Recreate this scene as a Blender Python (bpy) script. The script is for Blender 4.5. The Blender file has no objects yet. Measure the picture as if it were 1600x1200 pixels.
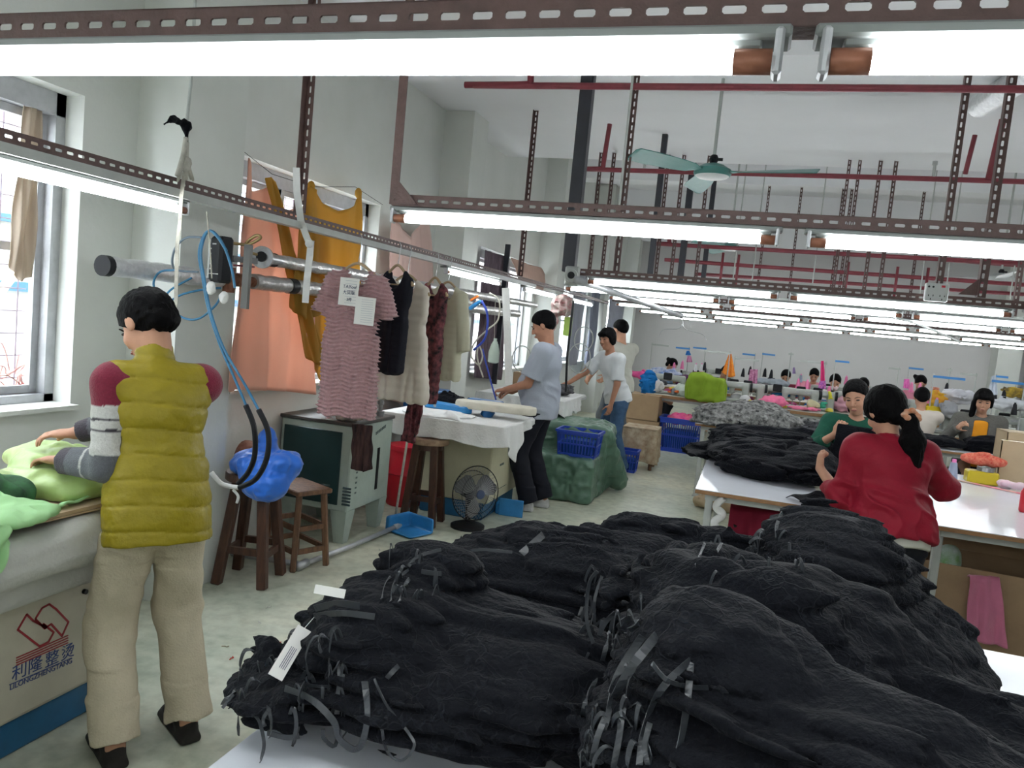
import bpy, math, random
import numpy as np
from math import radians, sin, cos, pi, hypot, atan2
from mathutils import Vector, Matrix
random.seed(7)
RNG = np.random.default_rng(11)
SC = bpy.context.scene
COL = SC.collection

# ------------------------------------------------------------------ camera
FPX = 1207.0; ROLL = radians(5.48); PITCH = radians(-4.74); YAW = radians(-16.87); CAMH = 1.60
_cy, _sy, _cp, _sp = cos(YAW), sin(YAW), cos(PITCH), sin(PITCH)
CF = np.array([_sy*_cp, _cy*_cp, _sp]); _r0 = np.array([_cy, -_sy, 0.0]); _u0 = np.cross(_r0, CF)
CR = _r0*cos(ROLL)+_u0*sin(ROLL); CU = -_r0*sin(ROLL)+_u0*cos(ROLL)
CP = np.array([0, 0, CAMH])
def at(x, y, X=None, Y=None, Z=None):
    """the place in the room seen at a measured spot of the photo, on a known plane"""
    d = CR*(x-800)+CU*(600-y)+CF*FPX
    t = (X-CP[0])/d[0] if X is not None else (Y-CP[1])/d[1] if Y is not None else (Z-CP[2])/d[2]
    return CP+d*t
def A(v): return np.array(v, float)
def unit(v):
    v = A(v); return v/max(np.linalg.norm(v), 1e-9)

# ------------------------------------------------------------------ materials
MATS = {}
def mat(name, col, rough=0.6, metal=0.0, var=0.0, vscale=8.0, bump=0.0, bscale=40.0, emit=0.0, spec=None,
        sheen=0.0, attr=False, alpha=1.0, trans=0.0, col2=None, stretch=None, detail=4.0, ecol=None, coat=0.0, subs=0.0):
    if name in MATS: return MATS[name]
    if spec is None: spec = 0.5 if rough < .55 else .18
    m = bpy.data.materials.new(name); m.use_nodes = True
    nt = m.node_tree; n = nt.nodes; l = nt.links
    b = n['Principled BSDF']
    c = (*col, 1)
    b.inputs['Base Color'].default_value = c
    b.inputs['Roughness'].default_value = rough
    b.inputs['Metallic'].default_value = metal
    b.inputs['Specular IOR Level'].default_value = spec
    b.inputs['Sheen Weight'].default_value = sheen
    b.inputs['Coat Weight'].default_value = coat
    if sheen: b.inputs['Sheen Roughness'].default_value = 0.5
    if alpha < 1: b.inputs['Alpha'].default_value = alpha
    if trans: b.inputs['Transmission Weight'].default_value = trans
    if emit:
        b.inputs['Emission Color'].default_value = (*(ecol or col), 1); b.inputs['Emission Strength'].default_value = emit
    tc = n.new('ShaderNodeTexCoord'); src = tc.outputs['Object']
    if stretch:
        mp = n.new('ShaderNodeMapping'); mp.inputs['Scale'].default_value = stretch
        l.new(src, mp.inputs['Vector']); src = mp.outputs['Vector']
    base = None
    if attr:
        a = n.new('ShaderNodeAttribute'); a.attribute_name = 'Col'; base = a.outputs['Color']
    if var or col2:
        t = n.new('ShaderNodeTexNoise'); t.inputs['Scale'].default_value = vscale; t.inputs['Detail'].default_value = detail
        t.inputs['Roughness'].default_value = 0.65
        l.new(src, t.inputs['Vector'])
        r = n.new('ShaderNodeValToRGB'); l.new(t.outputs['Fac'], r.inputs['Fac'])
        r.color_ramp.elements[0].position = 0.32; r.color_ramp.elements[1].position = 0.68
        if attr:
            r.color_ramp.elements[0].color = (1-var,)*3+(1,); r.color_ramp.elements[1].color = (1, 1, 1, 1)
            mx = n.new('ShaderNodeMix'); mx.data_type = 'RGBA'; mx.blend_type = 'MULTIPLY'; mx.inputs['Factor'].default_value = 1
            l.new(base, mx.inputs['A']); l.new(r.outputs['Color'], mx.inputs['B']); base = mx.outputs['Result']
        else:
            cc = col2 or tuple(x*(1-var) for x in col)
            r.color_ramp.elements[0].color = (*cc, 1); r.color_ramp.elements[1].color = c
            base = r.outputs['Color']
    if base is not None: l.new(base, b.inputs['Base Color'])
    if bump:
        t = n.new('ShaderNodeTexNoise'); t.inputs['Scale'].default_value = bscale; t.inputs['Detail'].default_value = 5
        l.new(src, t.inputs['Vector'])
        bp = n.new('ShaderNodeBump'); bp.inputs['Strength'].default_value = bump; bp.inputs['Distance'].default_value = 0.01
        l.new(t.outputs['Fac'], bp.inputs['Height']); l.new(bp.outputs['Normal'], b.inputs['Normal'])
    MATS[name] = m
    return m

def lace_material(name, c1, c2, scale=26.0, pat=0.5):
    """crinkled cloth with an embroidered vine pattern"""
    m = bpy.data.materials.new(name); m.use_nodes = True
    nt = m.node_tree; n = nt.nodes; l = nt.links; b = n['Principled BSDF']
    b.inputs['Roughness'].default_value = 0.7; b.inputs['Specular IOR Level'].default_value = 0.08
    b.inputs['Sheen Weight'].default_value = 0.03; b.inputs['Sheen Roughness'].default_value = 0.45
    tc = n.new('ShaderNodeTexCoord')
    ns = n.new('ShaderNodeTexNoise'); ns.inputs['Scale'].default_value = 9; ns.inputs['Detail'].default_value = 3
    l.new(tc.outputs['Object'], ns.inputs['Vector'])
    ad = n.new('ShaderNodeMix'); ad.data_type = 'VECTOR'; ad.inputs['Factor'].default_value = 0.22
    l.new(tc.outputs['Object'], ad.inputs['A']); l.new(ns.outputs['Color'], ad.inputs['B'])
    vo = n.new('ShaderNodeTexVoronoi'); vo.feature = 'DISTANCE_TO_EDGE'; vo.inputs['Scale'].default_value = scale
    l.new(ad.outputs['Result'], vo.inputs['Vector'])
    rp = n.new('ShaderNodeValToRGB'); rp.color_ramp.elements[0].position = 0.02; rp.color_ramp.elements[1].position = 0.07
    rp.color_ramp.elements[0].color = (1, 1, 1, 1); rp.color_ramp.elements[1].color = (0, 0, 0, 1)
    l.new(vo.outputs['Distance'], rp.inputs['Fac'])
    n2 = n.new('ShaderNodeTexNoise'); n2.inputs['Scale'].default_value = 5.0; n2.inputs['Detail'].default_value = 2
    l.new(tc.outputs['Object'], n2.inputs['Vector'])
    r2 = n.new('ShaderNodeValToRGB'); r2.color_ramp.elements[0].position = 0.45; r2.color_ramp.elements[1].position = 0.6
    l.new(n2.outputs['Fac'], r2.inputs['Fac'])
    mu = n.new('ShaderNodeMath'); mu.operation = 'MULTIPLY'; l.new(rp.outputs['Color'], mu.inputs[0]); l.new(r2.outputs['Color'], mu.inputs[1])
    mx = n.new('ShaderNodeMix'); mx.data_type = 'RGBA'; mx.inputs['A'].default_value = (*c1, 1); mx.inputs['B'].default_value = (*c2, 1)
    l.new(mu.outputs[0], mx.inputs['Factor']); l.new(mx.outputs['Result'], b.inputs['Base Color'])
    n3 = n.new('ShaderNodeTexNoise'); n3.inputs['Scale'].default_value = 85; n3.inputs['Detail'].default_value = 6
    l.new(tc.outputs['Object'], n3.inputs['Vector'])
    am = n.new('ShaderNodeMath'); am.operation = 'MULTIPLY_ADD'; am.inputs[1].default_value = pat
    l.new(mu.outputs[0], am.inputs[0]); l.new(n3.outputs['Fac'], am.inputs[2])
    bp = n.new('ShaderNodeBump'); bp.inputs['Strength'].default_value = 0.9; bp.inputs['Distance'].default_value = 0.009
    l.new(am.outputs[0], bp.inputs['Height']); l.new(bp.outputs['Normal'], b.inputs['Normal'])
    MATS[name] = m
    return m

# ------------------------------------------------------------------ linking
def link(me, name, m, parent=None, smooth=True):
    if m is not None:
        for k in (m if isinstance(m, (list, tuple)) else [m]): me.materials.append(k)
    if smooth:
        me.polygons.foreach_set('use_smooth', [True]*len(me.polygons))
    o = bpy.data.objects.new(name, me); COL.objects.link(o)
    if parent is not None:
        o.parent = parent
        o.matrix_parent_inverse = parent_world(parent).inverted()
    return o
def parent_world(p):
    w = Matrix.LocRotScale(p.location, p.rotation_euler, p.scale)
    if p.parent is not None: w = parent_world(p.parent) @ p.matrix_parent_inverse @ w
    return w
def tag(o, label=None, cat=None, group=None, kind=None):
    if label: o['label'] = label
    if cat: o['category'] = cat
    if group: o['group'] = group
    if kind: o['kind'] = kind
    return o
def thing(name, label, cat, loc=(0, 0, 0), group=None, kind=None):
    o = bpy.data.objects.new(name, None); o.empty_display_size = 0.1; COL.objects.link(o); o.location = [float(v) for v in loc]
    return tag(o, label, cat, group, kind)
def copy_tree(o, loc=None, label=None, rotz=None, parent=None, scale=None):
    c = o.copy(); COL.objects.link(c)
    if parent is not None:
        mi = o.matrix_parent_inverse.copy(); c.parent = parent; c.matrix_parent_inverse = mi
    if loc is not None: c.location = [float(v) for v in loc]
    if rotz is not None: c.rotation_euler = (0, 0, rotz)
    if scale is not None: c.scale = scale
    if label: c['label'] = label
    for ch in list(o.children): copy_tree(ch, parent=c)
    return c

# ------------------------------------------------------------------ mesh builder
class MB:
    def __init__(s): s.v = []; s.f = []; s.mi = []
    def add(s, vs, fs, mi=0):
        b = len(s.v); s.v += [tuple(map(float, p)) for p in vs]; s.f += [tuple(i+b for i in f) for f in fs]; s.mi += [mi]*len(fs)
        return s
    def box(s, c, size, R=None, mi=0, bev=0.0):
        c = A(c); h = A(size)/2
        if bev > 0:
            # bevelled box: 24 verts
            e = min(bev, min(h)*0.9); vs = []; idx = {}
            for sx in (-1, 1):
                for sy in (-1, 1):
                    for sz in (-1, 1):
                        for ax in range(3):
                            p = A([sx, sy, sz])*(h-e); p[ax] = (sx, sy, sz)[ax]*h[ax]
                            idx[(sx, sy, sz, ax)] = len(vs); vs.append(p)
            fs = []
            for ax in range(3):
                o1, o2 = [a for a in range(3) if a != ax]
                for sg in (-1, 1):
                    q = []
                    for (a, b_) in ((-1, -1), (1, -1), (1, 1), (-1, 1)):
                        k = [0, 0, 0]; k[ax] = sg; k[o1] = a; k[o2] = b_
                        q.append(idx[(*k, ax)])
                    fs.append(q)
                for a in (-1, 1):
                    for b_ in (-1, 1):
                        k0 = [0, 0, 0]; k0[o1] = a; k0[o2] = b_
                        k1 = list(k0); k0[ax] = -1; k1[ax] = 1
                        fs.append([idx[(*k0, o1)], idx[(*k1, o1)], idx[(*k1, o2)], idx[(*k0, o2)]])
            for sx in (-1, 1):
                for sy in (-1, 1):
                    for sz in (-1, 1): fs.append([idx[(sx, sy, sz, a)] for a in range(3)])
            vs = [A(p) for p in vs]
        else:
            vs = [A([x, y, z])*h for x in (-1, 1) for y in (-1, 1) for z in (-1, 1)]
            fs = [(0, 1, 3, 2), (4, 6, 7, 5), (0, 4, 5, 1), (2, 3, 7, 6), (0, 2, 6, 4), (1, 5, 7, 3)]
        if R is not None: vs = [A(R) @ p for p in vs]
        return s.add([p+c for p in vs], fs, mi)
    def bar(s, p0, p1, w, h, up=(0, 0, 1), mi=0, bev=0.0):
        p0, p1 = A(p0), A(p1); d = p1-p0; L = np.linalg.norm(d); d = d/L
        u = A(up); r = np.cross(d, u)
        if np.linalg.norm(r) < 1e-4: r = np.cross(d, A([1, 0, 0]))
        r = unit(r); u = np.cross(r, d)
        return s.box((p0+p1)/2, (w, L, h), np.array([r, d, u]).T, mi, bev)
    def tube(s, pts, r, n=10, closed=False, caps=True, mi=0):
        pts = [A(p) for p in pts]; N = len(pts)
        rr = r if hasattr(r, '__len__') else [r]*N
        u = None; vs = []
        for i, p in enumerate(pts):
            if closed: t = pts[(i+1) % N]-pts[i-1]
            else: t = pts[min(i+1, N-1)]-pts[max(i-1, 0)]
            t = unit(t)
            if u is None:
                u = np.cross(t, A([0, 0, 1]))
                if np.linalg.norm(u) < 1e-3: u = np.cross(t, A([1, 0, 0]))
                u = unit(u)
            else: u = unit(u-t*(u@t))
            w = np.cross(t, u)
            for k in range(n):
                a = 2*pi*k/n; vs.append(p+rr[i]*(cos(a)*u+sin(a)*w))
        fs = []
        M = N if closed else N-1
        for i in range(M):
            j = (i+1) % N
            for k in range(n):
                k2 = (k+1) % n; fs.append((i*n+k, i*n+k2, j*n+k2, j*n+k))
        if caps and not closed: fs += [tuple(range(n))[::-1], tuple((N-1)*n+k for k in range(n))]
        return s.add(vs, fs, mi)
    def cyl(s, p0, p1, r0, r1=None, n=16, mi=0): return s.tube([p0, p1], [r0, r0 if r1 is None else r1], n, mi=mi)
    def ribbon(s, pts, w, side, th=0.0015, mi=0):
        pts = [A(p) for p in pts]; vs = []
        N = len(pts)
        for i, p in enumerate(pts):
            t = unit(pts[min(i+1, N-1)]-pts[max(i-1, 0)])
            sd = A(side[i]) if hasattr(side[0], '__len__') else A(side)
            sd = unit(sd-t*(sd@t)); nn = np.cross(t, sd)
            vs += [p+sd*w/2+nn*th, p-sd*w/2+nn*th, p-sd*w/2-nn*th, p+sd*w/2-nn*th]
        fs = []
        for i in range(N-1):
            a = 4*i; b = a+4
            for k in range(4): fs.append((a+k, a+(k+1) % 4, b+(k+1) % 4, b+k))
        fs += [(3, 2, 1, 0), (4*N-4, 4*N-3, 4*N-2, 4*N-1)]
        return s.add(vs, fs, mi)
    def lathe(s, prof, o=(0, 0, 0), R=None, n=24, mi=0):
        vs = []; fs = []; P = len(prof)
        for (r, z) in prof:
            for k in range(n):
                a = 2*pi*k/n; vs.append(A([r*cos(a), r*sin(a), z]))
        for i in range(P-1):
            for k in range(n):
                k2 = (k+1) % n; fs.append((i*n+k, i*n+k2, (i+1)*n+k2, (i+1)*n+k))
        fs += [tuple(range(n))[::-1], tuple((P-1)*n+k for k in range(n))]
        if R is not None: vs = [A(R) @ p for p in vs]
        return s.add([p+A(o) for p in vs], fs, mi)
    def sph(s, c, r, n=14, R=None, mi=0):
        r = A(r if hasattr(r, '__len__') else [r]*3); m = n//2; vs = []; fs = []
        for i in range(m+1):
            t = pi*i/m
            for k in range(n):
                a = 2*pi*k/n; p = A([sin(t)*cos(a), sin(t)*sin(a), cos(t)])*r
                vs.append((A(R) @ p if R is not None else p)+A(c))
        for i in range(m):
            for k in range(n):
                k2 = (k+1) % n; fs.append((i*n+k, (i+1)*n+k, (i+1)*n+k2, i*n+k2))
        return s.add(vs, fs, mi)
    def prism(s, poly, o, ux, uy, depth, mi=0):
        """2-D outline swept along the normal of (ux, uy)"""
        ux, uy, o = A(ux), A(uy), A(o); nn = unit(np.cross(ux, uy)); N = len(poly)
        vs = [o+ux*a+uy*b for a, b in poly]+[o+ux*a+uy*b+nn*depth for a, b in poly]
        fs = [tuple(range(N))[::-1], tuple(range(N, 2*N))]+[(i, (i+1) % N, N+(i+1) % N, N+i) for i in range(N)]
        return s.add(vs, fs, mi)
    def grid(s, P, mi=0, closeu=False):
        """P[i][j] array of points"""
        P = np.asarray(P); a, b = P.shape[:2]; vs = P.reshape(-1, 3); fs = []
        for i in range(a-1):
            for j in range(b-1): fs.append((i*b+j, i*b+j+1, (i+1)*b+j+1, (i+1)*b+j))
        return s.add(vs, fs, mi)
    def mesh(s, name):
        me = bpy.data.meshes.new(name); me.from_pydata(s.v, [], s.f)
        if any(s.mi): me.polygons.foreach_set('material_index', s.mi)
        me.update(); return me
    def build(s, name, m, parent=None, smooth=False, auto=None, solid=0.0, bevel=0.0):
        me = s.mesh(name); o = link(me, name, m, parent, smooth)
        if auto: 
            me.polygons.foreach_set('use_smooth', [True]*len(me.polygons)); me.set_sharp_from_angle(angle=radians(auto))
        if solid:
            q = o.modifiers.new('th', 'SOLIDIFY'); q.thickness = solid; q.offset = 0
        if bevel:
            q = o.modifiers.new('bv', 'BEVEL'); q.width = bevel; q.segments = 2; q.limit_method = 'ANGLE'
        return o

# ------------------------------------------------------------------ noise
_TAB = RNG.random((32, 32, 32)).astype(np.float32)
def vnoise(P):
    P = np.asarray(P, np.float32); i = np.floor(P).astype(int); f = P-i; f = f*f*(3-2*f)
    i0 = i & 31; i1 = (i+1) & 31
    x0, y0, z0 = i0.T; x1, y1, z1 = i1.T; fx, fy, fz = f.T
    T = _TAB
    def L(a, b, t): return a+(b-a)*t
    return L(L(L(T[x0, y0, z0], T[x1, y0, z0], fx), L(T[x0, y1, z0], T[x1, y1, z0], fx), fy),
             L(L(T[x0, y0, z1], T[x1, y0, z1], fx), L(T[x0, y1, z1], T[x1, y1, z1], fx), fy), fz)
def fbm(P, o=3):
    s = 0; a = 1; t = 0
    for k in range(o): s = s+a*vnoise(P*(2**k)+17.3*k); t += a; a *= 0.5
    return s/t
def ridge(P): return 1-np.abs(2*vnoise(P)-1)*2   # -1..1, sharp crests

# ------------------------------------------------------------------ signed-distance modelling
class Field:
    def __init__(s, lo, hi, h):
        s.h = h; s.lo = A(lo); n = np.ceil((A(hi)-s.lo)/h).astype(int)+1; s.n = n
        s.F = np.full(tuple(n), 1.0, np.float32); s.ax = [s.lo[k]+h*np.arange(n[k]) for k in range(3)]
    def sub(s, lo, hi):
        a = np.clip(np.floor((A(lo)-s.lo)/s.h).astype(int), 0, s.n); b = np.clip(np.ceil((A(hi)-s.lo)/s.h).astype(int)+1, 0, s.n)
        sl = tuple(slice(a[k], b[k]) for k in range(3))
        if any(b[k] <= a[k] for k in range(3)): return None, None
        return sl, (s.ax[0][sl[0]][:, None, None], s.ax[1][sl[1]][None, :, None], s.ax[2][sl[2]][None, None, :])
    def put(s, sl, d, k, op='u'):
        F = s.F[sl]; d = d.astype(np.float32)
        if op == 'u':
            if k > 0:
                h = np.clip(0.5+0.5*(F-d)/k, 0, 1); s.F[sl] = F+(d-F)*h-k*h*(1-h)
            else: s.F[sl] = np.minimum(F, d)
        else:
            if k > 0:
                h = np.clip(0.5-0.5*(F+d)/k, 0, 1); s.F[sl] = F+(-d-F)*h+k*h*(1-h)
            else: s.F[sl] = np.maximum(F, -d)
    def cap(s, a, b, r1, r2=None, k=0.02, op='u', flat=False, flatr=None):
        a, b = A(a), A(b); r2 = r1 if r2 is None else r2; R = max(r1, r2)+k+3*s.h
        sl, g = s.sub(np.minimum(a, b)-R, np.maximum(a, b)+R)
        if sl is None: return s
        X, Y, Z = (g[i]-a[i] for i in range(3)); d = b-a; L2 = max(d@d, 1e-9); L = math.sqrt(L2)
        t0 = (X*d[0]+Y*d[1]+Z*d[2])/L2; t = np.clip(t0, 0, 1)
        D = np.sqrt((X-t*d[0])**2+(Y-t*d[1])**2+(Z-t*d[2])**2)
        if flat:
            Q = np.sqrt(np.maximum((X-t0*d[0])**2+(Y-t0*d[1])**2+(Z-t0*d[2])**2, 0))-(r1+(r2-r1)*t)
            dist = np.maximum(np.where(t0 > 0, Q, D-r1), (t0-1)*L)
        else: dist = D-(r1+(r2-r1)*t)
        s.put(sl, dist, k, op); return s
    def ell(s, c, r, R=None, k=0.02, op='u'):
        c, r = A(c), A(r); m = max(r)+k+3*s.h
        if R is None: ext = r+k+3*s.h
        else: ext = A([m]*3)
        sl, g = s.sub(c-ext, c+ext)
        if sl is None: return s
        X, Y, Z = (g[i]-c[i] for i in range(3))
        if R is not None:
            R = A(R); X, Y, Z = (R[0][j]*X+R[1][j]*Y+R[2][j]*Z for j in range(3))
        k0 = np.sqrt((X/r[0])**2+(Y/r[1])**2+(Z/r[2])**2); k1 = np.sqrt((X/r[0]**2)**2+(Y/r[1]**2)**2+(Z/r[2]**2)**2)
        s.put(sl, k0*(k0-1)/np.maximum(k1, 1e-6), k, op); return s
    def box(s, c, half, r=0.01, R=None, k=0.0, op='u'):
        c, hf = A(c), A(half)
        ext = (A([np.linalg.norm(hf)]*3) if R is not None else hf)+r+k+3*s.h
        sl, g = s.sub(c-ext, c+ext)
        if sl is None: return s
        X, Y, Z = (g[i]-c[i] for i in range(3))
        if R is not None:
            R = A(R); X, Y, Z = (R[0][j]*X+R[1][j]*Y+R[2][j]*Z for j in range(3))
        q = [np.abs(v)-(hf[i]-r) for i, v in enumerate((X, Y, Z))]
        d = np.sqrt(np.maximum(q[0], 0)**2+np.maximum(q[1], 0)**2+np.maximum(q[2], 0)**2)+np.minimum(np.maximum(np.maximum(q[0], q[1]), q[2]), 0)-r
        s.put(sl, d, k, op); return s
    def cut(s, p, n):
        """keep the side of the plane that n points to"""
        n = unit(n); p = A(p); X, Y, Z = s.ax
        d = (X[:, None, None]-p[0])*n[0]+(Y[None, :, None]-p[1])*n[1]+(Z[None, None, :]-p[2])*n[2]
        s.F = np.maximum(s.F, -d.astype(np.float32)); return s
    def disp(s, fn, reach):
        m = np.abs(s.F) < reach+2*s.h; I = np.argwhere(m)
        if len(I): s.F[m] += fn(I*s.h+s.lo).astype(np.float32)
        return s
    def surf(s):
        F = s.F; F[0], F[-1] = 1, 1; F[:, 0], F[:, -1] = 1, 1; F[:, :, 0], F[:, :, -1] = 1, 1
        I = F < 0; nx, ny, nz = F.shape
        C = np.zeros((nx-1, ny-1, nz-1), np.uint8); offs = [(i, j, k) for i in (0, 1) for j in (0, 1) for k in (0, 1)]
        for (i, j, k) in offs: C += I[i:nx-1+i, j:ny-1+j, k:nz-1+k]
        act = (C > 0) & (C < 8); idx = np.argwhere(act)
        if len(idx) == 0: return np.zeros((0, 3)), np.zeros((0, 4), int)
        V = np.stack([F[idx[:, 0]+o[0], idx[:, 1]+o[1], idx[:, 2]+o[2]] for o in offs], 1)
        acc = np.zeros((len(idx), 3)); cnt = np.zeros(len(idx))
        for a in range(8):
            for b in range(a+1, 8):
                oa, ob = A(offs[a]), A(offs[b])
                if np.abs(oa-ob).sum() != 1: continue
                va, vb = V[:, a], V[:, b]; m = (va < 0) != (vb < 0)
                t = va[m]/(va[m]-vb[m]); acc[m] += oa+(ob-oa)*t[:, None]; cnt[m] += 1
        P = (idx+acc/cnt[:, None])*s.h+s.lo
        vid = np.full(act.shape, -1, np.int64); vid[act] = np.arange(len(idx))
        Q = []
        for ax in range(3):
            sl0 = [slice(1, -1)]*3; sl0[ax] = slice(0, -1); sl1 = [slice(1, -1)]*3; sl1[ax] = slice(1, None)
            a = I[tuple(sl0)]; b = I[tuple(sl1)]; e = np.argwhere(a != b)
            if len(e) == 0: continue
            flip = a[tuple(e.T)]
            base = e.copy(); o1, o2 = [k for k in range(3) if k != ax]
            base[:, o1] += 1; base[:, o2] += 1
            def vv(d1, d2):
                q = base.copy(); q[:, o1] += d1; q[:, o2] += d2; return vid[tuple(q.T)]
            q = np.stack([vv(-1, -1), vv(0, -1), vv(0, 0), vv(-1, 0)], 1)
            if ax == 1: flip = ~flip
            q[~flip] = q[~flip][:, ::-1]
            Q.append(q)
        return P, np.concatenate(Q)
    def build(s, name, m, parent=None, colour=None, relax=1, keep=None):
        P, Q = s.surf()
        for _ in range(relax):
            if len(Q) == 0: break
            acc = np.zeros_like(P); c = np.zeros(len(P))
            for a in range(4):
                np.add.at(acc, Q[:, a], P[Q[:, (a+1) % 4]]); np.add.at(acc, Q[:, a], P[Q[:, (a-1) % 4]]); np.add.at(c, Q[:, a], 2)
            P = P*0.5+0.5*acc/np.maximum(c, 1)[:, None]
        me = bpy.data.meshes.new(name)
        me.vertices.add(len(P)); me.vertices.foreach_set('co', P.astype(np.float32).ravel())
        me.loops.add(Q.size); me.loops.foreach_set('vertex_index', Q.astype(np.int32).ravel())
        me.polygons.add(len(Q)); me.polygons.foreach_set('loop_start', np.arange(0, Q.size, 4, dtype=np.int32))
        me.update(calc_edges=True)
        if colour is not None:
            c = np.ones((len(P), 4), np.float32); c[:, :3] = colour(P)
            at_ = me.color_attributes.new('Col', 'FLOAT_COLOR', 'POINT'); at_.data.foreach_set('color', c.ravel())
        o = link(me, name, m, parent, True)
        if keep is not None: keep.append((P, Q))
        return o

def rotz(a): return np.array([[cos(a), -sin(a), 0], [sin(a), cos(a), 0], [0, 0, 1]])
def frame(fwd, up=(0, 0, 1)):
    """columns: right, forward, up"""
    f = unit(fwd); r = unit(np.cross(f, A(up))); return np.array([r, f, np.cross(r, f)]).T
def arc(p0, p1, sag, n=12, d=(0, 0, -1)):
    p0, p1, d = A(p0), A(p1), A(d)
    return [p0+(p1-p0)*t+d*sag*4*t*(1-t) for t in np.linspace(0, 1, n)]
def spline(pts, n=8):
    pts = [A(p) for p in pts]; P = [pts[0]]+pts+[pts[-1]]; out = []
    for i in range(1, len(P)-2):
        for t in np.linspace(0, 1, n, endpoint=False):
            a, b, c, d = P[i-1], P[i], P[i+1], P[i+2]
            out.append(0.5*((2*b)+(-a+c)*t+(2*a-5*b+4*c-d)*t*t+(-a+3*b-3*c+d)*t**3))
    out.append(pts[-1]); return out
def text_mesh(txt, size, m, name, origin, ux, uy, parent, depth=0.0006, align='LEFT'):
    """lettering standing on a real surface"""
    cu = bpy.data.curves.new('lettering', 'FONT'); cu.body = txt; cu.size = size; cu.extrude = depth; cu.align_x = align
    t = bpy.data.objects.new('lettering', cu); COL.objects.link(t)
    dg = bpy.context.evaluated_depsgraph_get(); dg.update()
    me = bpy.data.meshes.new_from_object(t.evaluated_get(dg)); bpy.data.objects.remove(t); bpy.data.curves.remove(cu)
    ux, uy = A(ux), A(uy); nn = unit(np.cross(ux, uy))
    M = Matrix((( *[ux[0], uy[0], nn[0]], origin[0]), (*[ux[1], uy[1], nn[1]], origin[1]), (*[ux[2], uy[2], nn[2]], origin[2]), (0, 0, 0, 1)))
    me.transform(M); me.materials.clear()
    return link(me, name, m, parent, False)
# ================================================================== THE ROOM
M_wall = mat('plaster', (0.655, 0.67, 0.64), 0.85, var=0.10, vscale=1.3, bump=0.15, bscale=30, col2=(0.59, 0.61, 0.575))
M_wall2 = mat('back_wall_plaster', (0.58, 0.57, 0.57), 0.85, var=0.06, vscale=0.6, bump=0.1, bscale=30)
M_ceil = mat('ceiling_paint', (0.80, 0.805, 0.82), 0.9, var=0.07, vscale=0.5, bump=0.1, bscale=12)
M_brown = mat('brown_paint', (0.115, 0.062, 0.055), 0.5, var=0.35, vscale=25, bump=0.2, bscale=90)
M_red = mat('red_pipe_paint', (0.22, 0.03, 0.045), 0.45, var=0.25, vscale=12)
M_black = mat('black_paint', (0.022, 0.024, 0.034), 0.45, var=0.3, vscale=8)
M_white = mat('white_enamel', (0.50, 0.52, 0.51), 0.4, var=0.08, vscale=14)
M_steel = mat('steel', (0.42, 0.43, 0.44), 0.35, metal=0.8, var=0.3, vscale=20)
M_alu = mat('aluminium', (0.50, 0.51, 0.53), 0.4, metal=0.5, var=0.2, vscale=10)
M_copper = mat('lamp_end_copper', (0.33, 0.13, 0.075), 0.4, metal=0.3, var=0.3, vscale=30)
M_tube = mat('lamp_glow', (1, 1, 1), 0.4, emit=22.0, ecol=(0.93, 0.98, 1.0))
M_foil = mat('foil', (0.80, 0.81, 0.82), 0.32, metal=0.75, bump=1.0, bscale=35, var=0.2, vscale=30)
M_dkfoil = mat('dull_foil', (0.55, 0.54, 0.53), 0.35, metal=0.8, bump=0.9, bscale=30, var=0.3, vscale=20)
M_glass = mat('window_glass', (0.9, 0.95, 0.95), 0.02, alpha=0.12)
M_wood = mat('dark_wood', (0.085, 0.035, 0.020), 0.38, col2=(0.035, 0.014, 0.009), vscale=9, stretch=(5, 5, 0.8), bump=0.15, bscale=30)
M_wood2 = mat('worn_wood', (0.20, 0.10, 0.05), 0.5, col2=(0.08, 0.036, 0.02), vscale=9, stretch=(5, 5, 0.8), bump=0.15, bscale=30)
M_ply = mat('plywood_edge', (0.36, 0.20, 0.10), 0.6, col2=(0.22, 0.12, 0.06), vscale=30, stretch=(1, 1, 8))
M_top = mat('white_laminate', (0.70, 0.72, 0.78), 0.16, var=0.05, vscale=3)
M_card = mat('cardboard', (0.36, 0.245, 0.15), 0.8, var=0.15, vscale=6, bump=0.1, bscale=50)
M_card2 = mat('pale_cardboard', (0.45, 0.34, 0.22), 0.8, var=0.1, vscale=6)
M_rope = mat('cloth_rope', (0.50, 0.48, 0.42), 0.9, var=0.3, vscale=30, bump=0.4, bscale=80)
M_wcloth = mat('white_cloth', (0.66, 0.66, 0.65), 0.9, var=0.08, vscale=10, bump=0.4, bscale=60, sheen=0.2)
M_bluepl = mat('blue_plastic', (0.02, 0.14, 0.38), 0.35, var=0.25, vscale=15)
M_bluehose = mat('blue_hose', (0.035, 0.19, 0.36), 0.35, var=0.3, vscale=15)
M_darkpl = mat('dark_plastic', (0.012, 0.0125, 0.015), 0.45, spec=.2)
M_redpl = mat('red_plastic', (0.55, 0.015, 0.03), 0.35)
M_pinkpl = mat('pink_plastic', (0.70, 0.16, 0.34), 0.4)
M_greym = mat('grey_enamel', (0.42, 0.44, 0.42), 0.4, var=0.15, vscale=10)

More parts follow.
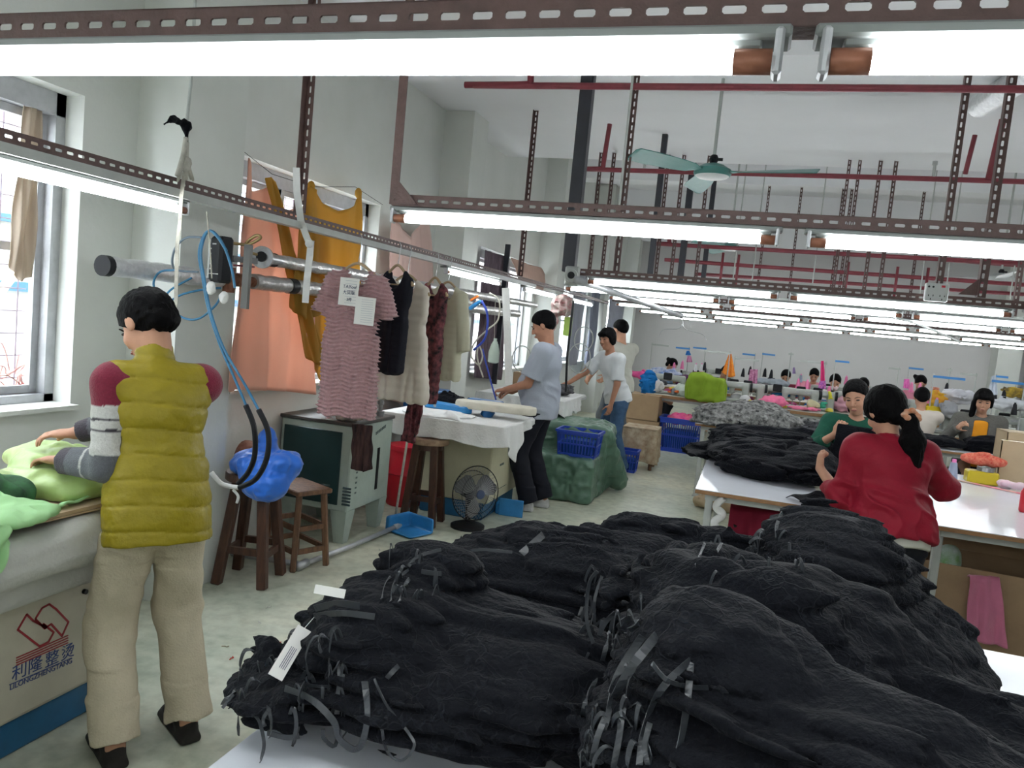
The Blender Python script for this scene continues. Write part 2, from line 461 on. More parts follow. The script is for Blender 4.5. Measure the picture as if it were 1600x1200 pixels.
YB, XR, XL = 19.0, 5.6, -3.0
Z1, Z2, YSTEP = 3.5, 4.25, 8.6
def floor_material():
    m = bpy.data.materials.new('painted_concrete'); m.use_nodes = True; nt = m.node_tree; n = nt.nodes; l = nt.links; b = n['Principled BSDF']
    tc = n.new('ShaderNodeTexCoord'); t1 = n.new('ShaderNodeTexNoise'); t1.inputs['Scale'].default_value = 0.8; t1.inputs['Detail'].default_value = 7; t1.inputs['Roughness'].default_value = 0.7
    l.new(tc.outputs['Object'], t1.inputs['Vector'])
    r = n.new('ShaderNodeValToRGB'); e = r.color_ramp.elements; e[0].position = 0.36; e[0].color = (0.34, 0.38, 0.30, 1); e[1].position = 0.66; e[1].color = (0.66, 0.64, 0.50, 1)
    x = e.new(0.5); x.color = (0.50, 0.52, 0.42, 1)
    l.new(t1.outputs['Fac'], r.inputs['Fac'])
    t2 = n.new('ShaderNodeTexNoise'); t2.inputs['Scale'].default_value = 14; t2.inputs['Detail'].default_value = 6; l.new(tc.outputs['Object'], t2.inputs['Vector'])
    r2 = n.new('ShaderNodeValToRGB'); r2.color_ramp.elements[0].position = 0.3; r2.color_ramp.elements[0].color = (0.75, 0.74, 0.72, 1); r2.color_ramp.elements[1].position = 0.6; r2.color_ramp.elements[1].color = (1, 1, 1, 1)
    l.new(t2.outputs['Fac'], r2.inputs['Fac'])
    mx = n.new('ShaderNodeMix'); mx.data_type = 'RGBA'; mx.blend_type = 'MULTIPLY'; mx.inputs['Factor'].default_value = 1
    l.new(r.outputs['Color'], mx.inputs['A']); l.new(r2.outputs['Color'], mx.inputs['B']); l.new(mx.outputs['Result'], b.inputs['Base Color'])
    r3 = n.new('ShaderNodeMapRange'); r3.inputs['To Min'].default_value = 0.22; r3.inputs['To Max'].default_value = 0.55; l.new(t1.outputs['Fac'], r3.inputs['Value']); l.new(r3.outputs['Result'], b.inputs['Roughness'])
    bp = n.new('ShaderNodeBump'); bp.inputs['Strength'].default_value = 0.08; bp.inputs['Distance'].default_value = 0.01; l.new(t2.outputs['Fac'], bp.inputs['Height']); l.new(bp.outputs['Normal'], b.inputs['Normal'])
    return m
def struct(mb, name, m, **k): return tag(mb.build(name, m, **k), kind='structure')

struct(MB().box(((XL+XR)/2, YB/2-1, -0.05), (XR-XL+0.6, YB+4, 0.1)), 'floor', floor_material())
mb = MB().box(((XL+XR)/2, (YSTEP-3)/2, Z1+0.1), (XR-XL+0.6, YSTEP+3, 0.2))
mb.box(((XL+XR)/2, YSTEP+0.1, (Z1+Z2)/2+0.1), (XR-XL+0.6, 0.2, Z2-Z1+0.2))
mb.box(((XL+XR)/2, (YSTEP+YB+1)/2, Z2+0.1), (XR-XL+0.6, YB-YSTEP+1, 0.2))
struct(mb, 'ceiling', M_ceil)
# beams across the hall
for i, (yb, zb, w) in enumerate(((11.2, 3.72, 0.35), (14.9, 3.72, 0.35), (18.2, 3.72, 0.3))):
    struct(MB().box(((XL+XR)/2, yb, (zb+Z2)/2), (XR-XL, w, Z2-zb)), 'trim_%d' % (i+1), M_ceil)
struct(MB().box(((XL+XR)/2, 5.4, Z1-0.06), (XR-XL, 0.5, 0.12)), 'trim_4', M_ceil)
# left wall with window openings
WIN = [(-1.6, 0.35, 1.0, 2.42), (0.9, 2.83, 1.0, 2.42), (3.92, 5.75, 1.0, 2.42), (8.2, 10.45, 0.95, 2.38), (12.0, 14.2, 0.95, 2.38), (15.2, 17.8, 0.95, 2.38)]  # first opening is an unseen window, added to brighten the left side
mb = MB(); T = 0.22; y0 = -2.0
for (a, b, z0, z1) in WIN:
    mb.box((XL-T/2, (y0+a)/2, 2.15), (T, a-y0, 4.3)); mb.box((XL-T/2, (a+b)/2, z0/2), (T, b-a, z0)); mb.box((XL-T/2, (a+b)/2, (z1+4.3)/2), (T, b-a, 4.3-z1)); y0 = b
mb.box((XL-T/2, (y0+YB+0.2)/2, 2.15), (T, YB+0.2-y0, 4.3))
struct(mb, 'wall_left', M_wall)
struct(MB().box(((XL+XR)/2, YB+0.1, 2.15), (XR-XL+0.5, 0.2, 4.3)), 'wall_far', M_wall2)
struct(MB().box((XR+0.1, YB/2-1, 2.15), (0.2, YB+2, 4.3)), 'wall_right', M_wall2)
struct(MB().box(((XL+XR)/2, -2.1, 2.15), (XR-XL+0.5, 0.2, 4.3)), 'wall_near', M_wall)
for i, (a, b) in enumerate(((3.15, 3.59), (6.9, 7.3), (10.6, 11.05), (14.3, 14.75), (18.0, 18.4))):
    struct(MB().box((XL+0.148, (a+b)/2, Z2/2 if a > YSTEP else Z1/2), (0.295, b-a, (Z2 if a > YSTEP else Z1))), 'trim_%d' % (i+5), M_wall)
struct(MB().box((5.15, 18.75, 2.1), (0.45, 0.5, 4.2)), 'trim_10', M_wall)

# windows
M_bar = mat('window_bar', (0.16, 0.10, 0.14), 0.5, var=0.3)
for i, (a, b, z0, z1) in enumerate(WIN):
    w = thing('window_%d' % (i+1), None, None, (XL-0.15, (a+b)/2, z0), kind='structure')
    xf = XL-0.15; f = MB(); fw = 0.05
    f.box((xf, (a+b)/2, z0+fw/2), (0.09, b-a, fw)); f.box((xf, (a+b)/2, z1-fw), (0.09, b-a, fw*2))
    f.box((xf, a+fw/2, (z0+z1)/2), (0.09, fw, z1-z0)); f.box((xf, b-fw/2, (z0+z1)/2), (0.09, fw, z1-z0))
    f.build('window_frame', M_alu, w)
    nm = 3
    for k in range(nm):
        yy0 = a+fw+(b-a-2*fw)*k/nm; yy1 = yy0+(b-a-2*fw)/nm; xx = xf+(0.02 if k % 2 else -0.02)
        if i == 1 and k == 2: yy0 += 0.30; 
        s = MB(); sw = 0.035
        for yy in (yy0+sw/2, yy1-sw/2): s.box((xx, yy, (z0+z1)/2), (0.03, sw, z1-z0-0.14))
        for zz in (z0+0.07, z1-0.12, z0+(z1-z0)*0.5): s.box((xx, (yy0+yy1)/2, zz), (0.026, yy1-yy0, sw))
        sa = s.build('sash', M_alu, w)
        MB().box((xx, (yy0+yy1)/2, (z0+z1)/2), (0.004, yy1-yy0-2*sw, z1-z0-0.2)).build('pane', M_glass, sa)
    g = MB(); xg = XL-0.30
    for k in range(int((b-a)/0.105)+1): g.cyl((xg, a+k*0.105, z0), (xg, a+k*0.105, z1), 0.0035, n=6)
    for k in range(int((z1-z0)/0.105)+1): g.cyl((xg, a, z0+k*0.105), (xg, b, z0+k*0.105), 0.0035, n=6)
    g.build('window_grille', M_bar, w)
    MB().box((XL-0.08, (a+b)/2, z0+0.004), (0.27, b-a, 0.02)).build('window_sill', M_wall, w)

# outside: pale building with blue bands, slanting pipe
M_out = mat('neighbour_render', (0.28, 0.275, 0.25), 0.8, var=0.12, vscale=2)
M_outb = mat('neighbour_blue_band', (0.010, 0.06, 0.12), 0.7)
nb = thing('neighbouring_building', 'pale building with blue bands seen through the window grilles', 'building', (-7.5, 9, 0))
MB().box((-8.0, 9, 3.0), (1.0, 34, 6.0)).build('facade', M_out, nb)
for k, (zz, hh) in enumerate(((1.45, 0.10), (2.15, 0.08), (3.35, 0.24), (4.6, 0.25))):
    MB().box((-7.48, 9, zz), (0.06, 34, hh)).build('blue_band', M_outb, nb)
for k in range(6): MB().box((-7.47, 1.5+k*4, 2.7), (0.04, 1.2, 0.8)).build('window_pane', mat('neighbour_glass', (0.35, 0.42, 0.48), 0.2), nb)
tag(MB().box((-5.6, 9, -0.07), (4.0, 34, 0.1)).build('outdoor_ground', mat('outdoor_concrete', (0.5, 0.5, 0.48), 0.9)), kind='structure')
p = thing('drain_pipe', 'pale slanting pipe outside the left window', 'pipe', (-4.6, 3.4, 0.0))
MB().tube([(-4.6, 3.0, 0.4), (-4.6, 3.9, 1.65)], 0.03, 10).build('slanted_pipe', M_card2, p)
MB().tube([(-4.6, 3.55, -0.02), (-4.6, 3.55, 1.25)], 0.04, 10).build('upright_pipe', M_card2, p)

# ------------------------------------------------------------------ slotted steel angle
def slotted(name, p0, p1, w=0.036, up=(0, 0, 1), label=None, cat='rail', group=None, pitch=0.042, m=None, flange=-1, kind=None):
    p0, p1 = A(p0), A(p1); d = unit(p1-p0); L = np.linalg.norm(p1-p0); u = A(up); u = unit(u-d*(u@d)); nn = np.cross(d, u)
    N = max(1, int(round(L/pitch))); N = min(N, 260); pt = L/N; mb = MB(); hw = pt*0.31; hh = w*0.13; e = 0.0015
    for i in range(N):
        x0, x1 = i*pt, (i+1)*pt; xc = (x0+x1)/2
        O = [(x0, -w/2), (x1, -w/2), (x1, w/2), (x0, w/2)]
        H = [(xc-hw, -hh*.5), (xc-hw*.8, -hh), (xc+hw*.8, -hh), (xc+hw, -hh*.5), (xc+hw, hh*.5), (xc+hw*.8, hh), (xc-hw*.8, hh), (xc-hw, hh*.5)]
        for sg in (1, -1):
            vs = [p0+d*a+u*b+nn*e*sg for a, b in O+H]
            fs = [(0, 1, 6, 5), (1, 7, 6), (1, 8, 7), (1, 2, 8), (2, 9, 8), (2, 3, 10, 9), (3, 11, 10), (3, 4, 11), (3, 0, 4), (0, 5, 4)]
            mb.add(vs, fs if sg > 0 else [f[::-1] for f in fs])
        a0 = len(mb.v)-24
        for k in range(8): mb.f.append((a0+4+k, a0+4+(k+1) % 8, a0+16+(k+1) % 8, a0+16+k)); mb.mi.append(0)
    mb.box(p0+d*L/2-u*(w/2-0.001)+nn*flange*w/2, (L, 0.003, w), np.array([d, u, nn]).T)
    mb.box(p0+d*L/2+u*(w/2)+nn*0, (L, 0.0015, 0.003), np.array([d, u, nn]).T)
    o = mb.build(name, m or M_brown)
    if kind: tag(o, kind=kind)
    else: tag(o, label, cat, group)
    return o

# lamp prototype: runs along +X from the origin, tube axis at z = 0
def lamp(detail=True):
    t = thing('fluorescent_light', '', 'light')
    L = 1.235
    b = MB(); b.box((L/2, 0.016, 0.031), (L, 0.05, 0.014), bev=0.003); b.box((L/2, 0.014, 0.021), (L-0.06, 0.026, 0.010), bev=0.002)
    b.build('housing', mat('lamp_housing_paint', (0.20, 0.215, 0.21), 0.5), t)
    MB().cyl((0.058, 0, 0), (L-0.058, 0, 0), 0.0135, n=12).build('glowing_tube', M_tube, t, smooth=True)
    for s in (0, 1):
        x = 0.012 if s == 0 else L-0.012
        e = MB().box((x, 0.0, 0.008), (0.010, 0.030, 0.050), bev=0.003); e.build('lamp_holder', M_alu, t)
        x0, x1 = (0.018, 0.058) if s == 0 else (L-0.058, L-0.018)
        MB().cyl((x0, 0, 0), (x1, 0, 0), 0.0138, n=12).build('tube_end', M_copper, t, smooth=True)
    return t
LP = lamp()
first = [True]
def put_lamp(x, y, z, label, group, rz=0):
    if first[0]:
        LP.location = (x, y, z); LP.rotation_euler = (0, 0, rz); o = LP; first[0] = False
    else: o = copy_tree(LP, (x, y, z), rotz=rz)
    o['label'] = label; o['group'] = group
    return o

# row 1, right above the camera's table
ROWS = []
r1 = at(1180, 97, Y=0.90); ZT = float(r1[2])
zl = ZT
put_lamp(r1[0]+0.035-1.235, 0.90, ZT, 'nearest fluorescent tube filling the upper left of the view', 'lamps over the near table')
put_lamp(r1[0]+0.058, 0.90, ZT, 'nearest fluorescent tube at the upper right edge of the view', 'lamps over the near table')
slotted('slotted_rail', (-1.6, 0.905, ZT+0.058), (1.9, 0.905, ZT+0.058), 0.038, label='nearest brown slotted steel rail crossing the top of the view', group='slotted lamp rails')
# row 2
r2 = at(622, 341, Y=2.35); Z2L = float(r2[2]); x2 = float(r2[0])
put_lamp(x2-0.03, 2.35, Z2L, 'fluorescent tube hanging left of centre on the second brown rail', 'lamps on the second rail')
put_lamp(x2+1.235+0.03, 2.35, Z2L, 'fluorescent tube right of centre on the second brown rail', 'lamps on the second rail')
slotted('slotted_rail', (x2-0.03, 2.355, Z2L+0.060), (2.6, 2.355, Z2L+0.060), 0.036, label='second brown slotted rail with two glowing tubes below it', group='slotted lamp rails')
# row 3
r3 = at(915, 440, Y=5.1); Z3L = float(r3[2]); x3 = float(r3[0])
rowdef = [(5.10, x3, 5, Z3L, True), (6.15, -1.50, 5, 1.893, False), (8.4, -1.55, 6, 1.94, True), (10.9, -1.9, 6, 1.955, True), (13.9, -2.0, 6, 1.97, False), (17.3, -2.0, 6, 1.98, False)]
ords = ['third', 'fourth', 'fifth', 'sixth', 'seventh', 'farthest']
place = ['leftmost', 'second from the left', 'third from the left', 'fourth from the left', 'fifth from the left', 'sixth from the left']
for ri, (yy, x0, n, zz, rail) in enumerate(rowdef):
    for k in range(n):
        if x0+k*1.28+0.6 > 0.62*yy+0.5: continue
        put_lamp(x0+k*1.28, yy, zz, 'fluorescent tube %s in the %s row of lights' % (place[k], ords[ri]), 'lamps in the %s row' % ords[ri])
    if rail: slotted('slotted_rail', (x0-0.05, yy+0.005, zz+0.062), (XR-0.4, yy+0.005, zz+0.062), 0.042, label='brown slotted rail carrying the %s row of lights' % ords[ri], group='slotted lamp rails', pitch=0.05)
    else: tag(MB().box(((x0+XR-0.4)/2, yy+0.012, zz+0.050), (XR-0.4-x0, 0.04, 0.02)).build('lamp_rail', M_greym), 'grey steel rail carrying the %s row of lights' % ords[ri], 'rail', 'grey lamp rails')

# left rail along the wall
XLR = -2.10; ZLR = 1.985
slotted('slotted_rail', (XLR, 1.2, ZLR), (XLR, 11.5, ZLR), 0.036, label='long brown slotted rail running away along the window wall', group='slotted lamp rails')
def ylr(px): 
    # where the rail passes this image column
    ys = np.linspace(1.2, 14, 600); best = None
    for y in ys:
        v = A([XLR, y, ZLR])-CP; z = v@CF; x = 800+FPX*(v@CR)/z
        if x >= px: return y
    return 14.0
tag(MB().box((XLR+0.012, 4.2, ZLR-0.04), (0.05, 6.2, 0.03)).build('cable_trunking', M_greym), 'white cable trunking under the long wall rail', 'trunking')
for k, px in enumerate((288, 781, 868, 925)):
    ye = ylr(px) 
    put_lamp(XLR+0.012, ye-1.235, ZLR-0.095, ['glowing tube under the long wall rail before the left window', 'glowing tube under the wall rail beyond the hanging clothes', 'glowing tube on the wall rail above the man in grey', 'farthest glowing tube on the long wall rail'][k], 'lamps on the wall rail', rz=pi/2)
# hangers from the ceiling
def ceil_at(y): return Z1 if y < YSTEP else Z2
def hanger(px, py, y, label, w=0.036, style='slot', ztop=None, x=None, zbot=None):
    b = at(px, py, Y=y); x = float(b[0]) if x is None else x; zb = float(b[2]) if zbot is None else zbot; zt = ztop or ceil_at(y)
    if style == 'slot': slotted('slotted_hanger', (x, y+0.008, zb), (x, y+0.008, zt), w, up=(1, 0, 0), label=label, cat='hanger', group='slotted ceiling hangers', pitch=0.05)
    elif style == 'post': tag(MB().box((x, y+0.02, (zb+zt)/2), (w, w, zt-zb), bev=0.004).build('ceiling_post', M_black), label, 'post', 'black ceiling posts')
    elif style == 'angle':
        mb = MB().box((x, y+0.01, (zb+zt)/2), (w, 0.004, zt-zb)); mb.box((x-w/2, y+0.01+w/2, (zb+zt)/2), (0.004, w, zt-zb)); tag(mb.build('angle_hanger', M_brown), label, 'hanger')
    else: tag(MB().cyl((x, y, zb), (x, y, zt), w/2, n=8).build('suspension_rod', M_greym if style == 'rod' else M_black), label, 'rod', 'thin suspension rods')
yh = ylr(468)
hanger(468, 372, yh, 'brown slotted hanger holding the wall rail before the orange curtain', x=XLR, zbot=ZLR+0.02, w=0.04)
yh2 = ylr(812)
hanger(812, 440, yh2, 'brown slotted hanger holding the wall rail above the man in grey', x=XLR, zbot=ZLR+0.02, w=0.04)
hanger(613, 318, 2.36, 'solid brown angle hanger at the left end of the second rail', w=0.030, style='angle')
tag(MB().prism([(0, 0), (0.075, 0), (0, 0.075)], at(618, 318, Y=2.35)+A([0.005, 0, 0]), (1, 0, 0), (0, 0, 1), 0.004).build('corner_gusset', M_brown), 'triangular brown gusset at the left end of the second rail', 'bracket')
hanger(888, 425, 5.12, 'thick black steel post beside the security camera', w=0.085, style='post')
hanger(963, 425, 5.12, 'brown slotted hanger standing right of the thick black post')
hanger(1015, 432, 7.6, 'thin black post passing behind the ceiling fan blade', w=0.055, style='post')
hanger(1062, 440, 9.0, 'black post below the nearest ceiling fan', w=0.07, style='post')
hanger(1098, 440, 10.4, 'faraway black post right of the fan hub', w=0.06, style='post')
hanger(1465, 460, 5.12, 'brown slotted hanger ending at the white socket plate', w=0.042)
hanger(1532, 465, 5.12, 'brown slotted hanger with a gusset right of the socket plate', w=0.055)
tag(MB().prism([(0, 0), (-0.10, 0), (0, 0.10)], at(1527, 462, Y=5.09), (1, 0, 0), (0, 0, 1), 0.004).build('corner_gusset', M_brown), 'brown gusset right of the white socket plate', 'bracket')
for i, (px, y, w) in enumerate(((918, 8.45, .034), (938, 8.45, .034), (1022, 8.45, .034), (1046, 8.45, .034), (1085, 8.45, .034), (1302, 8.45, .03), (1318, 8.45, .03), (1350, 8.45, .036), (1374, 8.45, .036), (1295, 11.1, .035), (1308, 11.1, .035), (1420, 11.1, .035), (1590, 7.9, .05), (1230, 11.1, .03), (1180, 11.1, .03))):
    hanger(px, 452 if y < 9 else 478, y, 'thin brown slotted hanger among the pipes in the middle distance' if y < 9 else 'thin brown slotted hanger far down the hall', w=w, zbot=2.05)
for i, (px, y) in enumerate(((955, 4.3), (1175, 9.0), (1270, 9.5), (1440, 9.5), (1480, 9.5), (1582, 9.5), (1145, 9.3))):
    hanger(px, 440, y, 'thin steel rod hanging down between the red pipes', w=0.014, style='rod', zbot=2.1)

# red sprinkler pipes
def redpipe(pts, r, label, heads=()):
    t = thing('sprinkler_pipe', label, 'pipe', pts[0])
    MB().tube(spline(pts, 5) if len(pts) > 3 else pts, r, 10).build('pipe_run', M_red, t, smooth=True)
    for h in heads:
        h = A(h); q = MB().cyl(h, h+A([0, 0, 0.10]), 0.012, n=8); q.cyl(h+A([0, 0, .10]), h+A([0, 0, .13]), 0.02, n=8); q.build('sprinkler_head', M_greym, t)
    return t
a = at(828, 134, Y=4.9); zz = a[2]
redpipe([a+A([-.0, 0, Z1-zz-.002]), a+A([0, 0, .05]), a+A([0.02, 0, 0.01]), a+A([.06, 0, 0]), (5.4, 4.9, zz-0.02)], 0.021, 'red sprinkler pipe closest to the camera just under the nearest tube')
a = at(942, 265, Y=6.95); b = at(1600, 284, Y=6.95); zz = a[2]
redpipe([a+A([0.02, 0, .40]), a+A([0, 0, .05]), a+A([.01, 0, .01]), a+A([.05, 0, 0]), b, (5.4, 6.95, b[2])], 0.021, 'red sprinkler pipe crossing behind the nearest ceiling fan', [at(1007, 262, Y=6.95), at(1458, 278, Y=6.95)])
a = at(1545, 280, Y=6.93); redpipe([a, a+A([0.05, 0, 0.62])], 0.026, 'thick red riser beside the gusseted hanger on the right')
a = at(1508, 272, Y=6.93); redpipe([a, a+A([0.03, 0, 0.30])], 0.018, 'short red drop pipe under the silver duct')
def flat(px, py, qx, qy, y, lab, drop=None):
    a = at(px, py, Y=y); b = at(qx, qy, Y=y)
    pts = [a, b] if drop is None else [a+A([0, 0, drop]), a+A([0, 0, .05]), a+A([.02, 0, .01]), a+A([.06, 0, 0]), b]
    redpipe(pts, 0.024, lab)
flat(1045, 382, 1600, 412, 9.3, 'red pipe running right from behind the far ceiling fan', 0.2)
flat(1066, 408, 1600, 445, 9.9, 'red pipe one row below the far fan', 0.25)
flat(1085, 428, 1600, 460, 10.6, 'lowest red pipe just above the third rail')
flat(1420, 402, 1600, 416, 12.6, 'far short red pipe at the right edge')
for i, (px, y) in enumerate(((1322, 9.6), (1400, 9.8), (1448, 9.7), (1125, 9.5), (1150, 9.6))):
    a = at(px, 440, Y=y); redpipe([(a[0], y, 2.25), (a[0], y, 2.62)], 0.016, 'short upright red branch pipe '+['left of the socket plate hanger', 'right above the white socket plate', 'between the two wide right hangers', 'beneath the small far fan', 'right of the small far fan'][i])

# ceiling fans
M_teal = mat('teal_fan_paint', (0.06, 0.22, 0.20), 0.35, var=0.15)
M_fangrey = mat('fan_blade_grey', (0.25, 0.27, 0.25), 0.5, var=0.2)
def ceil_fan(loc, a0, label, s=1.0, bodym=None, blm=None):
    x, y, z = loc; t = thing('ceiling_fan', label, 'fan', loc, 'ceiling fans')
    bodym = bodym or M_teal; blm = blm or M_teal
    MB().lathe([(0.02, .075*s), (.075*s, .06*s), (.125*s, .03*s), (.13*s, .005*s), (.12*s, -.015*s)], loc, n=28).build('motor_housing', bodym, t, auto=40)
    MB().lathe([(.118*s, -.012*s), (.10*s, -.026*s), (.03, -.032*s)], loc, n=28).build('rim', M_white, t, auto=40)
    MB().cyl((x, y, z+.06), (x, y, ceil_at(y)), 0.012, n=10).build('down_rod', M_greym, t)
    q = MB(); q.lathe([(.02, .07), (.035, .10), (.02, .13)], loc, n=12); q.box((x+.03, y, z+.10), (.06, .012, .02)); q.build('clamp', M_darkpl, t)
    for k in range(3):
        a = a0+k*2*pi/3; d = A([cos(a), sin(a), 0]); s_ = A([-sin(a), cos(a), 0]); P = []
        for r_, w, tl in ((.13, .035, 0), (.2, .06, 0.015), (.3, .070, .02), (.55, .075, .026), (.68, .068, .026), (.70, .04, .02)):
            P.append([A(loc)+d*r_*s+s_*v*w*s+A([0, 0, 0.012+tl*v-.004*r_]) for v in (-1, -.3, .3, 1)])
        MB().grid(P).build('blade', blm, t, solid=0.006)
    return t
ceil_fan(at(1113, 272, Y=5.6), radians(-14), 'nearest ceiling fan with teal blades under the white ceiling')
ceil_fan(at(1140, 388, Y=10.2), radians(-4), 'small far teal ceiling fan below the first fan')
ceil_fan(at(1563, 438, Y=10.5), radians(20), 'white far ceiling fan at the right edge', 1.15, M_white, M_alu)

# silver duct under the ceiling
a = at(1530, 165, Y=6.0); q = MB().tube([a, a+A([0.25, -1.6, 0.0])], [0.08, 0.08], 18)
tag(q.build('foil_duct', M_foil, auto=40), 'shiny foil wrapped duct end under the ceiling at right', 'duct')
# security camera + pole end
c0 = at(893, 431, Y=5.06); t = thing('security_camera', 'round grey security camera at the foot of the thick black post', 'camera', c0)
MB().box(c0+A([0, 0.02, 0]), (0.10, 0.03, 0.13), bev=0.01).build('mounting_plate', M_greym, t)
MB().cyl(c0+A([0, 0.01, 0]), c0+A([0.01, -0.06, 0]), 0.045, 0.04, 20).build('lens_housing', M_greym, t, auto=40)
MB().cyl(c0+A([0.01, -0.055, 0]), c0+A([0.012, -0.066, 0]), 0.026, 0.022, 20).build('lens', M_darkpl, t, auto=40)
a, b = at(898, 436, Y=5.0), at(1065, 494, Y=6.6)
tag(MB().tube([a, b], 0.022, 10).build('slanting_conduit', M_alu, smooth=True), 'slanting silver pipe running off from the security camera', 'pipe')
# socket plate
c0 = at(1463, 457, Y=5.05); t = thing('socket_plate', 'white twin socket plate on the third rail', 'socket', c0)
MB().box(c0, (0.125, 0.03, 0.105), bev=0.006).build('plate', M_white, t)
q = MB()
for sx in (-1, 1):
    for dx, dz in ((-.012, -.02), (.012, -.02), (0, -.04)): q.box(c0+A([sx*.03+dx, -.016, dz]), (.004, .002, .010))
q.build('socket_slots', M_darkpl, t)
q = MB(); 
for dx in (-.045, -.022): q.cyl(c0+A([dx, -.015, .03]), c0+A([dx, -.018, .03]), .006, n=10)
q.build('switches', M_darkpl, t); MB().box(c0+A([.03, -.017, .035]), (.02, .003, .012)).build('rocker_switch', M_redpl, t)
# cables and straps on lamps of the far rows
for i, (pts) in enumerate(([at(1400, 497, Y=6.1), at(1430, 505, Y=6.2), at(1470, 521, Y=6.6), at(1500, 535, Y=7.2)],)):
    tag(MB().tube(spline(pts), 0.009, 8).build('power_cable', M_white, smooth=True), 'white cable drooping between the far lamp rows', 'cable')
# wire coat hanger hanging from the conduit end
c0 = at(1068, 495, Y=6.55)
pts = spline([c0, c0+A([0.0, 0, -.05]), c0+A([.03, 0, -.10]), c0+A([.17, 0, -.13]), c0+A([.20, 0, -.17])], 5)
pts2 = spline([c0+A([0.0, 0, -.05]), c0+A([-.03, 0, -.10]), c0+A([-.15, 0, -.12]), c0+A([-.18, 0, -.17])], 5)
tag(MB().tube(pts, 0.003, 6).tube(pts2, 0.003, 6).build('wire_clothes_hanger', M_steel), 'empty wire clothes hanger under the slanting silver pipe', 'hanger')
# ================================================================== PEOPLE
M_skin = mat('skin', (0.50, 0.27, 0.18), 0.55, var=0.10, vscale=30, bump=0.05, bscale=200, subs=0.1)
M_skin2 = mat('tan_skin', (0.40, 0.20, 0.13), 0.55, var=0.10, vscale=30)
M_hair = mat('black_hair', (0.0032, 0.003, 0.0034), 0.6, spec=0.06, bump=0.5, bscale=160, stretch=(1, 1, 0.2))
M_eye = mat('eye_dark', (0.02, 0.012, 0.01), 0.3); M_lip = mat('lips', (0.36, 0.12, 0.11), 0.5); M_brow = mat('eyebrow', (0.025, 0.02, 0.018), 0.8)

def ik(a, c, l1, l2, hint):
    a, c = A(a), A(c); d = c-a; L = np.linalg.norm(d); L2 = min(L, (l1+l2)*0.995); u = d/max(L, 1e-6); c = a+u*L2
    x = (l1*l1-l2*l2+L2*L2)/(2*L2); h = math.sqrt(max(l1*l1-x*x, 0)); hv = A(hint)-u*(A(hint)@u)
    return a+u*x+unit(hv)*h, c

def hand(F, W, d, n, r, curl=0.5, s=1.0, spread=0.0):
    """palm, four unequal fingers and a thumb; d fingers, n palm faces, r side of the thumb (+1/-1)"""
    d = unit(d); n = unit(A(n)-d*(A(n)@d)); sd = np.cross(d, n)*r
    R = np.array([sd, d, n]).T
    F.ell(W+d*.045*s, A([.041, .052, .017])*s, R, .016)
    for i, (off, ln) in enumerate(((.030, .070), (.010, .080), (-.010, .074), (-.029, .058))):
        p = W+d*.082*s+sd*off*s; c = curl*(1+.12*i); dd = unit(d+sd*spread*off*8); ang = c*0.5
        rr = (.0092-.0006*i)*s
        for k, f in enumerate((.45, .32, .25)):
            v = dd*cos(ang)+n*sin(ang); q = p+v*ln*f*s; F.cap(p, q, rr, rr*.92, k=.004); p = q; rr *= .92; ang += c
    p = W+d*.020*s+sd*.026*s; v = unit(d*.55+sd*.75+n*.35); q = p+v*.040*s; F.cap(p, q, .013*s, .011*s, k=.008)
    v = unit(d*.85+sd*.25+n*(.3+.4*curl)); q2 = q+v*.032*s; F.cap(q, q2, .0105*s, .010*s, k=.004); F.cap(q2, q2+unit(v+n*.4*curl)*.022*s, .0095*s, .008*s, k=.004)

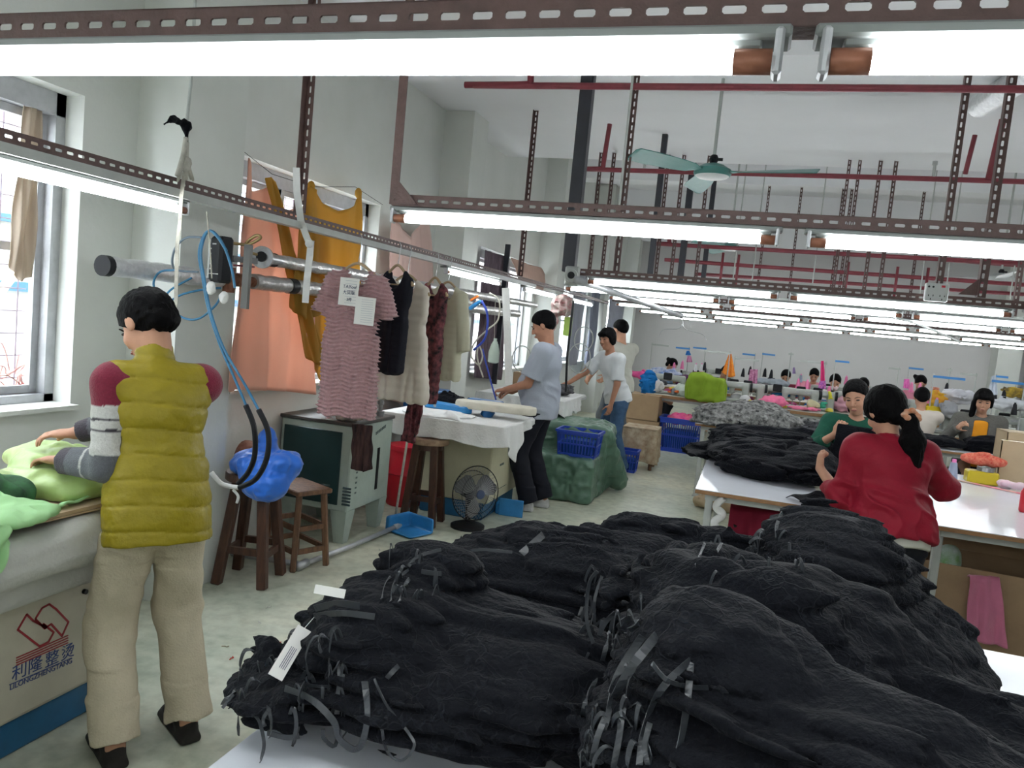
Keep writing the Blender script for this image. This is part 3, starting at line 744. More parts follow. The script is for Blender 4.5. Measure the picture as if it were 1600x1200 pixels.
def human(label, pos, face, H=1.66, lean=0.0, head=(0, 0, 0), feet=None, hands=None, curl=(0.6, 0.6), palms=None, hint=None, seated=None, wide=1.0, belly=0.0,
          h=0.007, skin=None, top=None, bottom=None, shoes=None, hair=None, faces=True, mask=None, upper=False, group=None, gender='m', twist=0.0, lift=0.0, hs=1.07):
    """face = horizontal direction the chest faces; head = (yaw, pitch down, roll) in degrees; hands = world wrists [left, right]"""
    S = H/1.70; skin = skin or M_skin
    f0 = unit(A([face[0], face[1], 0])); r0 = A([f0[1], -f0[0], 0]); UP = A([0, 0, 1.0]); pos = A([pos[0], pos[1], 0])
    t = thing('person', label, 'person', pos, group)
    ph = (0.92*S if seated is None else seated)+lift
    P0 = pos+UP*ph; a = radians(lean); sp = f0*sin(a)+UP*cos(a); fw = f0*cos(a)-UP*sin(a)
    if twist:
        ct, st = cos(radians(twist)), sin(radians(twist)); r1 = r0*ct+f0*st; fw = unit(fw*ct-r0*st)
    else: r1 = r0
    B = np.array([r1, fw, sp]).T                      # torso frame
    def L(x, y, z): return P0+(B @ A([x*wide, y, z]))*S
    NB = L(0, -.01, .49); sh = [L(-.178, -.01, .435), L(.178, -.01, .435)]
    hy, hp, hr_ = [radians(v) for v in head]
    hf = f0*cos(hy)-r0*sin(hy); hr = r0*cos(hy)+f0*sin(hy)          # yaw + turns to the left
    hu = UP*cos(hp)+hf*sin(hp); hf = hf*cos(hp)-UP*sin(hp)
    hu, hr = hu*cos(hr_)+hr*sin(hr_), hr*cos(hr_)-hu*sin(hr_)
    HB = np.array([hr, hf, hu]).T
    HC = NB+(sp*.6+UP*.4)*.085*S+hu*.095*S+hf*.02*S
    HS = hs
    def Hd(x, y, z): return HC+(HB @ A([x, y, z]))*S*HS
    # legs
    hips = [L(-.088, 0, -.02), L(.088, 0, -.02)]
    if feet is None: feet = [pos-r0*.10*S, pos+r0*.10*S]
    legs = []
    for k in (0, 1):
        ft = A([feet[k][0], feet[k][1], 0]); 
        if seated is None: ank = ft+UP*.085*S-f0*.05; kn, ank2 = ik(hips[k], ank, .43*S, .425*S, f0+(r0*(.15 if k else -.15))); ank = ank2 if ank2[2] > .08*S else ank
        else: ank = ft+UP*.085*S; kn, _ = ik(hips[k], ank, .43*S, .42*S, f0+UP*1.2)
        legs.append((hips[k], kn, ank, ft))
    # arms
    arms = []
    if hands is None: hands = [None, None]
    if palms is None: palms = [None, None]
    if hint is None: hint = [None, None]
    for k in (0, 1):
        sg = -1 if k == 0 else 1
        w = hands[k]
        w = sh[k]-UP*.50*S+r0*sg*.06+f0*.06 if w is None else A(w)
        hn = hint[k] if hint[k] is not None else (-UP*.9-f0*.5+r0*sg*.55)
        el, w2 = ik(sh[k], w, .285*S, .245*S, hn); arms.append((sh[k], el, w2))
    allp = [HC+hu*.14, HC-hu*.14, HC+hf*.14, HC-hf*.14]+[p for a_ in arms for p in a_]+[p for l_ in legs for p in l_]+[L(.2, .1, 0), L(-.2, -.15, 0)]
    for k in (0, 1): allp.append(arms[k][2]+unit(arms[k][2]-arms[k][1])*.2)
    lo = np.min(allp, 0)-.17; hi = np.max(allp, 0)+.17
    if upper: lo[2] = max(lo[2], ph-.16)
    lo[2] = max(lo[2], -.01)
    # -------- body: one continuous surface
    F = Field(lo, hi, h)
    F.ell(L(0, 0, 0), A([.135*wide, .095, .11])*S, B, .03).ell(L(0, .0, .17), A([.115*wide, .085, .15])*S, B, .05).ell(L(0, -.005, .33), A([.135*wide, .088, .16])*S, B, .05)
    F.cap(sh[0], sh[1], .048*S, k=.05)
    F.cap(NB-sp*.04, HC-hu*.05*S-hf*.022*S, .057*S*(1 if gender == 'm' else .88), .050*S*(1 if gender == 'm' else .9), k=.035)
    for k, (s_, e_, w_) in enumerate(arms):
        sg = -1 if k == 0 else 1
        F.cap(s_, e_, .046*S, .038*S, k=.03).cap(e_, w_, .038*S, .025*S, k=.015)
        d = unit(w_-e_); pn = palms[k]
        if isinstance(pn, tuple) and len(pn) == 2: dh, pn = unit(pn[0]), A(pn[1])
        else: dh = d; pn = A(pn) if pn is not None else -r0*sg*1.0
        n_ = unit(pn-dh*(pn@dh)); rr = np.cross(dh, n_)
        # thumb side: towards the body front for hanging arms
        want = f0+UP*.4-r0*sg*.5; sgn = 1 if rr@want > 0 else -1
        hand(F, w_, dh, n_, sgn, curl[k], S*.98)
    for (hp_, kn, an, ft) in legs:
        if upper: continue
        F.cap(hp_, kn, .068*S, .045*S, k=.03).cap(kn, an, .045*S, .033*S, k=.02); F.cap(an-UP*.03, ft+UP*.035+f0*.10, .032, .028, k=.02)
    # head
    F.ell(Hd(0, -.012, .026), A([.074, .093, .088])*S, HB, .02).ell(Hd(0, .020, -.035), A([.060, .068, .082])*S, HB, .03).ell(Hd(0, .052, -.092), A([.026, .024, .022])*S, HB, .03)
    F.ell(Hd(.036, .055, -.032), A([.024, .022, .024])*S, HB, .02).ell(Hd(-.036, .055, -.032), A([.024, .022, .024])*S, HB, .02)
    F.ell(Hd(.029, .092, .006), A([.019, .016, .011])*S, HB, .012, op='s').ell(Hd(-.029, .092, .006), A([.019, .016, .011])*S, HB, .012, op='s')
    F.cap(Hd(0, .084, .010), Hd(0, .100, -.026), .0085*S, .0125*S, k=.010).ell(Hd(.012, .092, -.030), A([.009, .010, .008])*S, HB, .006).ell(Hd(-.012, .092, -.030), A([.009, .010, .008])*S, HB, .006)
    F.ell(Hd(0, .088, -.055), A([.024, .010, .006])*S, HB, .006).ell(Hd(0, .086, -.067), A([.020, .010, .007])*S, HB, .006)
    for sx in (-1, 1): F.ell(Hd(sx*.076, -.008, -.005), A([.010, .022, .033])*S, HB, .006)
    F.build('body', skin, t)
    if faces:
        q = MB()
        for sx in (-1, 1): q.sph(Hd(sx*.030, .0755, .004), A([.015, .009, .0058])*S, 10, HB)
        q.build('eyes', M_eye, t, smooth=True)
        q = MB()
        for sx in (-1, 1): q.tube([Hd(sx*.014, .087, .022), Hd(sx*.030, .085, .028), Hd(sx*.047, .074, .022)], [.0028*S, .0034*S, .002*S], 6)
        q.build('eyebrows', M_brow, t)
        q = MB(); q.sph(Hd(0, .091, -.0605), A([.022, .0085, .0055])*S, 12, HB); q.build('mouth', M_lip, t, smooth=True)
    # -------- hair
    if hair:
        hh_ = .0045 if h < .008 else h; G = Field(HC-(.40*A([.55, .55, 1.15]) if hair.get('caps') or hair.get('tail') else A([.2, .2, .2])), HC+.2, hh_)
        G.ell(Hd(0, -.016, .030), A([.085, .104, .100])*S*hair.get('vol', 1.0)*HS/1.04, HB, .0)
        cy_ = hair.get('c', -.012); n_ = HB @ unit([0, -.66, .75])
        G.cut(Hd(0, 0, 0)+n_*cy_*S, n_)
        if hair.get('fringe'): G.ell(Hd(hair.get('fx', 0), .062, .060), A([.062, .045, .030])*S, HB, .02)
        if hair.get('side'): G.ell(Hd(.07, -.01, -.01), A([.02, .05, .07])*S, HB, .02).ell(Hd(-.07, -.01, -.01), A([.02, .05, .07])*S, HB, .02)
        if gender == 'f' and not hair.get('fringe'): G.ell(Hd(.006, .088, .040), A([.050, .040, .036])*S, HB, .012, op='s')
        if hair.get('nape'): G.ell(Hd(0, -.075, -.035 if gender == 'f' else -.018), A([.066, .040, .060 if gender == 'f' else .045])*S, HB, .02)
        if hair.get('tail'):
            p_ = Hd(*hair['tail'][0])
            for (dx, dy, dz, r1_, r2_) in hair['tail'][1:]: q_ = p_+r0*dx+f0*dy+UP*dz; G.cap(p_, q_, r1_, r2_, k=.02); p_ = q_
        for (p, q, r1_, r2_) in hair.get('caps', []): G.cap(Hd(*p), Hd(*q), r1_, r2_, k=.02)
        amp = hair.get('amp', .006)
        G.disp(lambda P: -amp*(ridge((P-HC) @ HB*A([55, 40, 18])+fbm(P*30)[:, None]*1.5)+.7*ridge((P-HC) @ HB*A([150, 110, 45])))*.8, amp*2)
        G.build('hair', M_hair, t)
    # -------- trousers
    if bottom and not upper:
        G = Field(lo, [hi[0], hi[1], ph+.2], h); e = bottom.get('e', .022); cu = bottom.get('cuff', .075)
        G.ell(L(0, -.012, -.01), A([.145*wide+e, .108+e+belly*.4, .12+e])*S, B, .02).ell(L(0, belly*.3, .08), A([.13*wide+e, .09+e+belly*.5, .11])*S, B, .03)
        for (hp_, kn, an, ft) in legs:
            G.cap(hp_, kn, (.082+e)*S, (.058+e)*S, k=.03); G.cap(kn, an-UP*.03*S*bottom.get('drop', 1), (.058+e)*S, cu*S, k=.03, flat=True)
        G.cut(L(0, 0, min([bottom.get('waist', .13)]+[g_.get('hem', -.03)+.045 for g_ in (top or [])])), -sp)
        am = bottom.get('amp', .010)
        G.disp(lambda P: am*(fbm(P*A([9, 9, 7]))-.5)*1.6-am*.8*np.maximum(ridge(P*A([5, 5, 11])+P[:, :1]*3), 0)*np.clip((np.abs(P[:, 2:3]*1-.48)[:, 0] < .16)+(P[:, 2] < .22)+(P[:, 2] > .68), .25, 1), am*2)
        G.build('trousers', bottom['m'], t)
    if shoes and not upper:
        for (hp_, kn, an, ft) in legs:
            d = f0; 
            G = Field(ft+A([-.25, -.25, -.01]), ft+A([.25, .25, .18]), .005)
            b0 = ft-f0*.05
            G.box(ft+f0*.035+UP*.014, [.040*S, .135*S, .014], .013, np.array([r0, f0, UP]).T, .0)
            G.ell(ft+f0*.10+UP*.030, A([.044, .07, .034])*S, np.array([r0, f0, UP]).T, .015).ell(ft-f0*.045+UP*.045, A([.037, .055, .052])*S, np.array([r0, f0, UP]).T, .02).cap(ft+f0*.06+UP*.05, ft-f0*.02+UP*.075, .034, .04, k=.02)
            G.cut(ft+UP*.003, UP).cut(an+UP*.03, -UP)
            G.build('shoe', shoes, t)
    # -------- upper garments (each its own mesh)
    for g in (top or []):
        e = g.get('e', .014); G = Field(lo, hi, h); bl = belly
        hem = g.get('hem', -.03)
        if g.get('torso', True):
            G.ell(L(0, -.005, hem*.3), A([.150*wide+e, .110+e, .15])*S, B, .02)
            if hem < -.02: G.cap(L(-.04, 0, .0), L(-.04, 0, hem-.05), (.115+e)*S, (.118+e)*S, k=.03).cap(L(.04, 0, .0), L(.04, 0, hem-.05), (.115+e)*S, (.118+e)*S, k=.03)
            G.ell(L(0, bl*.55, .14), A([.128*wide+e, .098+e+bl, .17])*S, B, .06).ell(L(0, -.005, .33), A([.158*wide+e, .108+e, .165])*S, B, .05)
            G.cap(sh[0]+(sh[1]-sh[0])*(.5-.5*g.get('shw', 1)), sh[1]+(sh[0]-sh[1])*(.5-.5*g.get('shw', 1)), (.058+e*.6)*S, k=.06)
            if g.get('boxy'): G.ell(L(0, bl*.4, .10), A([.158*wide+e, .108+e, .22])*S, B, .04)
            if gender == 'f': G.ell(L(.06, .085, .28), A([.065, .05, .06])*S, B, .04).ell(L(-.06, .085, .28), A([.065, .05, .06])*S, B, .04)
            G.cut(L(0, 0, hem), sp)
        sl = g.get('sleeve', 'short')
        if sl != 'none':
            for k, (s_, e_, w_) in enumerate(arms):
                r_ = g.get('sr', .062)
                if sl == 'short': G.cap(s_, s_+(e_-s_)*g.get('slen', .72), r_*S, (r_+g.get('flare', .004))*S, k=.04, flat=True)
                else:
                    G.cap(s_, e_, r_*S, (r_-.010)*S, k=.04); en = e_+(w_-e_)*g.get('wr', .97)
                    G.cap(e_, en, (r_-.010)*S, g.get('cuff', .036)*S, k=.02, flat=True)
        if g.get('arm_open'):
            for k in (0, 1): G.cap(sh[k]+r1*(.072 if k else -.072)+UP*.0, sh[k]+(arms[k][1]-sh[k])*.75+r1*(.035 if k else -.035), .070*S, .074*S, k=.008, op='s')
        if g.get('collar'): 
            c = g['collar']; G.cap(NB-sp*.035, NB+(HC-NB)*c, .070*S, .064*S, k=.02, flat=True); G.cap(NB+(HC-NB)*(c-.15), NB+(HC-NB)*(c+.3), .052*S, k=.0, op='s')
        else: G.cap(NB+sp*.012, HC, .060*S, k=.015, op='s')
        if g.get('open'): G.box(L(0, .2, .2), [g['open'], .12, .5], .01, B, 0, op='s')
        am = g.get('amp', .009)
        if g.get('quilt'):
            qz = g['quilt']
            def dq(P):
                z = ((P-P0) @ sp)/S; s_ = np.abs(np.sin(pi*(z+.012*np.sin((P-P0) @ r1*14))/qz)); return -.0025*np.sqrt(s_)+.0055*np.exp(-(s_/.14)**2)+.007*(fbm(P*A([16, 16, 26]))-.5)*2
            G.disp(dq, .02)
        else:
            def dw(P):
                q = (P-P0) @ B; w_ = np.clip(1.2-np.abs(q[:, 2]/S-.05)*3, .25, 1)
                return am*(fbm(P*8)-.5)*1.5-am*w_*np.maximum(ridge(q*A([4, 4, 13])+q[:, :1]*A([[5, 5, 5]])), -.2)
            G.disp(dw, am*2.4)
        o = G.build(g.get('name', 'shirt'), g['m'], t, colour=(lambda P, g=g: g['colour'](P, P0, B, S, arms)) if g.get('colour') else None)
        if g.get('label'): o['label'] = g['label']
    return dict(t=t, HC=HC, Hd=Hd, HB=HB, arms=arms, L=L, sh=sh, S=S, legs=legs, NB=NB)

# ---- man in the mustard quilted vest at the ironing press
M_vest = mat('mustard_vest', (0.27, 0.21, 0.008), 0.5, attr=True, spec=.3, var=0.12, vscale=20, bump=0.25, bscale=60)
M_knit = mat('striped_knit', (0.5, 0.5, 0.5), 0.95, attr=True, var=0.2, vscale=120, bump=0.4, bscale=200, sheen=0.2)
M_khaki = mat('khaki_trousers', (0.50, 0.44, 0.33), 0.85, var=0.08, vscale=18, bump=0.3, bscale=120)
M_shoe = mat('dark_shoe', (0.030, 0.027, 0.025), 0.7, var=0.3, vscale=30); M_wshoe = mat('pale_shoe', (0.55, 0.55, 0.55), 0.7, var=0.25, vscale=30)
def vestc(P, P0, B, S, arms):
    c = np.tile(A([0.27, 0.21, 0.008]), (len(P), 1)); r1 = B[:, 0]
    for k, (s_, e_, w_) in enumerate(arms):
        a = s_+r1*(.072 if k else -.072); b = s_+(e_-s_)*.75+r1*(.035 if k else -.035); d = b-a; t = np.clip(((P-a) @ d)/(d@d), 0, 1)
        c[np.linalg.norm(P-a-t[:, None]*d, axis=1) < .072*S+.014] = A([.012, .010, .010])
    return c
def knit(P, P0, B, S, arms):
    """distance down each sleeve picks the stripe"""
    best = np.full(len(P), 9.0); u = np.zeros(len(P))
    for (s_, e_, w_) in arms:
        l1 = np.linalg.norm(e_-s_); 
        for (a, b, o) in ((s_, e_, 0), (e_, w_, l1)):
            d = b-a; t = np.clip(((P-a) @ d)/(d@d), 0, 1); D = np.linalg.norm(P-a-t[:, None]*d, axis=1); m = D < best
            best[m] = D[m]; u[m] = (o+t*np.linalg.norm(d))[m]
    c = np.tile(A([0.20, 0.02, 0.045]), (len(P), 1)); wht = A([.58, .57, .55]); gr = A([.11, .115, .13]); dk = A([.05, .042, .055])
    c[u > .075] = wht; c[(u > .115) & (u < .123)] = dk; c[(u > .150) & (u < .158)] = dk
    c[u > .235] = gr; c[(u > .345) & (u < .355)] = wht*.8; c[u > .43] = dk
    return c
wl = at(72, 722, Y=2.02); wr = at(3, 722, Y=2.10)
man = human('man in a mustard quilted vest and khaki trousers ironing at the left press', (-1.85, 2.12), (-.86, .50), H=1.60, lean=10, head=(26, 36, 5), wide=.86,
    feet=[(-1.90, 2.02), (-1.80, 2.25)], hands=[wl+A([.05, .02, .01]), wr], palms=[(A([-1, .08, -.12]), A([.1, -.15, -1])), (A([-.8, -.5, -.1]), A([0, .1, -1]))], curl=(.35, .4),
    hint=[A([.6, -.15, -1.0]), None], h=.0062, hair=dict(c=-.018, nape=True, amp=.0045),
    bottom=dict(m=M_khaki, e=.018, cuff=.078, amp=.012, drop=-.3), shoes=M_shoe,
    top=[dict(name='knitted_sweater', m=M_knit, e=.004, sleeve='long', sr=.068, cuff=.040, hem=.0, colour=knit, amp=.008, wr=.93),
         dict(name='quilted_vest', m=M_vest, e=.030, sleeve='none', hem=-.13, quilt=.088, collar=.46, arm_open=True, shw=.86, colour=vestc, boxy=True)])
# ---- man in the grey t-shirt
M_greyt = mat('grey_tshirt', (0.34, 0.37, 0.43), 0.9, var=0.06, vscale=10, bump=0.25, bscale=150)
M_navy = mat('black_trousers', (0.012, 0.013, 0.020), 0.8, var=0.2, vscale=10)
w1 = at(772, 612, Y=6.22); w2 = at(800, 612, Y=6.5)
human('heavyset man in a grey t-shirt and black trousers pressing a sleeve board', (-1.66, 6.36), (-1, -.02), H=1.70, lean=-1, head=(3, 26, 0), wide=1.14, belly=.055,
    feet=[(-1.70, 6.24), (-1.62, 6.46)], hands=[w1+A([.10, 0, .03]), w2], palms=[(A([-1, -.05, -.25]), A([.1, .1, -1])), (A([-1, 0, -.2]), A([0, 0, -1]))], curl=(1.15, .8), hint=[A([.5, -.5, -.9]), None], h=.008, skin=M_skin2,
    hair=dict(c=-.004, amp=.003), bottom=dict(m=M_navy, e=.022, cuff=.078, amp=.009, waist=.02, drop=0), shoes=M_wshoe,
    top=[dict(name='tshirt', m=M_greyt, e=.030, sleeve='short', sr=.078, flare=.014, slen=.80, hem=-.12, amp=.008)])
# ---- two men behind
M_whitet = mat('white_tshirt', (0.62, 0.64, 0.66), 0.9, var=0.05, vscale=10, bump=0.2, bscale=150)
M_jean = mat('blue_jeans', (0.06, 0.12, 0.22), 0.85, var=0.35, vscale=14, bump=0.2, bscale=150)
M_creamt = mat('cream_tshirt', (0.50, 0.50, 0.44), 0.9, var=0.06, vscale=10)
wa = at(872, 611, Y=8.35); wb = at(1031, 588, Y=8.5)
human('young man in a white t-shirt and blue jeans leaning towards the second ironing table', (-1.38, 8.66), (-.72, -.69), H=1.63, lean=20, head=(14, 12, 8), wide=.96,
    feet=[(-1.27, 8.62), (-1.42, 8.84)], hands=[at(948, 668, Y=8.35), wa], palms=[None, (A([-1, -.2, -.3]), A([0, 0, -1]))], curl=(.5, .8), h=.009, skin=M_skin2,
    hair=dict(c=-.012, fringe=True, amp=.006, side=True), bottom=dict(m=M_jean, e=.016, cuff=.068, amp=.010), shoes=M_wshoe,
    top=[dict(name='tshirt', m=M_whitet, e=.020, sleeve='short', sr=.066, flare=.010, slen=.85, hem=-.09, amp=.009)])
human('man in a cream t-shirt with his back turned behind the young man in white', (-1.52, 9.65), (-.80, .60), H=1.72, lean=6, head=(5, 15, 0), wide=1.06,
    feet=[(-1.62, 9.58), (-1.42, 9.78)], h=.010, faces=False, hair=dict(c=.005, amp=.004), bottom=dict(m=mat('grey_trousers', (0.10, 0.11, 0.12), 0.85), e=.02), shoes=M_shoe,
    hands=[(-1.95, 9.75, .93), (-1.8, 10.0, .93)],
    top=[dict(name='tshirt', m=M_creamt, e=.026, sleeve='short', sr=.072, hem=-.10, amp=.008)])
# ---- woman in the red jacket, from behind
M_redj = mat('red_jacket', (0.27, 0.010, 0.026), 0.6, var=0.12, vscale=12, bump=0.15, bscale=100)
lw = at(1281, 732, Y=4.18)
red = human('woman in a red jacket with a long black ponytail sorting black garments, seen from behind', (.735, 3.96), (-.30, .95), H=1.46, lean=21, head=(12, 26, -4), wide=1.02, gender='f', hs=1.20,
    feet=[(.66, 3.95), (.82, 4.02)], hands=[lw, at(1425, 742, Y=4.42)], palms=[(A([-.05, .15, 1]), A([1, .3, 0])), None], curl=(1.25, .9), hint=[A([-.35, .05, -1.]), A([1.0, -.55, -.55])], h=.0065,
    hair=dict(c=-.045, nape=True, amp=.0035, side=False, vol=1.06, tail=[(.020, -.10, -.05), (.015, -.030, -.030, .036, .030), (.004, -.03, -.08, .032, .052), (0, .0, -.16, .054, .050), (0, .01, -.10, .048, .016)]),
    bottom=dict(m=M_navy, e=.018, cuff=.07), shoes=M_shoe,
    top=[dict(name='undershirt', m=M_creamt, e=.016, sleeve='none', hem=-.105, amp=.003), dict(name='jacket', m=M_redj, e=.040, sleeve='long', sr=.078, cuff=.058, hem=-.055, amp=.020, collar=.25, wr=.40, boxy=True)])
M_scr = mat('scrunchie_cloth', (0.48, 0.16, 0.06), 0.7, col2=(0.60, 0.38, 0.28), vscale=40)
c0 = red['Hd'](.028, -.118, -.060); G = Field(c0-.08, c0+.08, .004)
for k in range(9):
    a_ = 2*pi*k/9; G.ell(c0+red['HB'] @ A([cos(a_)*.034, .008*sin(3*a_)-.012, sin(a_)*.026]), [.017, .015, .014], None, .006)
G.build('scrunchie', M_scr, red['t'])
# ---- woman in green facing the camera
M_greenk = mat('dark_green_knit', (0.012, 0.075, 0.048), 0.85, var=0.15, vscale=30, bump=0.3, bscale=150)
gl = at(1322, 688, Y=5.86); gr = at(1300, 660, Y=5.8)
human('smiling woman in a dark green top holding up a black garment', (.79, 6.18), (-.05, -1), H=1.60, lean=10, head=(-14, 17, 10), wide=.98, gender='f', seated=.665, hs=1.12,
    hands=[A([1.0, 5.86, 1.02]), at(1306, 678, Y=5.84)], palms=[(A([-.3, -.4, .8]), A([-1, 0, 0])), (A([.25, -.3, 1]), A([.3, .5, 0]))], curl=(1.2, 1.2), hint=[None, A([-.7, .1, -.9])], h=.0075, feet=[(.95, 5.95), (.7, 5.95)],
    hair=dict(c=.004, nape=True, amp=.003, caps=[((.05, -.06, -.05), (.055, -.05, -.11), .03, .02)]),
    bottom=dict(m=M_navy, e=.018, cuff=.07), shoes=M_shoe, top=[dict(name='top', m=M_greenk, e=.026, sleeve='long', sr=.070, cuff=.052, hem=-.09, amp=.008, wr=.55)])
# ---- woman in the grey blazer with an orange top
M_blaz = mat('grey_blazer', (0.13, 0.125, 0.115), 0.9, var=0.2, vscale=60, bump=0.3, bscale=150)
M_orange = mat('orange_top', (0.75, 0.30, 0.02), 0.85, var=0.1)
human('woman in a grey blazer over an orange top working at the right table', (2.30, 8.95), (-.12, -1), H=1.62, lean=12, head=(-4, 16, 0), gender='f', seated=.62, lift=0,
    hands=[A([2.42, 8.66, .80]), at(1497, 668, Y=8.62)], curl=(.9, .9), h=.009, feet=[(2.45, 8.6), (2.15, 8.6)],
    hair=dict(c=-.015, fringe=True, amp=.003, side=True, caps=[((.07, .0, -.03), (.09, .05, -.20), .03, .024)]),
    bottom=dict(m=M_navy), shoes=M_shoe, top=[dict(name='orange_top', m=M_orange, e=.014, sleeve='none', hem=-.05), dict(name='blazer', m=M_blaz, e=.036, sleeve='long', sr=.070, cuff=.044, hem=-.08, amp=.008, open=.065)])
q = thing('work_stool', 'plain wooden stool under the woman in dark green', 'stool', (.82, 6.28, 0))
MB().box((.82, 6.28, .46), (.34, .30, .03)).build('seat', M_wood2, q)
for sx in (-1, 1):
    for sy in (-1, 1): MB().bar((.82+sx*.15, 6.28+sy*.13, 0), (.82+sx*.13, 6.28+sy*.11, .45), .035, .035).build('leg', M_wood2, q)
q = thing('work_stool', 'plain wooden stool under the woman in the grey blazer', 'stool', (2.30, 9.0, 0))
MB().box((2.30, 9.0, .48), (.36, .30, .03)).build('seat', M_wood2, q)
for sx in (-1, 1):
    for sy in (-1, 1): MB().bar((2.30+sx*.16, 9.0+sy*.13, 0), (2.30+sx*.14, 9.0+sy*.11, .47), .035, .035).build('leg', M_wood2, q)
# ---- seamstresses far down the hall
def seam(label, px, py, y, topm, face=(-.1, -1), head=(0, 30, 0), hair=None, mask=False, faces=True, H=1.56, z=None, stl=''):
    c = at(px, py, Y=y); hz = float(c[2])          # middle of the head
    seat = hz-(.49+.085+.095)*H/1.70+.03
    fy = -1 if face[1] < 0 else 1
    u = human(label, (c[0], y-fy*.06, 0), face, H=H, lean=14, head=head, gender='f', seated=seat, h=.012, feet=[(c[0]-.1, y+fy*.32), (c[0]+.1, y+fy*.32)], bottom=dict(m=M_navy), shoes=None, hair=hair or dict(c=-.01, nape=True, amp=.003), faces=faces,
        hands=[(c[0]+.12, y+fy*.38, seat+.22), (c[0]-.12, y+fy*.38, seat+.22)], curl=(.8, .8), top=[dict(name='top', m=topm, e=.024, sleeve='long', sr=.064, cuff=.04, hem=-.06, amp=.006)])
    q = thing('work_stool', 'small stool under the '+label, 'stool', (c[0], y-fy*.10, 0)); MB().box((c[0], y-fy*.10, seat-.145), (.30, .28, .03), bev=.006).build('seat', M_wood2, q)
    for sx in (-1, 1):
        for sy in (-1, 1): MB().bar((c[0]+sx*.13, y-fy*.10+sy*.12, 0), (c[0]+sx*.11, y-fy*.10+sy*.10, seat-.15), .03, .03).build('leg', M_wood2, q)
    q['label'] = stl
    if mask:
        G = Field(u['HC']-.15, u['HC']+.15, .008); G.ell(u['Hd'](0, .045, -.055), [.056, .060, .050], u['HB'], .01); G.build('face_mask', mat('pink_mask', (0.75, 0.55, 0.58), 0.9), u['t'])
    return u
M_bluetop = mat('steel_blue_top', (0.12, 0.18, 0.28), 0.9); M_pinktop = mat('pink_top', (0.65, 0.25, 0.33), 0.9); M_whtop = mat('white_blouse', (0.62, 0.58, 0.56), 0.9); M_maroon = mat('maroon_top', (0.16, 0.02, 0.04), 0.9); M_dktop = mat('charcoal_top', (0.05, 0.05, 0.06), 0.9)
seam('seamstress with a dark bun and blue top bent over at the far left machines', 1036, 568, 13.9, M_bluetop, (.9, -.4), (0, 35, 0), dict(c=-.02, nape=True, amp=.003, caps=[((0, -.10, .03), (0, -.13, .03), .04, .035)]), stl='stool of the seamstress with the dark bun')
seam('brown haired seamstress bent low behind the lime green cloth', 1124, 578, 13.9, M_dktop, (.6, -.8), (0, 50, 0), stl='stool of the brown haired seamstress behind the lime cloth')
seam('seamstress in maroon with her head just showing over the machines', 1229, 588, 13.95, M_maroon, stl='stool of the maroon seamstress')
seam('seamstress with black hair behind pink thread cones', 1273, 586, 14.35, M_pinktop, stl='stool behind the pink thread cones')
seam('seamstress in a pink face mask and white blouse', 1305, 597, 12.2, M_whtop, (-.1, -1), (4, 24, 0), mask=True, stl='stool of the seamstress in the face mask')
seam('seamstress whose black hair shows behind the woman in green', 1349, 602, 12.5, M_dktop, stl='stool hidden behind the woman in green')
seam('seamstress with a small bun and pink collar at the far machines', 1436, 598, 12.75, M_pinktop, (0, -1), (0, 30, 0), dict(c=-.01, nape=True, amp=.003, caps=[((.06, -.08, .05), (.075, -.09, .06), .035, .03)]), stl='stool of the seamstress with the pink collar')
seam('seamstress in a pale blouse seen from behind right of the ponytail', 1441, 622, 9.35, mat('pale_blouse', (0.58, 0.52, 0.46), 0.9), (0.1, 1), (0, 35, 0), faces=False, stl='stool of the seamstress seen from behind')
# ================================================================== TABLES AND BLACK GARMENT BUNDLES
from mathutils.bvhtree import BVHTree
M_lace = lace_material('black_lace_cloth', (0.0062, 0.0070, 0.0100), (0.012, 0.0135, 0.018), 26, .35)
M_lace2 = lace_material('black_floral_cloth', (0.0072, 0.0080, 0.0110), (0.020, 0.022, 0.028), 44, .3)
M_blk = lace_material('plain_black_cloth', (0.0035, 0.004, 0.0065), (0.007, 0.008, 0.012), 40, .2)
M_rib = mat('black_satin_ribbon', (0.030, 0.034, 0.040), 0.32, spec=0.6)
M_paper = mat('white_paper', (0.72, 0.71, 0.68), 0.8)
M_ink = mat('ink', (0.05, 0.06, 0.12), 0.8)

def table(label, x0, x1, y0, y1, z=.75, legs=(), th=.022, topm=None, legm=None, name='work_table', frame_=True):
    t = thing(name, label, 'table', ((x0+x1)/2, (y0+y1)/2, 0)); xc, yc = (x0+x1)/2, (y0+y1)/2
    MB().box((xc, yc, z-.002), (x1-x0, y1-y0, .004)).build('white_surface', topm or M_top, t)
    MB().box((xc, yc, z-.004-th/2), (x1-x0, y1-y0, th)).build('plywood_board', M_ply, t)
    if frame_:
        q = MB(); 
        for yy in (y0+.07, y1-.07): q.box((xc, yy, z-th-.024), (x1-x0-.12, .03, .04))
        for xx in (x0+.07, x1-.07): q.box((xx, yc, z-th-.024), (.03, y1-y0-.12, .04))
        q.build('steel_frame', legm or M_greym, t)
    for (lx, ly) in (legs or ((x0+.08, y0+.08), (x1-.08, y0+.08), (x0+.08, y1-.08), (x1-.08, y1-.08))):
        q = MB().box((lx, ly, (z-th)/2), (.042, .042, z-th), bev=.004); q.box((lx, ly, .008), (.07, .07, .016)); q.build('leg', legm or M_greym, t)
    return t
table('near white packing table under the big bundles of black garments', -.84, 2.3, .55, 2.60)
table('white topped table loaded with black garments between the two women', -.21, .47, 4.45, 7.05)
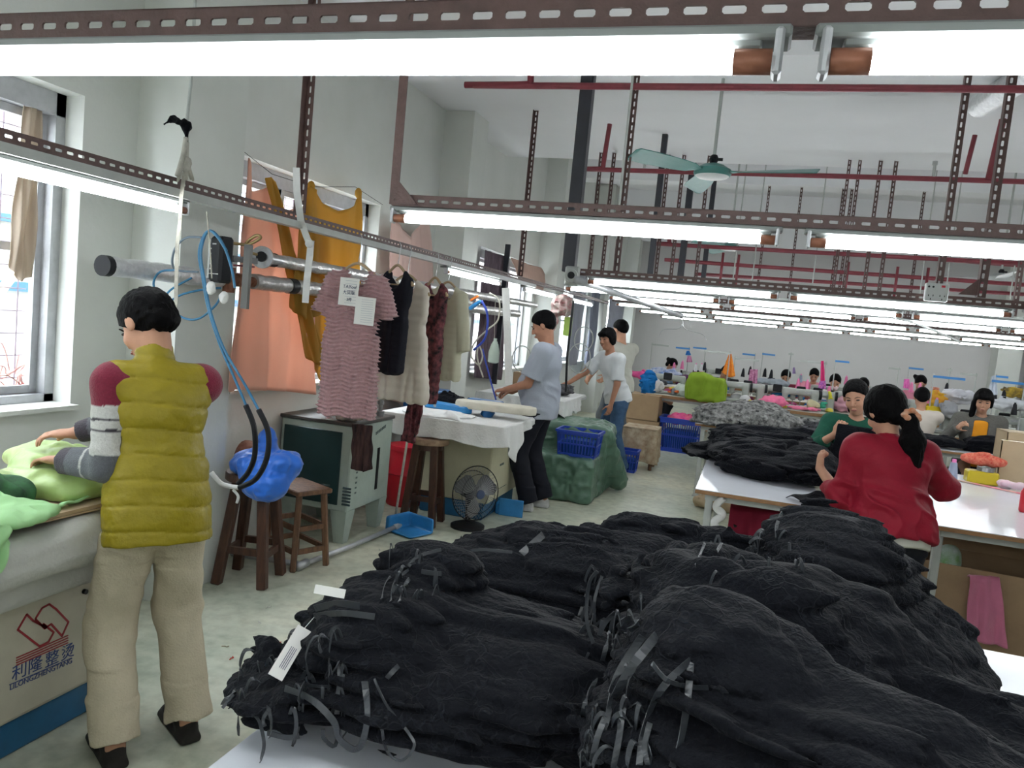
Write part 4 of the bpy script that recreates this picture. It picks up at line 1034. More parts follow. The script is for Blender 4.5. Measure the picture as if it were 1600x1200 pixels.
table('white topped table right of the woman in the red jacket', 1.00, 3.3, 4.45, 6.62, legs=((1.06, 4.55), (3.2, 4.55), (1.06, 6.5), (3.2, 6.5)))
table('table under the heap of grey printed cloth', -.45, 1.5, 7.9, 9.7)
table('pale table in front of the woman in the grey blazer', 1.50, 2.95, 8.28, 8.80)

BV = []
def stack(name, label, prims, ang, lo, hi, h, m, z0, pitch=.034, a1=.0065, a2=.019, a3=.008, frill=None, a4=.012, group=None, cat='garment bundle', slope=0.0, k=.05, seed=0.0):
    """a bundle of folded garments: layers of folds running along the bundle"""
    F = Field(lo, hi, h)
    for (c, r, rz) in prims: F.ell(c, r, rotz(radians(rz)), k)
    F.cut((0, 0, z0+.001), (0, 0, 1))
    R = rotz(radians(ang)); c0 = (A(lo)+A(hi))/2
    gz = np.zeros_like(F.F); gz[:, :, 1:-1] = (F.F[:, :, 2:]-F.F[:, :, :-2])/(2*h)
    def fn(P):
        q = (P-c0) @ R; w = fbm(q*A([2.2, 5, 5])+seed, 2)
        zz = q[:, 2]+.09*w+slope*q[:, 0]+.30*q[:, 1]*(w-.3)
        ix = np.clip(np.round((P-F.lo)/F.h).astype(int), 0, A(F.F.shape).astype(int)-1); sd_ = np.clip(1.3-np.abs(gz[tuple(ix.T)])*1.3, .12, 1)
        d = -a1*1.9*sd_*(np.abs(np.sin(pi*zz/pitch))**.7*2-1.2)
        def bil(g): return 1-np.abs(2*vnoise(g)-1)*2.2
        d += a2*.9*bil(q*A([2.2, 6.5, 8])+seed+w[:, None]*1.8)
        d += a4*bil(q*A([1.0, 10.5, 7])+seed*3+w[:, None]*1.2)
        d += a3*1.5*bil(q*A([6, 21, 23])+seed*2+w[:, None]*4)
        d += .0055*bil(q*A([14, 44, 44])+seed+w[:, None]*3)
        if frill is not None:
            mk = np.clip((frill[0]-q[:, 0])/frill[1], 0, 1)
            d += mk*(.018*bil(P*A([15, 15, 12])+seed)+.008*bil(P*38))
        return d
    F.disp(fn, (a1*2+a2+a3+a4)*1.8+(.03 if frill else 0)); F.cut((0, 0, z0+.001), (0, 0, 1))
    keep = []; o = F.build(name, m, None, keep=keep); tag(o, label, cat, group)
    BV.append(BVHTree.FromPolygons(keep[0][0].tolist(), keep[0][1].tolist())); 
    return o
GB = 'bundles of black garments on the near table'
bA = stack('garment_bundle', 'bundle of black lace garments at the near left, its ribbons and paper tags dangling', [((-.50, 1.50, .86), (.36, .29, .14), 4), ((-.66, 1.42, .93), (.17, .19, .12), 0), ((-.63, 1.60, .99), (.13, .12, .09), 30), ((-.34, 1.50, .87), (.26, .25, .13), 0), ((-.81, 1.34, .83), (.14, .17, .09), 0), ((-.74, 1.58, .93), (.07, .07, .09), 0)],
   2, (-1.04, 1.08, .74), (-.10, 1.90, 1.16), .0062, M_lace, .75, frill=(-.16, .12), group=GB, seed=3.1)
bB = stack('garment_bundle', 'bundle of black garments lying behind the near left one, beside the fan', [((-.44, 2.22, .86), (.42, .27, .13), 0), ((-.34, 2.24, .92), (.33, .24, .09), 0), ((-.66, 2.18, .83), (.18, .22, .11), 0)],
   2, (-.98, 1.84, .74), (.10, 2.62, 1.10), .0072, M_lace, .75, frill=(-.28, .08), group=GB, seed=8.3)
bC = stack('garment_bundle', 'small black bundle at the far edge of the near table beside the floor', [((-.22, 2.47, .87), (.22, .12, .14), 0), ((-.31, 2.46, .92), (.12, .11, .10), 0), ((-.12, 2.46, .92), (.10, .1, .10), 0)],
   5, (-.50, 2.28, .74), (.10, 2.66, 1.12), .0075, M_lace, .75, frill=(-.1, .1), group=GB, seed=5.5)
bD2 = stack('garment_bundle', 'long bundle of black lace garments behind the nearest one on the right', [((.10, 1.62, .92), (.34, .24, .25), -20), ((-.05, 1.70, 1.01), (.18, .18, .15), 0), ((.42, 1.44, .86), (.38, .24, .18), -25), ((.72, 1.25, .84), (.30, .22, .12), -25)],
   -24, (-.32, .95, .74), (1.05, 2.02, 1.26), .0072, M_lace, .75, frill=(-.46, .10), group=GB, slope=-.18, seed=1.7, a4=.022)
bD1 = stack('garment_bundle', 'nearest and largest bundle of black lace garments at the bottom right', [((.02, 1.26, .95), (.24, .23, .26), -10), ((.22, 1.12, .93), (.36, .25, .22), -22), ((.52, .98, .88), (.36, .25, .16), -25), ((-.03, 1.32, 1.07), (.15, .15, .13), 0)],
   -26, (-.36, .68, .74), (.92, 1.60, 1.26), .0062, M_lace, .75, frill=(-.36, .10), group=GB, slope=-.22, seed=6.4, a4=.024, a2=.014)
bE = stack('garment_bundle', 'tall bundle of black floral garments in front of the woman in red', [((.33, 2.12, .86), (.31, .32, .17), 0), ((.28, 2.18, .98), (.23, .25, .20), 0), ((.21, 2.24, 1.05), (.15, .17, .12), 0), ((.46, 1.98, .82), (.19, .26, .11), 0)],
   -12, (-.08, 1.70, .74), (.86, 2.62, 1.26), .0072, M_lace2, .75, pitch=.045, a1=.006, a2=.012, a4=.018, group=GB, slope=.06, seed=2.9, frill=(-.44, .06))
bF = stack('garment_bundle', 'small black bundle with a strap loop between the two rows of bundles', [((.04, 2.44, .87), (.17, .15, .14), 0), ((-.04, 2.42, .93), (.09, .11, .10), 0), ((.12, 2.40, .92), (.08, .10, .09), 0)],
   5, (-.20, 2.20, .74), (.30, 2.64, 1.08), .0072, M_lace, .75, frill=(-.05, .1), group=GB, seed=9.1)
near = dict(A=bA, B=bB, C=bC, D2=bD2, D1=bD1, E=bE, F=bF)
def touch(px, py, off=.004):
    """where the line of sight through this spot meets the nearest bundle"""
    d = unit(CR*(px-800)+CU*(600-py)+CF*FPX); best = None
    for b in BV:
        h = b.ray_cast(Vector(CP), Vector(d))
        if h[0] is not None and (best is None or h[3] < best[0]): best = (h[3], A(h[0]), A(h[1]))
    if best is None: return None
    n = best[2]; n = n if n@d < 0 else -n
    return best[1]+n*off, n
def ribbons(bundle, lines, w=.009):
    for ln in lines:
        ww = w
        if isinstance(ln[0], float): ww = ln[0]; ln = ln[1:]
        P = []
        last = None
        for (x, y) in ln:
            hh = touch(x, y)
            if hh is None: 
                if last is None: continue
                p = at(x, y, Y=last[1]); P.append(p); continue
            if last is not None and np.linalg.norm(hh[0]-last) > .25: 
                p = at(x, y, Y=last[1]); P.append(p); continue
            P.append(hh[0]); last = hh[0]
        if len(P) < 2: continue
        S_ = spline(P, 6)
        S_ = [p-CF*.006 for p in S_]
        sd = [unit(np.cross(unit(S_[min(i+1, len(S_)-1)]-S_[max(i-1, 0)]), CF+CR*.5*sin(i*.35))) for i in range(len(S_))]
        MB().ribbon(S_, ww, sd, .0008).build('ribbon_tie', M_rib, bundle, smooth=False)
ribbons(bA, [(.012, (447, 1076), (475, 1086), (500, 1099), (526, 1129), (530, 1150), (552, 1168), (567, 1158), (575, 1117), (571, 1065)), ((537, 1054), (530, 1080), (528, 1117)),
    (.005, (586, 1061), (605, 1102), (639, 1140), (648, 1166), (627, 1186), (605, 1174), (599, 1136)), (.014, (494, 952), (530, 945), (564, 947)), (.012, (494, 962), (537, 958), (586, 964)),
    ((436, 950), (432, 962), (445, 962), (462, 952)), (.007, (425, 1106), (417, 1120), (416, 1132)), (.008, (571, 1166), (575, 1190)), (.009, (372, 1080), (358, 1092), (350, 1099)), (.006, (480, 1058), (486, 1072), (520, 1074)),
    (.006, (345, 1160), (341, 1128), (352, 1102), (368, 1086)), (.006, (345, 1160), (360, 1168), (378, 1155)), (.009, (606, 1060), (612, 1048), (622, 1040)), (.010, (420, 1140), (450, 1150), (470, 1146)), (.008, (610, 1170), (640, 1180), (660, 1192))], .009)
ribbons(bB, [(.006, (598, 936), (604, 911), (627, 889), (650, 880)), (.006, (612, 940), (616, 912), (640, 890)), (.007, (640, 885), (655, 870), (690, 860)), (.02, (867, 808), (849, 836), (815, 866)), (.008, (625, 940), (630, 920), (640, 905)), (.010, (660, 893), (672, 896), (690, 897)), (.006, (735, 862), (760, 858), (800, 862))])
ribbons(bC, [(.009, (879, 796), (888, 790), (897, 800), (903, 812)), (.010, (932, 815), (938, 802), (946, 794)), (.008, (885, 800), (892, 812), (895, 822))])
ribbons(bD1, [(.010, (1077, 1031), (1040, 1064), (1018, 1104), (1005, 1152), (1000, 1195)), (.010, (1078, 1034), (1073, 1086), (1064, 1152), (1051, 1198)), (.014, (1027, 994), (992, 1038), (961, 1090)), (.012, (1005, 994), (974, 1042), (956, 1085)),
    ((911, 1178), (944, 1139), (957, 1086)), (.007, (1018, 1038), (1044, 1060), (1071, 1073), (1106, 1071)), (.010, (970, 975), (985, 968), (1000, 975), (985, 985)), (.009, (950, 1110), (935, 1150), (925, 1195)), (.009, (975, 1100), (968, 1150), (960, 1195)), (.008, (1015, 1130), (1008, 1165), (1012, 1195)), (.008, (930, 1060), (915, 1100), (905, 1140))])
ribbons(bD2, [((935, 994), (945, 972), (961, 955)), (.007, (926, 1005), (916, 965), (920, 911), (933, 891)), (.008, (940, 900), (928, 940), (930, 985)), (.008, (905, 960), (915, 930), (922, 905)), (.009, (950, 990), (946, 1010), (940, 1030))])
ribbons(bF, [(.008, (1166, 820), (1170, 838), (1180, 852), (1192, 850), (1198, 838), (1201, 814)), (.006, (1100, 850), (1092, 868), (1086, 885)), (.006, (1110, 845), (1104, 870)), (.007, (1118, 862), (1126, 850))])
ribbons(bE, [(.009, (1222, 800), (1214, 820), (1212, 845)), (.008, (1470, 930), (1480, 935), (1500, 938))])
def loops(bundle, box, n, seed, w=.007):
    rr = random.Random(seed)
    for k in range(n):
        x, y = rr.uniform(box[0], box[2]), rr.uniform(box[1], box[3]); hh = touch(x, y)
        if hh is None: continue
        p, nn = hh; sd = unit(np.cross(nn, A([0, 0, 1]))+A([.01, 0, 0])); L_ = rr.uniform(.03, .09); s_ = rr.uniform(-1, 1)
        P_ = [p-nn*.004, p+nn*.016+sd*.012*s_, p+nn*.020+sd*.03*s_-A([0, 0, L_*.5]), p+nn*.012+sd*.022*s_-A([0, 0, L_]), p+nn*.014-A([0, 0, L_*.8])-sd*.012, p-nn*.004-A([0, 0, L_*.35])-sd*.016]
        if k % 3 == 0: P_ = P_[:4]
        S_ = spline(P_, 5); MB().ribbon(S_, rr.uniform(.6, 1.2)*w, [sd*cos(i*.12)+A([0, 0, 1])*sin(i*.12) for i in range(len(S_))], .0007).build('ribbon_tie', M_rib, bundle)
loops(bA, (375, 950, 560, 1150), 34, 1); loops(bD1, (915, 930, 1010, 1190), 26, 2); loops(bB, (610, 860, 680, 940), 14, 3, .006); loops(bD2, (910, 880, 950, 1000), 10, 4); loops(bF, (1090, 830, 1210, 900), 8, 5); loops(bE, (1180, 820, 1260, 900), 6, 6)
# paper tags
def card(bundle, a, b, w, label, writing=True):
    ha, hb = touch(*a), touch(*b)
    if ha is None and hb is None: return
    pa = ha[0] if ha else at(*a, Y=hb[0][1]); pb = hb[0] if hb else at(*b, Y=ha[0][1])
    pb = pa+unit(pb-pa)*min(np.linalg.norm(pb-pa), .13)
    d = unit(pb-pa); v = unit((pa+pb)/2-CP); s_ = unit(np.cross(d, v)); c = (pa+pb)/2-v*.03; L = np.linalg.norm(pb-pa); nn = np.cross(s_, d)
    o = MB().box(c, (w, L, .0012), np.array([s_, d, nn]).T).build('paper_tag', M_paper, bundle); o['label'] = label
    sg = -1 if nn@v > 0 else 1
    if writing:
        q = MB()
        for k in range(4): q.box(c+s_*(-.1+.12*k)*w+d*L*.12+nn*.0012*sg, (.0012, L*.42, .0004), np.array([s_, d, nn]).T)
        q.build('faint_print', M_ink, o)
        q = MB().tube([c-d*L*.5, c-d*L*.5+A([0.01, .02, .02])], .0008, 5); q.build('tag_string', M_wcloth, o)
card(bA, (478, 982), (428, 1064), .030, 'white paper tag')
card(bA, (492, 920), (540, 930), .018, 'white paper tag seen edge on', False)
card(bA, (430, 992), (450, 998), .012, 'small white tag', False)

# black heap on the middle table, garments held by the women
stack('garment_heap', 'big heap of plain black garments on the table between the two women', [((.12, 5.75, .84), (.34, .62, .12), -12), ((.20, 5.35, .83), (.36, .42, .13), 0), ((.06, 6.3, .84), (.30, .36, .14), 0), ((.42, 5.25, .85), (.24, .34, .14), 0), ((-.18, 5.9, .78), (.22, .42, .05), -15), ((.36, 6.1, .85), (.32, .45, .13), 0)],
   -5, (-.50, 4.75, .74), (.80, 6.98, 1.14), .012, M_blk, .75, pitch=.045, a1=.010, a2=.022, a3=.010, cat='garment heap', seed=4.0)
# slim drape where the red-jacketed woman's garment hangs over the table edge
def sheet(name, label, cat, P, m, th=.004, parent=None, group=None, sub=1):
    o = MB().grid(P).build(name, m, parent, smooth=True)
    if sub: q = o.modifiers.new('s', 'SUBSURF'); q.levels = sub; q.render_levels = sub
    q = o.modifiers.new('t', 'SOLIDIFY'); q.thickness = th; q.offset = 0
    if label: tag(o, label, cat, group)
    return o
def fall(p0, p1, q0, q1, nu=28, nv=14, amp=.02, waves=5, seed=0, sag=0.0, n=None):
    """cloth between a top edge p0-p1 and a bottom edge q0-q1 with soft pleats"""
    p0, p1, q0, q1 = A(p0), A(p1), A(q0), A(q1); nn = unit(np.cross(p1-p0, q0-p0)) if n is None else A(n); P = []
    for j in range(nv):
        v = j/(nv-1); row = []
        for i in range(nu):
            u = i/(nu-1); a = p0+(p1-p0)*u; b = q0+(q1-q0)*u; p = a+(b-a)*v
            w = sin(u*waves*2*pi+seed)+.5*sin(u*waves*4.7+seed*2+v*2)+.3*sin(u*waves*11+v*4+seed)
            row.append(p+nn*amp*w*(.35+.65*v)-A([0, 0, 1])*sag*sin(pi*u)*(1-v*.5)+nn*.01*sin(v*9+seed+u*4))
        P.append(row)
    return P
gs = sheet('held_garment', 'black garment held up by the woman in green', 'garment', fall(at(1310, 661, Y=5.76), at(1372, 672, Y=5.78), at(1296, 722, Y=5.70), at(1374, 735, Y=5.70), amp=.012, waves=2, seed=1), M_blk)
sheet('held_garment', 'black garment lying over the table edge below the red sleeve', 'garment', fall(at(1225, 775, Y=4.60), at(1300, 770, Y=4.50), at(1268, 782, Y=4.38), at(1312, 800, Y=4.38), amp=.012, waves=2, seed=2), M_blk)

M_greyprint = mat('grey_printed_cloth', (0.34, 0.34, 0.33), 0.9, col2=(0.03, 0.03, 0.032), vscale=22, bump=0.4, bscale=60, detail=3)
stack('garment_heap', 'sprawling heap of grey and black printed cloth on the table behind the black heap', [((.05, 8.35, .83), (.50, .45, .15), -10), ((-.15, 8.1, .84), (.34, .30, .14), 0), ((.55, 8.5, .79), (.5, .3, .07), -8), ((-.3, 8.0, .75), (.22, .2, .12), 0), ((.15, 8.6, .88), (.3, .3, .13), 0)],
   -8, (-.72, 7.6, .60), (1.25, 9.1, 1.12), .016, M_greyprint, .745, pitch=.06, a1=.010, a2=.026, a3=.014, cat='cloth heap', seed=7.7)
M_dkprint = mat('dark_printed_cloth', (0.10, 0.10, 0.11), 0.9, col2=(0.012, 0.012, 0.014), vscale=26, bump=0.4, bscale=60)
stack('garment_heap', 'low heap of dark printed cloth left of the woman in green', [((1.0, 8.3, .80), (.42, .26, .09), -8), ((.75, 8.2, .78), (.3, .2, .07), 0)], -8, (.3, 7.9, .74), (1.5, 8.7, .95), .016, M_dkprint, .75, pitch=.05, a1=.01, a2=.02, a3=.01, cat='cloth heap', seed=3.7)
stack('garment_heap', 'long black garment spread towards the woman in the grey blazer', [((1.80, 8.50, .80), (.34, .16, .09), -4), ((1.58, 8.55, .80), (.20, .15, .09), 0)], 0, (1.3, 8.2, .74), (2.25, 8.8, .96), .013, M_blk, .75, pitch=.05, a1=.008, a2=.018, a3=.008, cat='garment heap', seed=1.2)
stack('garment_heap', 'rounded black garment in the hands of the woman in the grey blazer', [((2.30, 8.52, .82), (.24, .17, .12), -4)], 0, (2.0, 8.28, .74), (2.66, 8.78, 1.0), .013, M_blk, .75, pitch=.05, a1=.008, a2=.018, a3=.008, cat='garment heap', seed=2.2)

# things around the right-hand table
def carton(label, c, size, rz=0, open_=False, m=None, th=.006, name='carton'):
    t = thing(name, label, 'box', (c[0], c[1], c[2]-size[2]/2)); m = m or M_card; R = rotz(rz); c = A(c); sx, sy, sz = size
    q = MB()
    for s in (-1, 1): q.box(c+R@A([s*(sx/2-th/2), 0, 0]), (th, sy, sz), R); q.box(c+R@A([0, s*(sy/2-th/2), 0]), (sx, th, sz), R)
    q.box(c-A([0, 0, sz/2-th/2]), (sx, sy, th), R); q.build('carton_body', m, t)
    if open_:
        for s in (-1, 1):
            f = MB(); d = unit(R@A([s, 0, 1.3 if s < 0 else -.9])); p = c+R@A([s*sx/2, 0, sz/2])
            f.bar(p, p+d*sy*.35, sy, th*.8, up=R@A([0, 0, 1]) if s else None); f.build('flap', m, t)
        f = MB(); p = c+R@A([0, sy/2, sz/2]); f.bar(p, p+unit(R@A([0, .35, 1]))*sx*.3, sx, th*.8, up=(0, 1, 0)); f.build('flap', m, t)
    else:
        for s in (-1, 1): MB().box(c+R@A([0, s*sy/4, sz/2]), (sx, sy/2-.002, th), R).build('flap', m, t)
        MB().box(c+A([0, 0, sz/2+.004]), (.05, sy+.002, .001) if sx < sy else (sx+.002, .05, .001), R).build('packing_tape', mat('packing_tape', (0.5, 0.38, 0.22), 0.25), t)
    return t
c0 = at(1535, 900, Y=4.75)
carton('open carton on the floor under the right table with a pink cloth over its side', (c0[0]+.04, 4.98, .24), (.62, .46, .48), radians(-6), True)
P = fall(at(1515, 900, Y=4.72), at(1563, 905, Y=4.72), at(1507, 1000, Y=4.66), at(1573, 1012, Y=4.66), amp=.012, waves=2.2, seed=.6, n=(0, -1, 0))
P0 = [[p+A([0, .14, -.10]) for p in P[0]], [p+A([0, .04, .012]) for p in P[0]]]
M_pinkc = mat('pink_fleece', (0.62, 0.20, 0.32), 0.95, var=0.1, vscale=12, bump=0.3, bscale=80, sheen=0.4)
sheet('pink_cloth', 'pink cloth hanging over the side of the open carton', 'cloth', P0+P, M_pinkc, .006)
c0 = at(1482, 880, Y=4.9); F = Field(c0-.16, c0+.16, .012); F.ell(c0, (.07, .06, .115), None, 0).disp(lambda P: .012*(fbm(P*14)-.5)*2, .03)
tag(F.build('plastic_bag', mat('green_printed_bag', (0.16, 0.34, 0.10), 0.4, col2=(0.55, 0.62, 0.65), vscale=9)), 'crumpled green and white plastic bag behind the table leg', 'bag')
q = thing('bag_stand', 'dark crate holding up the green and white bag', 'crate', (c0[0], c0[1]+.02, 0)); MB().box((c0[0], c0[1]+.03, (c0[2]-.11)/2), (.16, .2, c0[2]-.11), bev=.01).build('crate_body', M_darkpl, q); MB().box((c0[0], c0[1]+.03, c0[2]-.112), (.17, .21, .012), bev=.004).build('crate_rim', M_darkpl, q)
# boxes standing on the right table
c1 = at(1556, 768, Z=.752); bx = 6.35
a = at(1556, 735, Y=bx); carton('plain carton standing on the right table at the picture edge', (a[0]+.24, bx+.02, .75+.16), (.46, .05, .32), 0, m=M_card2)
a = at(1566, 680, Y=7.1); table('narrow side table behind the right cartons', a[0]-.05, a[0]+.75, 6.9, 7.4, z=.86)
cb = carton('closed carton with two hand holes behind the plain carton', (a[0]+.28, 7.12, .86+.115), (.56, .30, .23), 0, m=M_card2)
q = MB()
for dx in (-.17, -.02): q.box((a[0]+.28+dx, 6.968, .99), (.036, .004, .07))
q.build('hand_hole', mat('hole_brown', (0.24, 0.15, 0.08), 0.8), cb)
M_cone = mat('grey_thread', (0.32, 0.35, 0.45), 0.8, bump=0.4, bscale=200); M_pinkcone = mat('pink_thread_cone', (0.85, 0.22, 0.50), 0.5); M_blackthr = mat('black_thread', (0.02, 0.02, 0.024), 0.7); M_whthr = mat('white_thread', (0.7, 0.7, 0.72), 0.8)
def cone(label, p, m, s=1.0, tip=None, group=None):
    t = thing('thread_cone', label, 'thread cone', p, group)
    MB().lathe([(.034*s, .004), (.033*s, .03*s), (.020*s, .13*s), (.018*s, .135*s)], p, n=14).build('thread', m, t, auto=40)
    MB().lathe([(.037*s, 0), (.037*s, .006)], p, n=14).lathe([(.014*s, .13*s), (.012*s, .155*s)], p, n=12).build('cone_core', tip or M_pinkcone, t, auto=40)
    return t
p = at(1488, 742, Y=6.05); p[2] = .752; cone('grey thread cone with a pink core on the right table', p, M_cone, 1.12)
def heap(label, c, r, m, cat='cloth', h=.012, z0=None, name='cloth_heap', amp=.028, fr=15, group=None, seed=0., rz=0):
    c, r = A(c), A(r); F = Field(c-r-.05, c+r+.05, h); F.ell(c, r, rotz(rz), 0)
    F.disp(lambda P: amp*(-(np.abs(2*vnoise(P*A([fr*.6, fr, fr])+seed)-1)*2-.9)-.5*(np.abs(2*vnoise(P*fr*1.9+seed)-1)*2-.9)), amp*2)
    if z0 is not None: F.cut((0, 0, z0+.001), (0, 0, 1))
    return tag(F.build(name, m), label, cat, group)
M_redc = mat('red_patterned_cloth', (0.50, 0.05, 0.04), 0.85, col2=(0.62, 0.22, 0.14), vscale=60)
p = at(1535, 733, Y=6.25); q = thing('tin_box', 'yellow and grey tin under the red patterned cloth', 'tin', (p[0], 6.25, .75))
MB().box((p[0], 6.25, .80), (.20, .12, .09), bev=.01).build('tin_body', mat('yellow_tin', (0.60, 0.46, 0.02), 0.4), q)
MB().cyl((p[0]+.02, 6.25, .845), (p[0]+.02, 6.25, .875), .055, n=20).build('tin_lid', M_steel, q)
heap('red patterned cloth heaped on the yellow tin', (p[0], 6.25, .925), (.15, .08, .055), M_redc, h=.01, amp=.014, seed=4, fr=14, z0=.875)
heap('crumpled white plastic bag beside the yellow tin', (p[0]+.14, 6.12, .79), (.10, .07, .05), mat('white_bag', (0.62, 0.60, 0.60), 0.4, col2=(0.72, 0.40, 0.52), vscale=6), 'bag', .01, .75, 'plastic_bag')
a, b = at(1480, 747, Z=.758), at(1640, 781, Z=.758); tag(MB().tube([a, a+(b-a)*.5+A([0, .02, 0]), b], .006, 8).build('yellow_rod', mat('pale_yellow_rod', (0.62, 0.60, 0.42), 0.5, col2=(0.8, 0.2, 0.3), vscale=6), smooth=True), 'pale rod lying along the back of the right table', 'rod')
p = at(1601, 800, Z=.752); q = thing('bottle', 'red plastic bottle at the right picture edge on the white table', 'bottle', p)
MB().lathe([(.03, 0), (.034, .01), (.034, .12), (.015, .16), (.013, .18)], p, n=18).build('bottle_body', M_redpl, q, auto=40); MB().lathe([(.016, .178), (.016, .20)], p, n=14).build('cap', M_white, q)
# under the middle table: a chair with maroon cloth, taped clamp on the leg
p = at(1185, 812, Y=4.85)
q = thing('folding_chair', 'dark folding chair pushed under the middle table', 'chair', (p[0], 4.95, 0))
for sx in (-.16, .16): MB().tube([(p[0]+sx, 4.78, 0), (p[0]+sx*.9, 5.2, .52)], .012, 8).build('leg', M_darkpl, q); MB().tube([(p[0]+sx*.8, 5.2, 0), (p[0]+sx*.8, 4.80, .50)], .012, 8).build('leg', M_darkpl, q)
MB().box((p[0], 5.0, .46), (.34, .34, .02), bev=.008).build('seat', M_darkpl, q)
sheet('maroon_cloth', 'maroon cloth draped over the chair under the middle table', 'cloth', [[pp+A([0, .2, 0]) for pp in fall((p[0]-.17, 4.82, .60), (p[0]+.17, 4.82, .62), (p[0]-.17, 4.80, .25), (p[0]+.17, 4.80, .28))[0]]]+fall((p[0]-.17, 4.82, .60), (p[0]+.17, 4.82, .62), (p[0]-.17, 4.80, .25), (p[0]+.17, 4.80, .28), amp=.012, waves=3, seed=1), mat('maroon_cloth', (0.20, 0.015, 0.035), 0.9))
pa = at(1130, 775, Y=4.53); tag(MB().tube(spline([(pa[0], 4.50, .71), (pa[0]-.03, 4.48, .66), (pa[0]+.01, 4.48, .62), (pa[0]-.03, 4.48, .57), (pa[0]+.0, 4.48, .52)], 6), [.022]*25, 12).build('white_clamp', M_wcloth, smooth=True), 'white taped clamp hanging below the corner of the middle table', 'clamp')
heap('pale cloth bundle on the floor beyond the middle table', (-.12, 7.5, .06), (.25, .16, .10), M_card2, h=.015, z0=0.0)
# ================================================================== WINDOW SIDE
def mcol(n, c, c2=None, v=10): return mat(n, c, .85, col2=c2, var=.15, vscale=v)
def cloth_mat(name, col, transl=0.45, var=0.08):
    m = bpy.data.materials.new(name); m.use_nodes = True; nt = m.node_tree; n = nt.nodes; l = nt.links; b = n['Principled BSDF']
    b.inputs['Base Color'].default_value = (*col, 1); b.inputs['Roughness'].default_value = 0.85
    tr = n.new('ShaderNodeBsdfTranslucent'); tr.inputs['Color'].default_value = (*[min(1, c*1.25) for c in col], 1)
    mx = n.new('ShaderNodeMixShader'); mx.inputs['Fac'].default_value = transl
    l.new(b.outputs[0], mx.inputs[1]); l.new(tr.outputs[0], mx.inputs[2]); l.new(mx.outputs[0], n['Material Output'].inputs['Surface'])
    t = n.new('ShaderNodeTexNoise'); t.inputs['Scale'].default_value = 70; bp = n.new('ShaderNodeBump'); bp.inputs['Strength'].default_value = .2; bp.inputs['Distance'].default_value = .005
    l.new(t.outputs['Fac'], bp.inputs['Height']); l.new(bp.outputs['Normal'], b.inputs['Normal'])
    return m
M_peach = cloth_mat('peach_cloth', (0.72, 0.46, 0.36), .45); M_must = cloth_mat('mustard_cloth', (0.50, 0.30, 0.05), .45); M_beige = cloth_mat('beige_cloth', (0.50, 0.42, 0.34), .3); M_palepk = cloth_mat('pale_pink_cloth', (0.66, 0.50, 0.45), .4)
M_purple = mat('dark_purple_cloth', (0.055, 0.038, 0.050), 0.9, col2=(0.12, 0.09, 0.11), vscale=60, stretch=(1, 1, .15)); M_greyc = cloth_mat('grey_curtain_cloth', (0.33, 0.34, 0.38), .25)
def interp(pts, n):
    pts = [A(p) for p in pts]; L = np.cumsum([0]+[np.linalg.norm(b-a) for a, b in zip(pts, pts[1:])]); out = []
    for s in np.linspace(0, L[-1], n):
        i = min(np.searchsorted(L, s, side='right')-1, len(pts)-2); t = (s-L[i])/max(L[i+1]-L[i], 1e-9); out.append(pts[i]+(pts[i+1]-pts[i])*t)
    return np.array(out)
def drape(name, label, cat, top, bot, m, nu=48, nv=22, amp=.02, waves=6, n=(1, 0, 0), seed=0., th=.003, sag=0., group=None, parent=None, conv=None):
    a, b = interp(top, nu), interp(bot, nu); P = np.zeros((nv, nu, 3)); nn = A(n); u = np.linspace(0, 1, nu)
    for j in range(nv):
        v = j/(nv-1); row = a+(b-a)*v
        w = np.sin(u*waves*2*pi+seed+.8*v)+.6*np.sin(u*waves*3.7+seed*3+1.5*v)+.35*np.sin(u*waves*13+v*3+seed)
        row = row+nn[None]*(amp*w*(.45+.55*v)+.008*np.sin(v*12+u*9+seed))[:, None]
        row[:, 2] -= sag*np.sin(pi*u)*(1-v)
        P[j] = row
    return sheet(name, label, cat, P, m, th, parent, group, sub=1)
WX = lambda p, x=-2.90: at(p[0], p[1], X=x)
c = drape('curtain', 'peach cloth pinned over the window behind the dress', 'curtain', [WX(p) for p in ((384, 243), (396, 300), (418, 292), (440, 330), (470, 325), (500, 380))], [WX((350, 612), -2.66), WX((395, 609), -2.72), WX((450, 612), -2.8), WX((487, 616), -2.82), WX((500, 560), -2.85)], M_peach, amp=.026, waves=4, seed=.4)
c = thing('curtain', 'mustard cloth knotted to the window wire and sagging across it', 'curtain', WX((490, 295), -2.86))
drape('sagging_panel', None, None, [WX(p, -2.86) for p in ((488, 292), (505, 318), (530, 330), (553, 322), (566, 296))], [WX(p, -2.84) for p in ((488, 575), (505, 600), (530, 590), (545, 560), (562, 500))], M_must, amp=.012, waves=3, seed=2, parent=c)
drape('gathered_strip', None, None, [WX(p, -2.84) for p in ((416, 278), (425, 276), (432, 288))], [WX(p, -2.80) for p in ((480, 560), (500, 572), (512, 560))], M_must, amp=.012, waves=2, nu=20, seed=5, parent=c)
drape('gathered_strip', None, None, [WX(p, -2.83) for p in ((474, 300), (486, 290), (496, 300))], [WX(p, -2.80) for p in ((450, 480), (478, 500), (505, 490))], M_must, amp=.014, waves=2.5, nu=20, seed=7, parent=c)
for p in ((486, 292), (560, 302)): MB().sph(WX(p, -2.85), (.025, .03, .04), 10).build('knot', M_must, c, smooth=True)
tag(MB().tube([WX((376, 233), -2.9), WX((425, 272), -2.88), WX((488, 292), -2.87)], .002, 5).tube([WX((488, 292), -2.87), WX((555, 292), -2.87), WX((598, 320), -2.9)], .002, 5).build('curtain_wire', M_darkpl), 'thin wire carrying the curtains over the second window', 'wire')
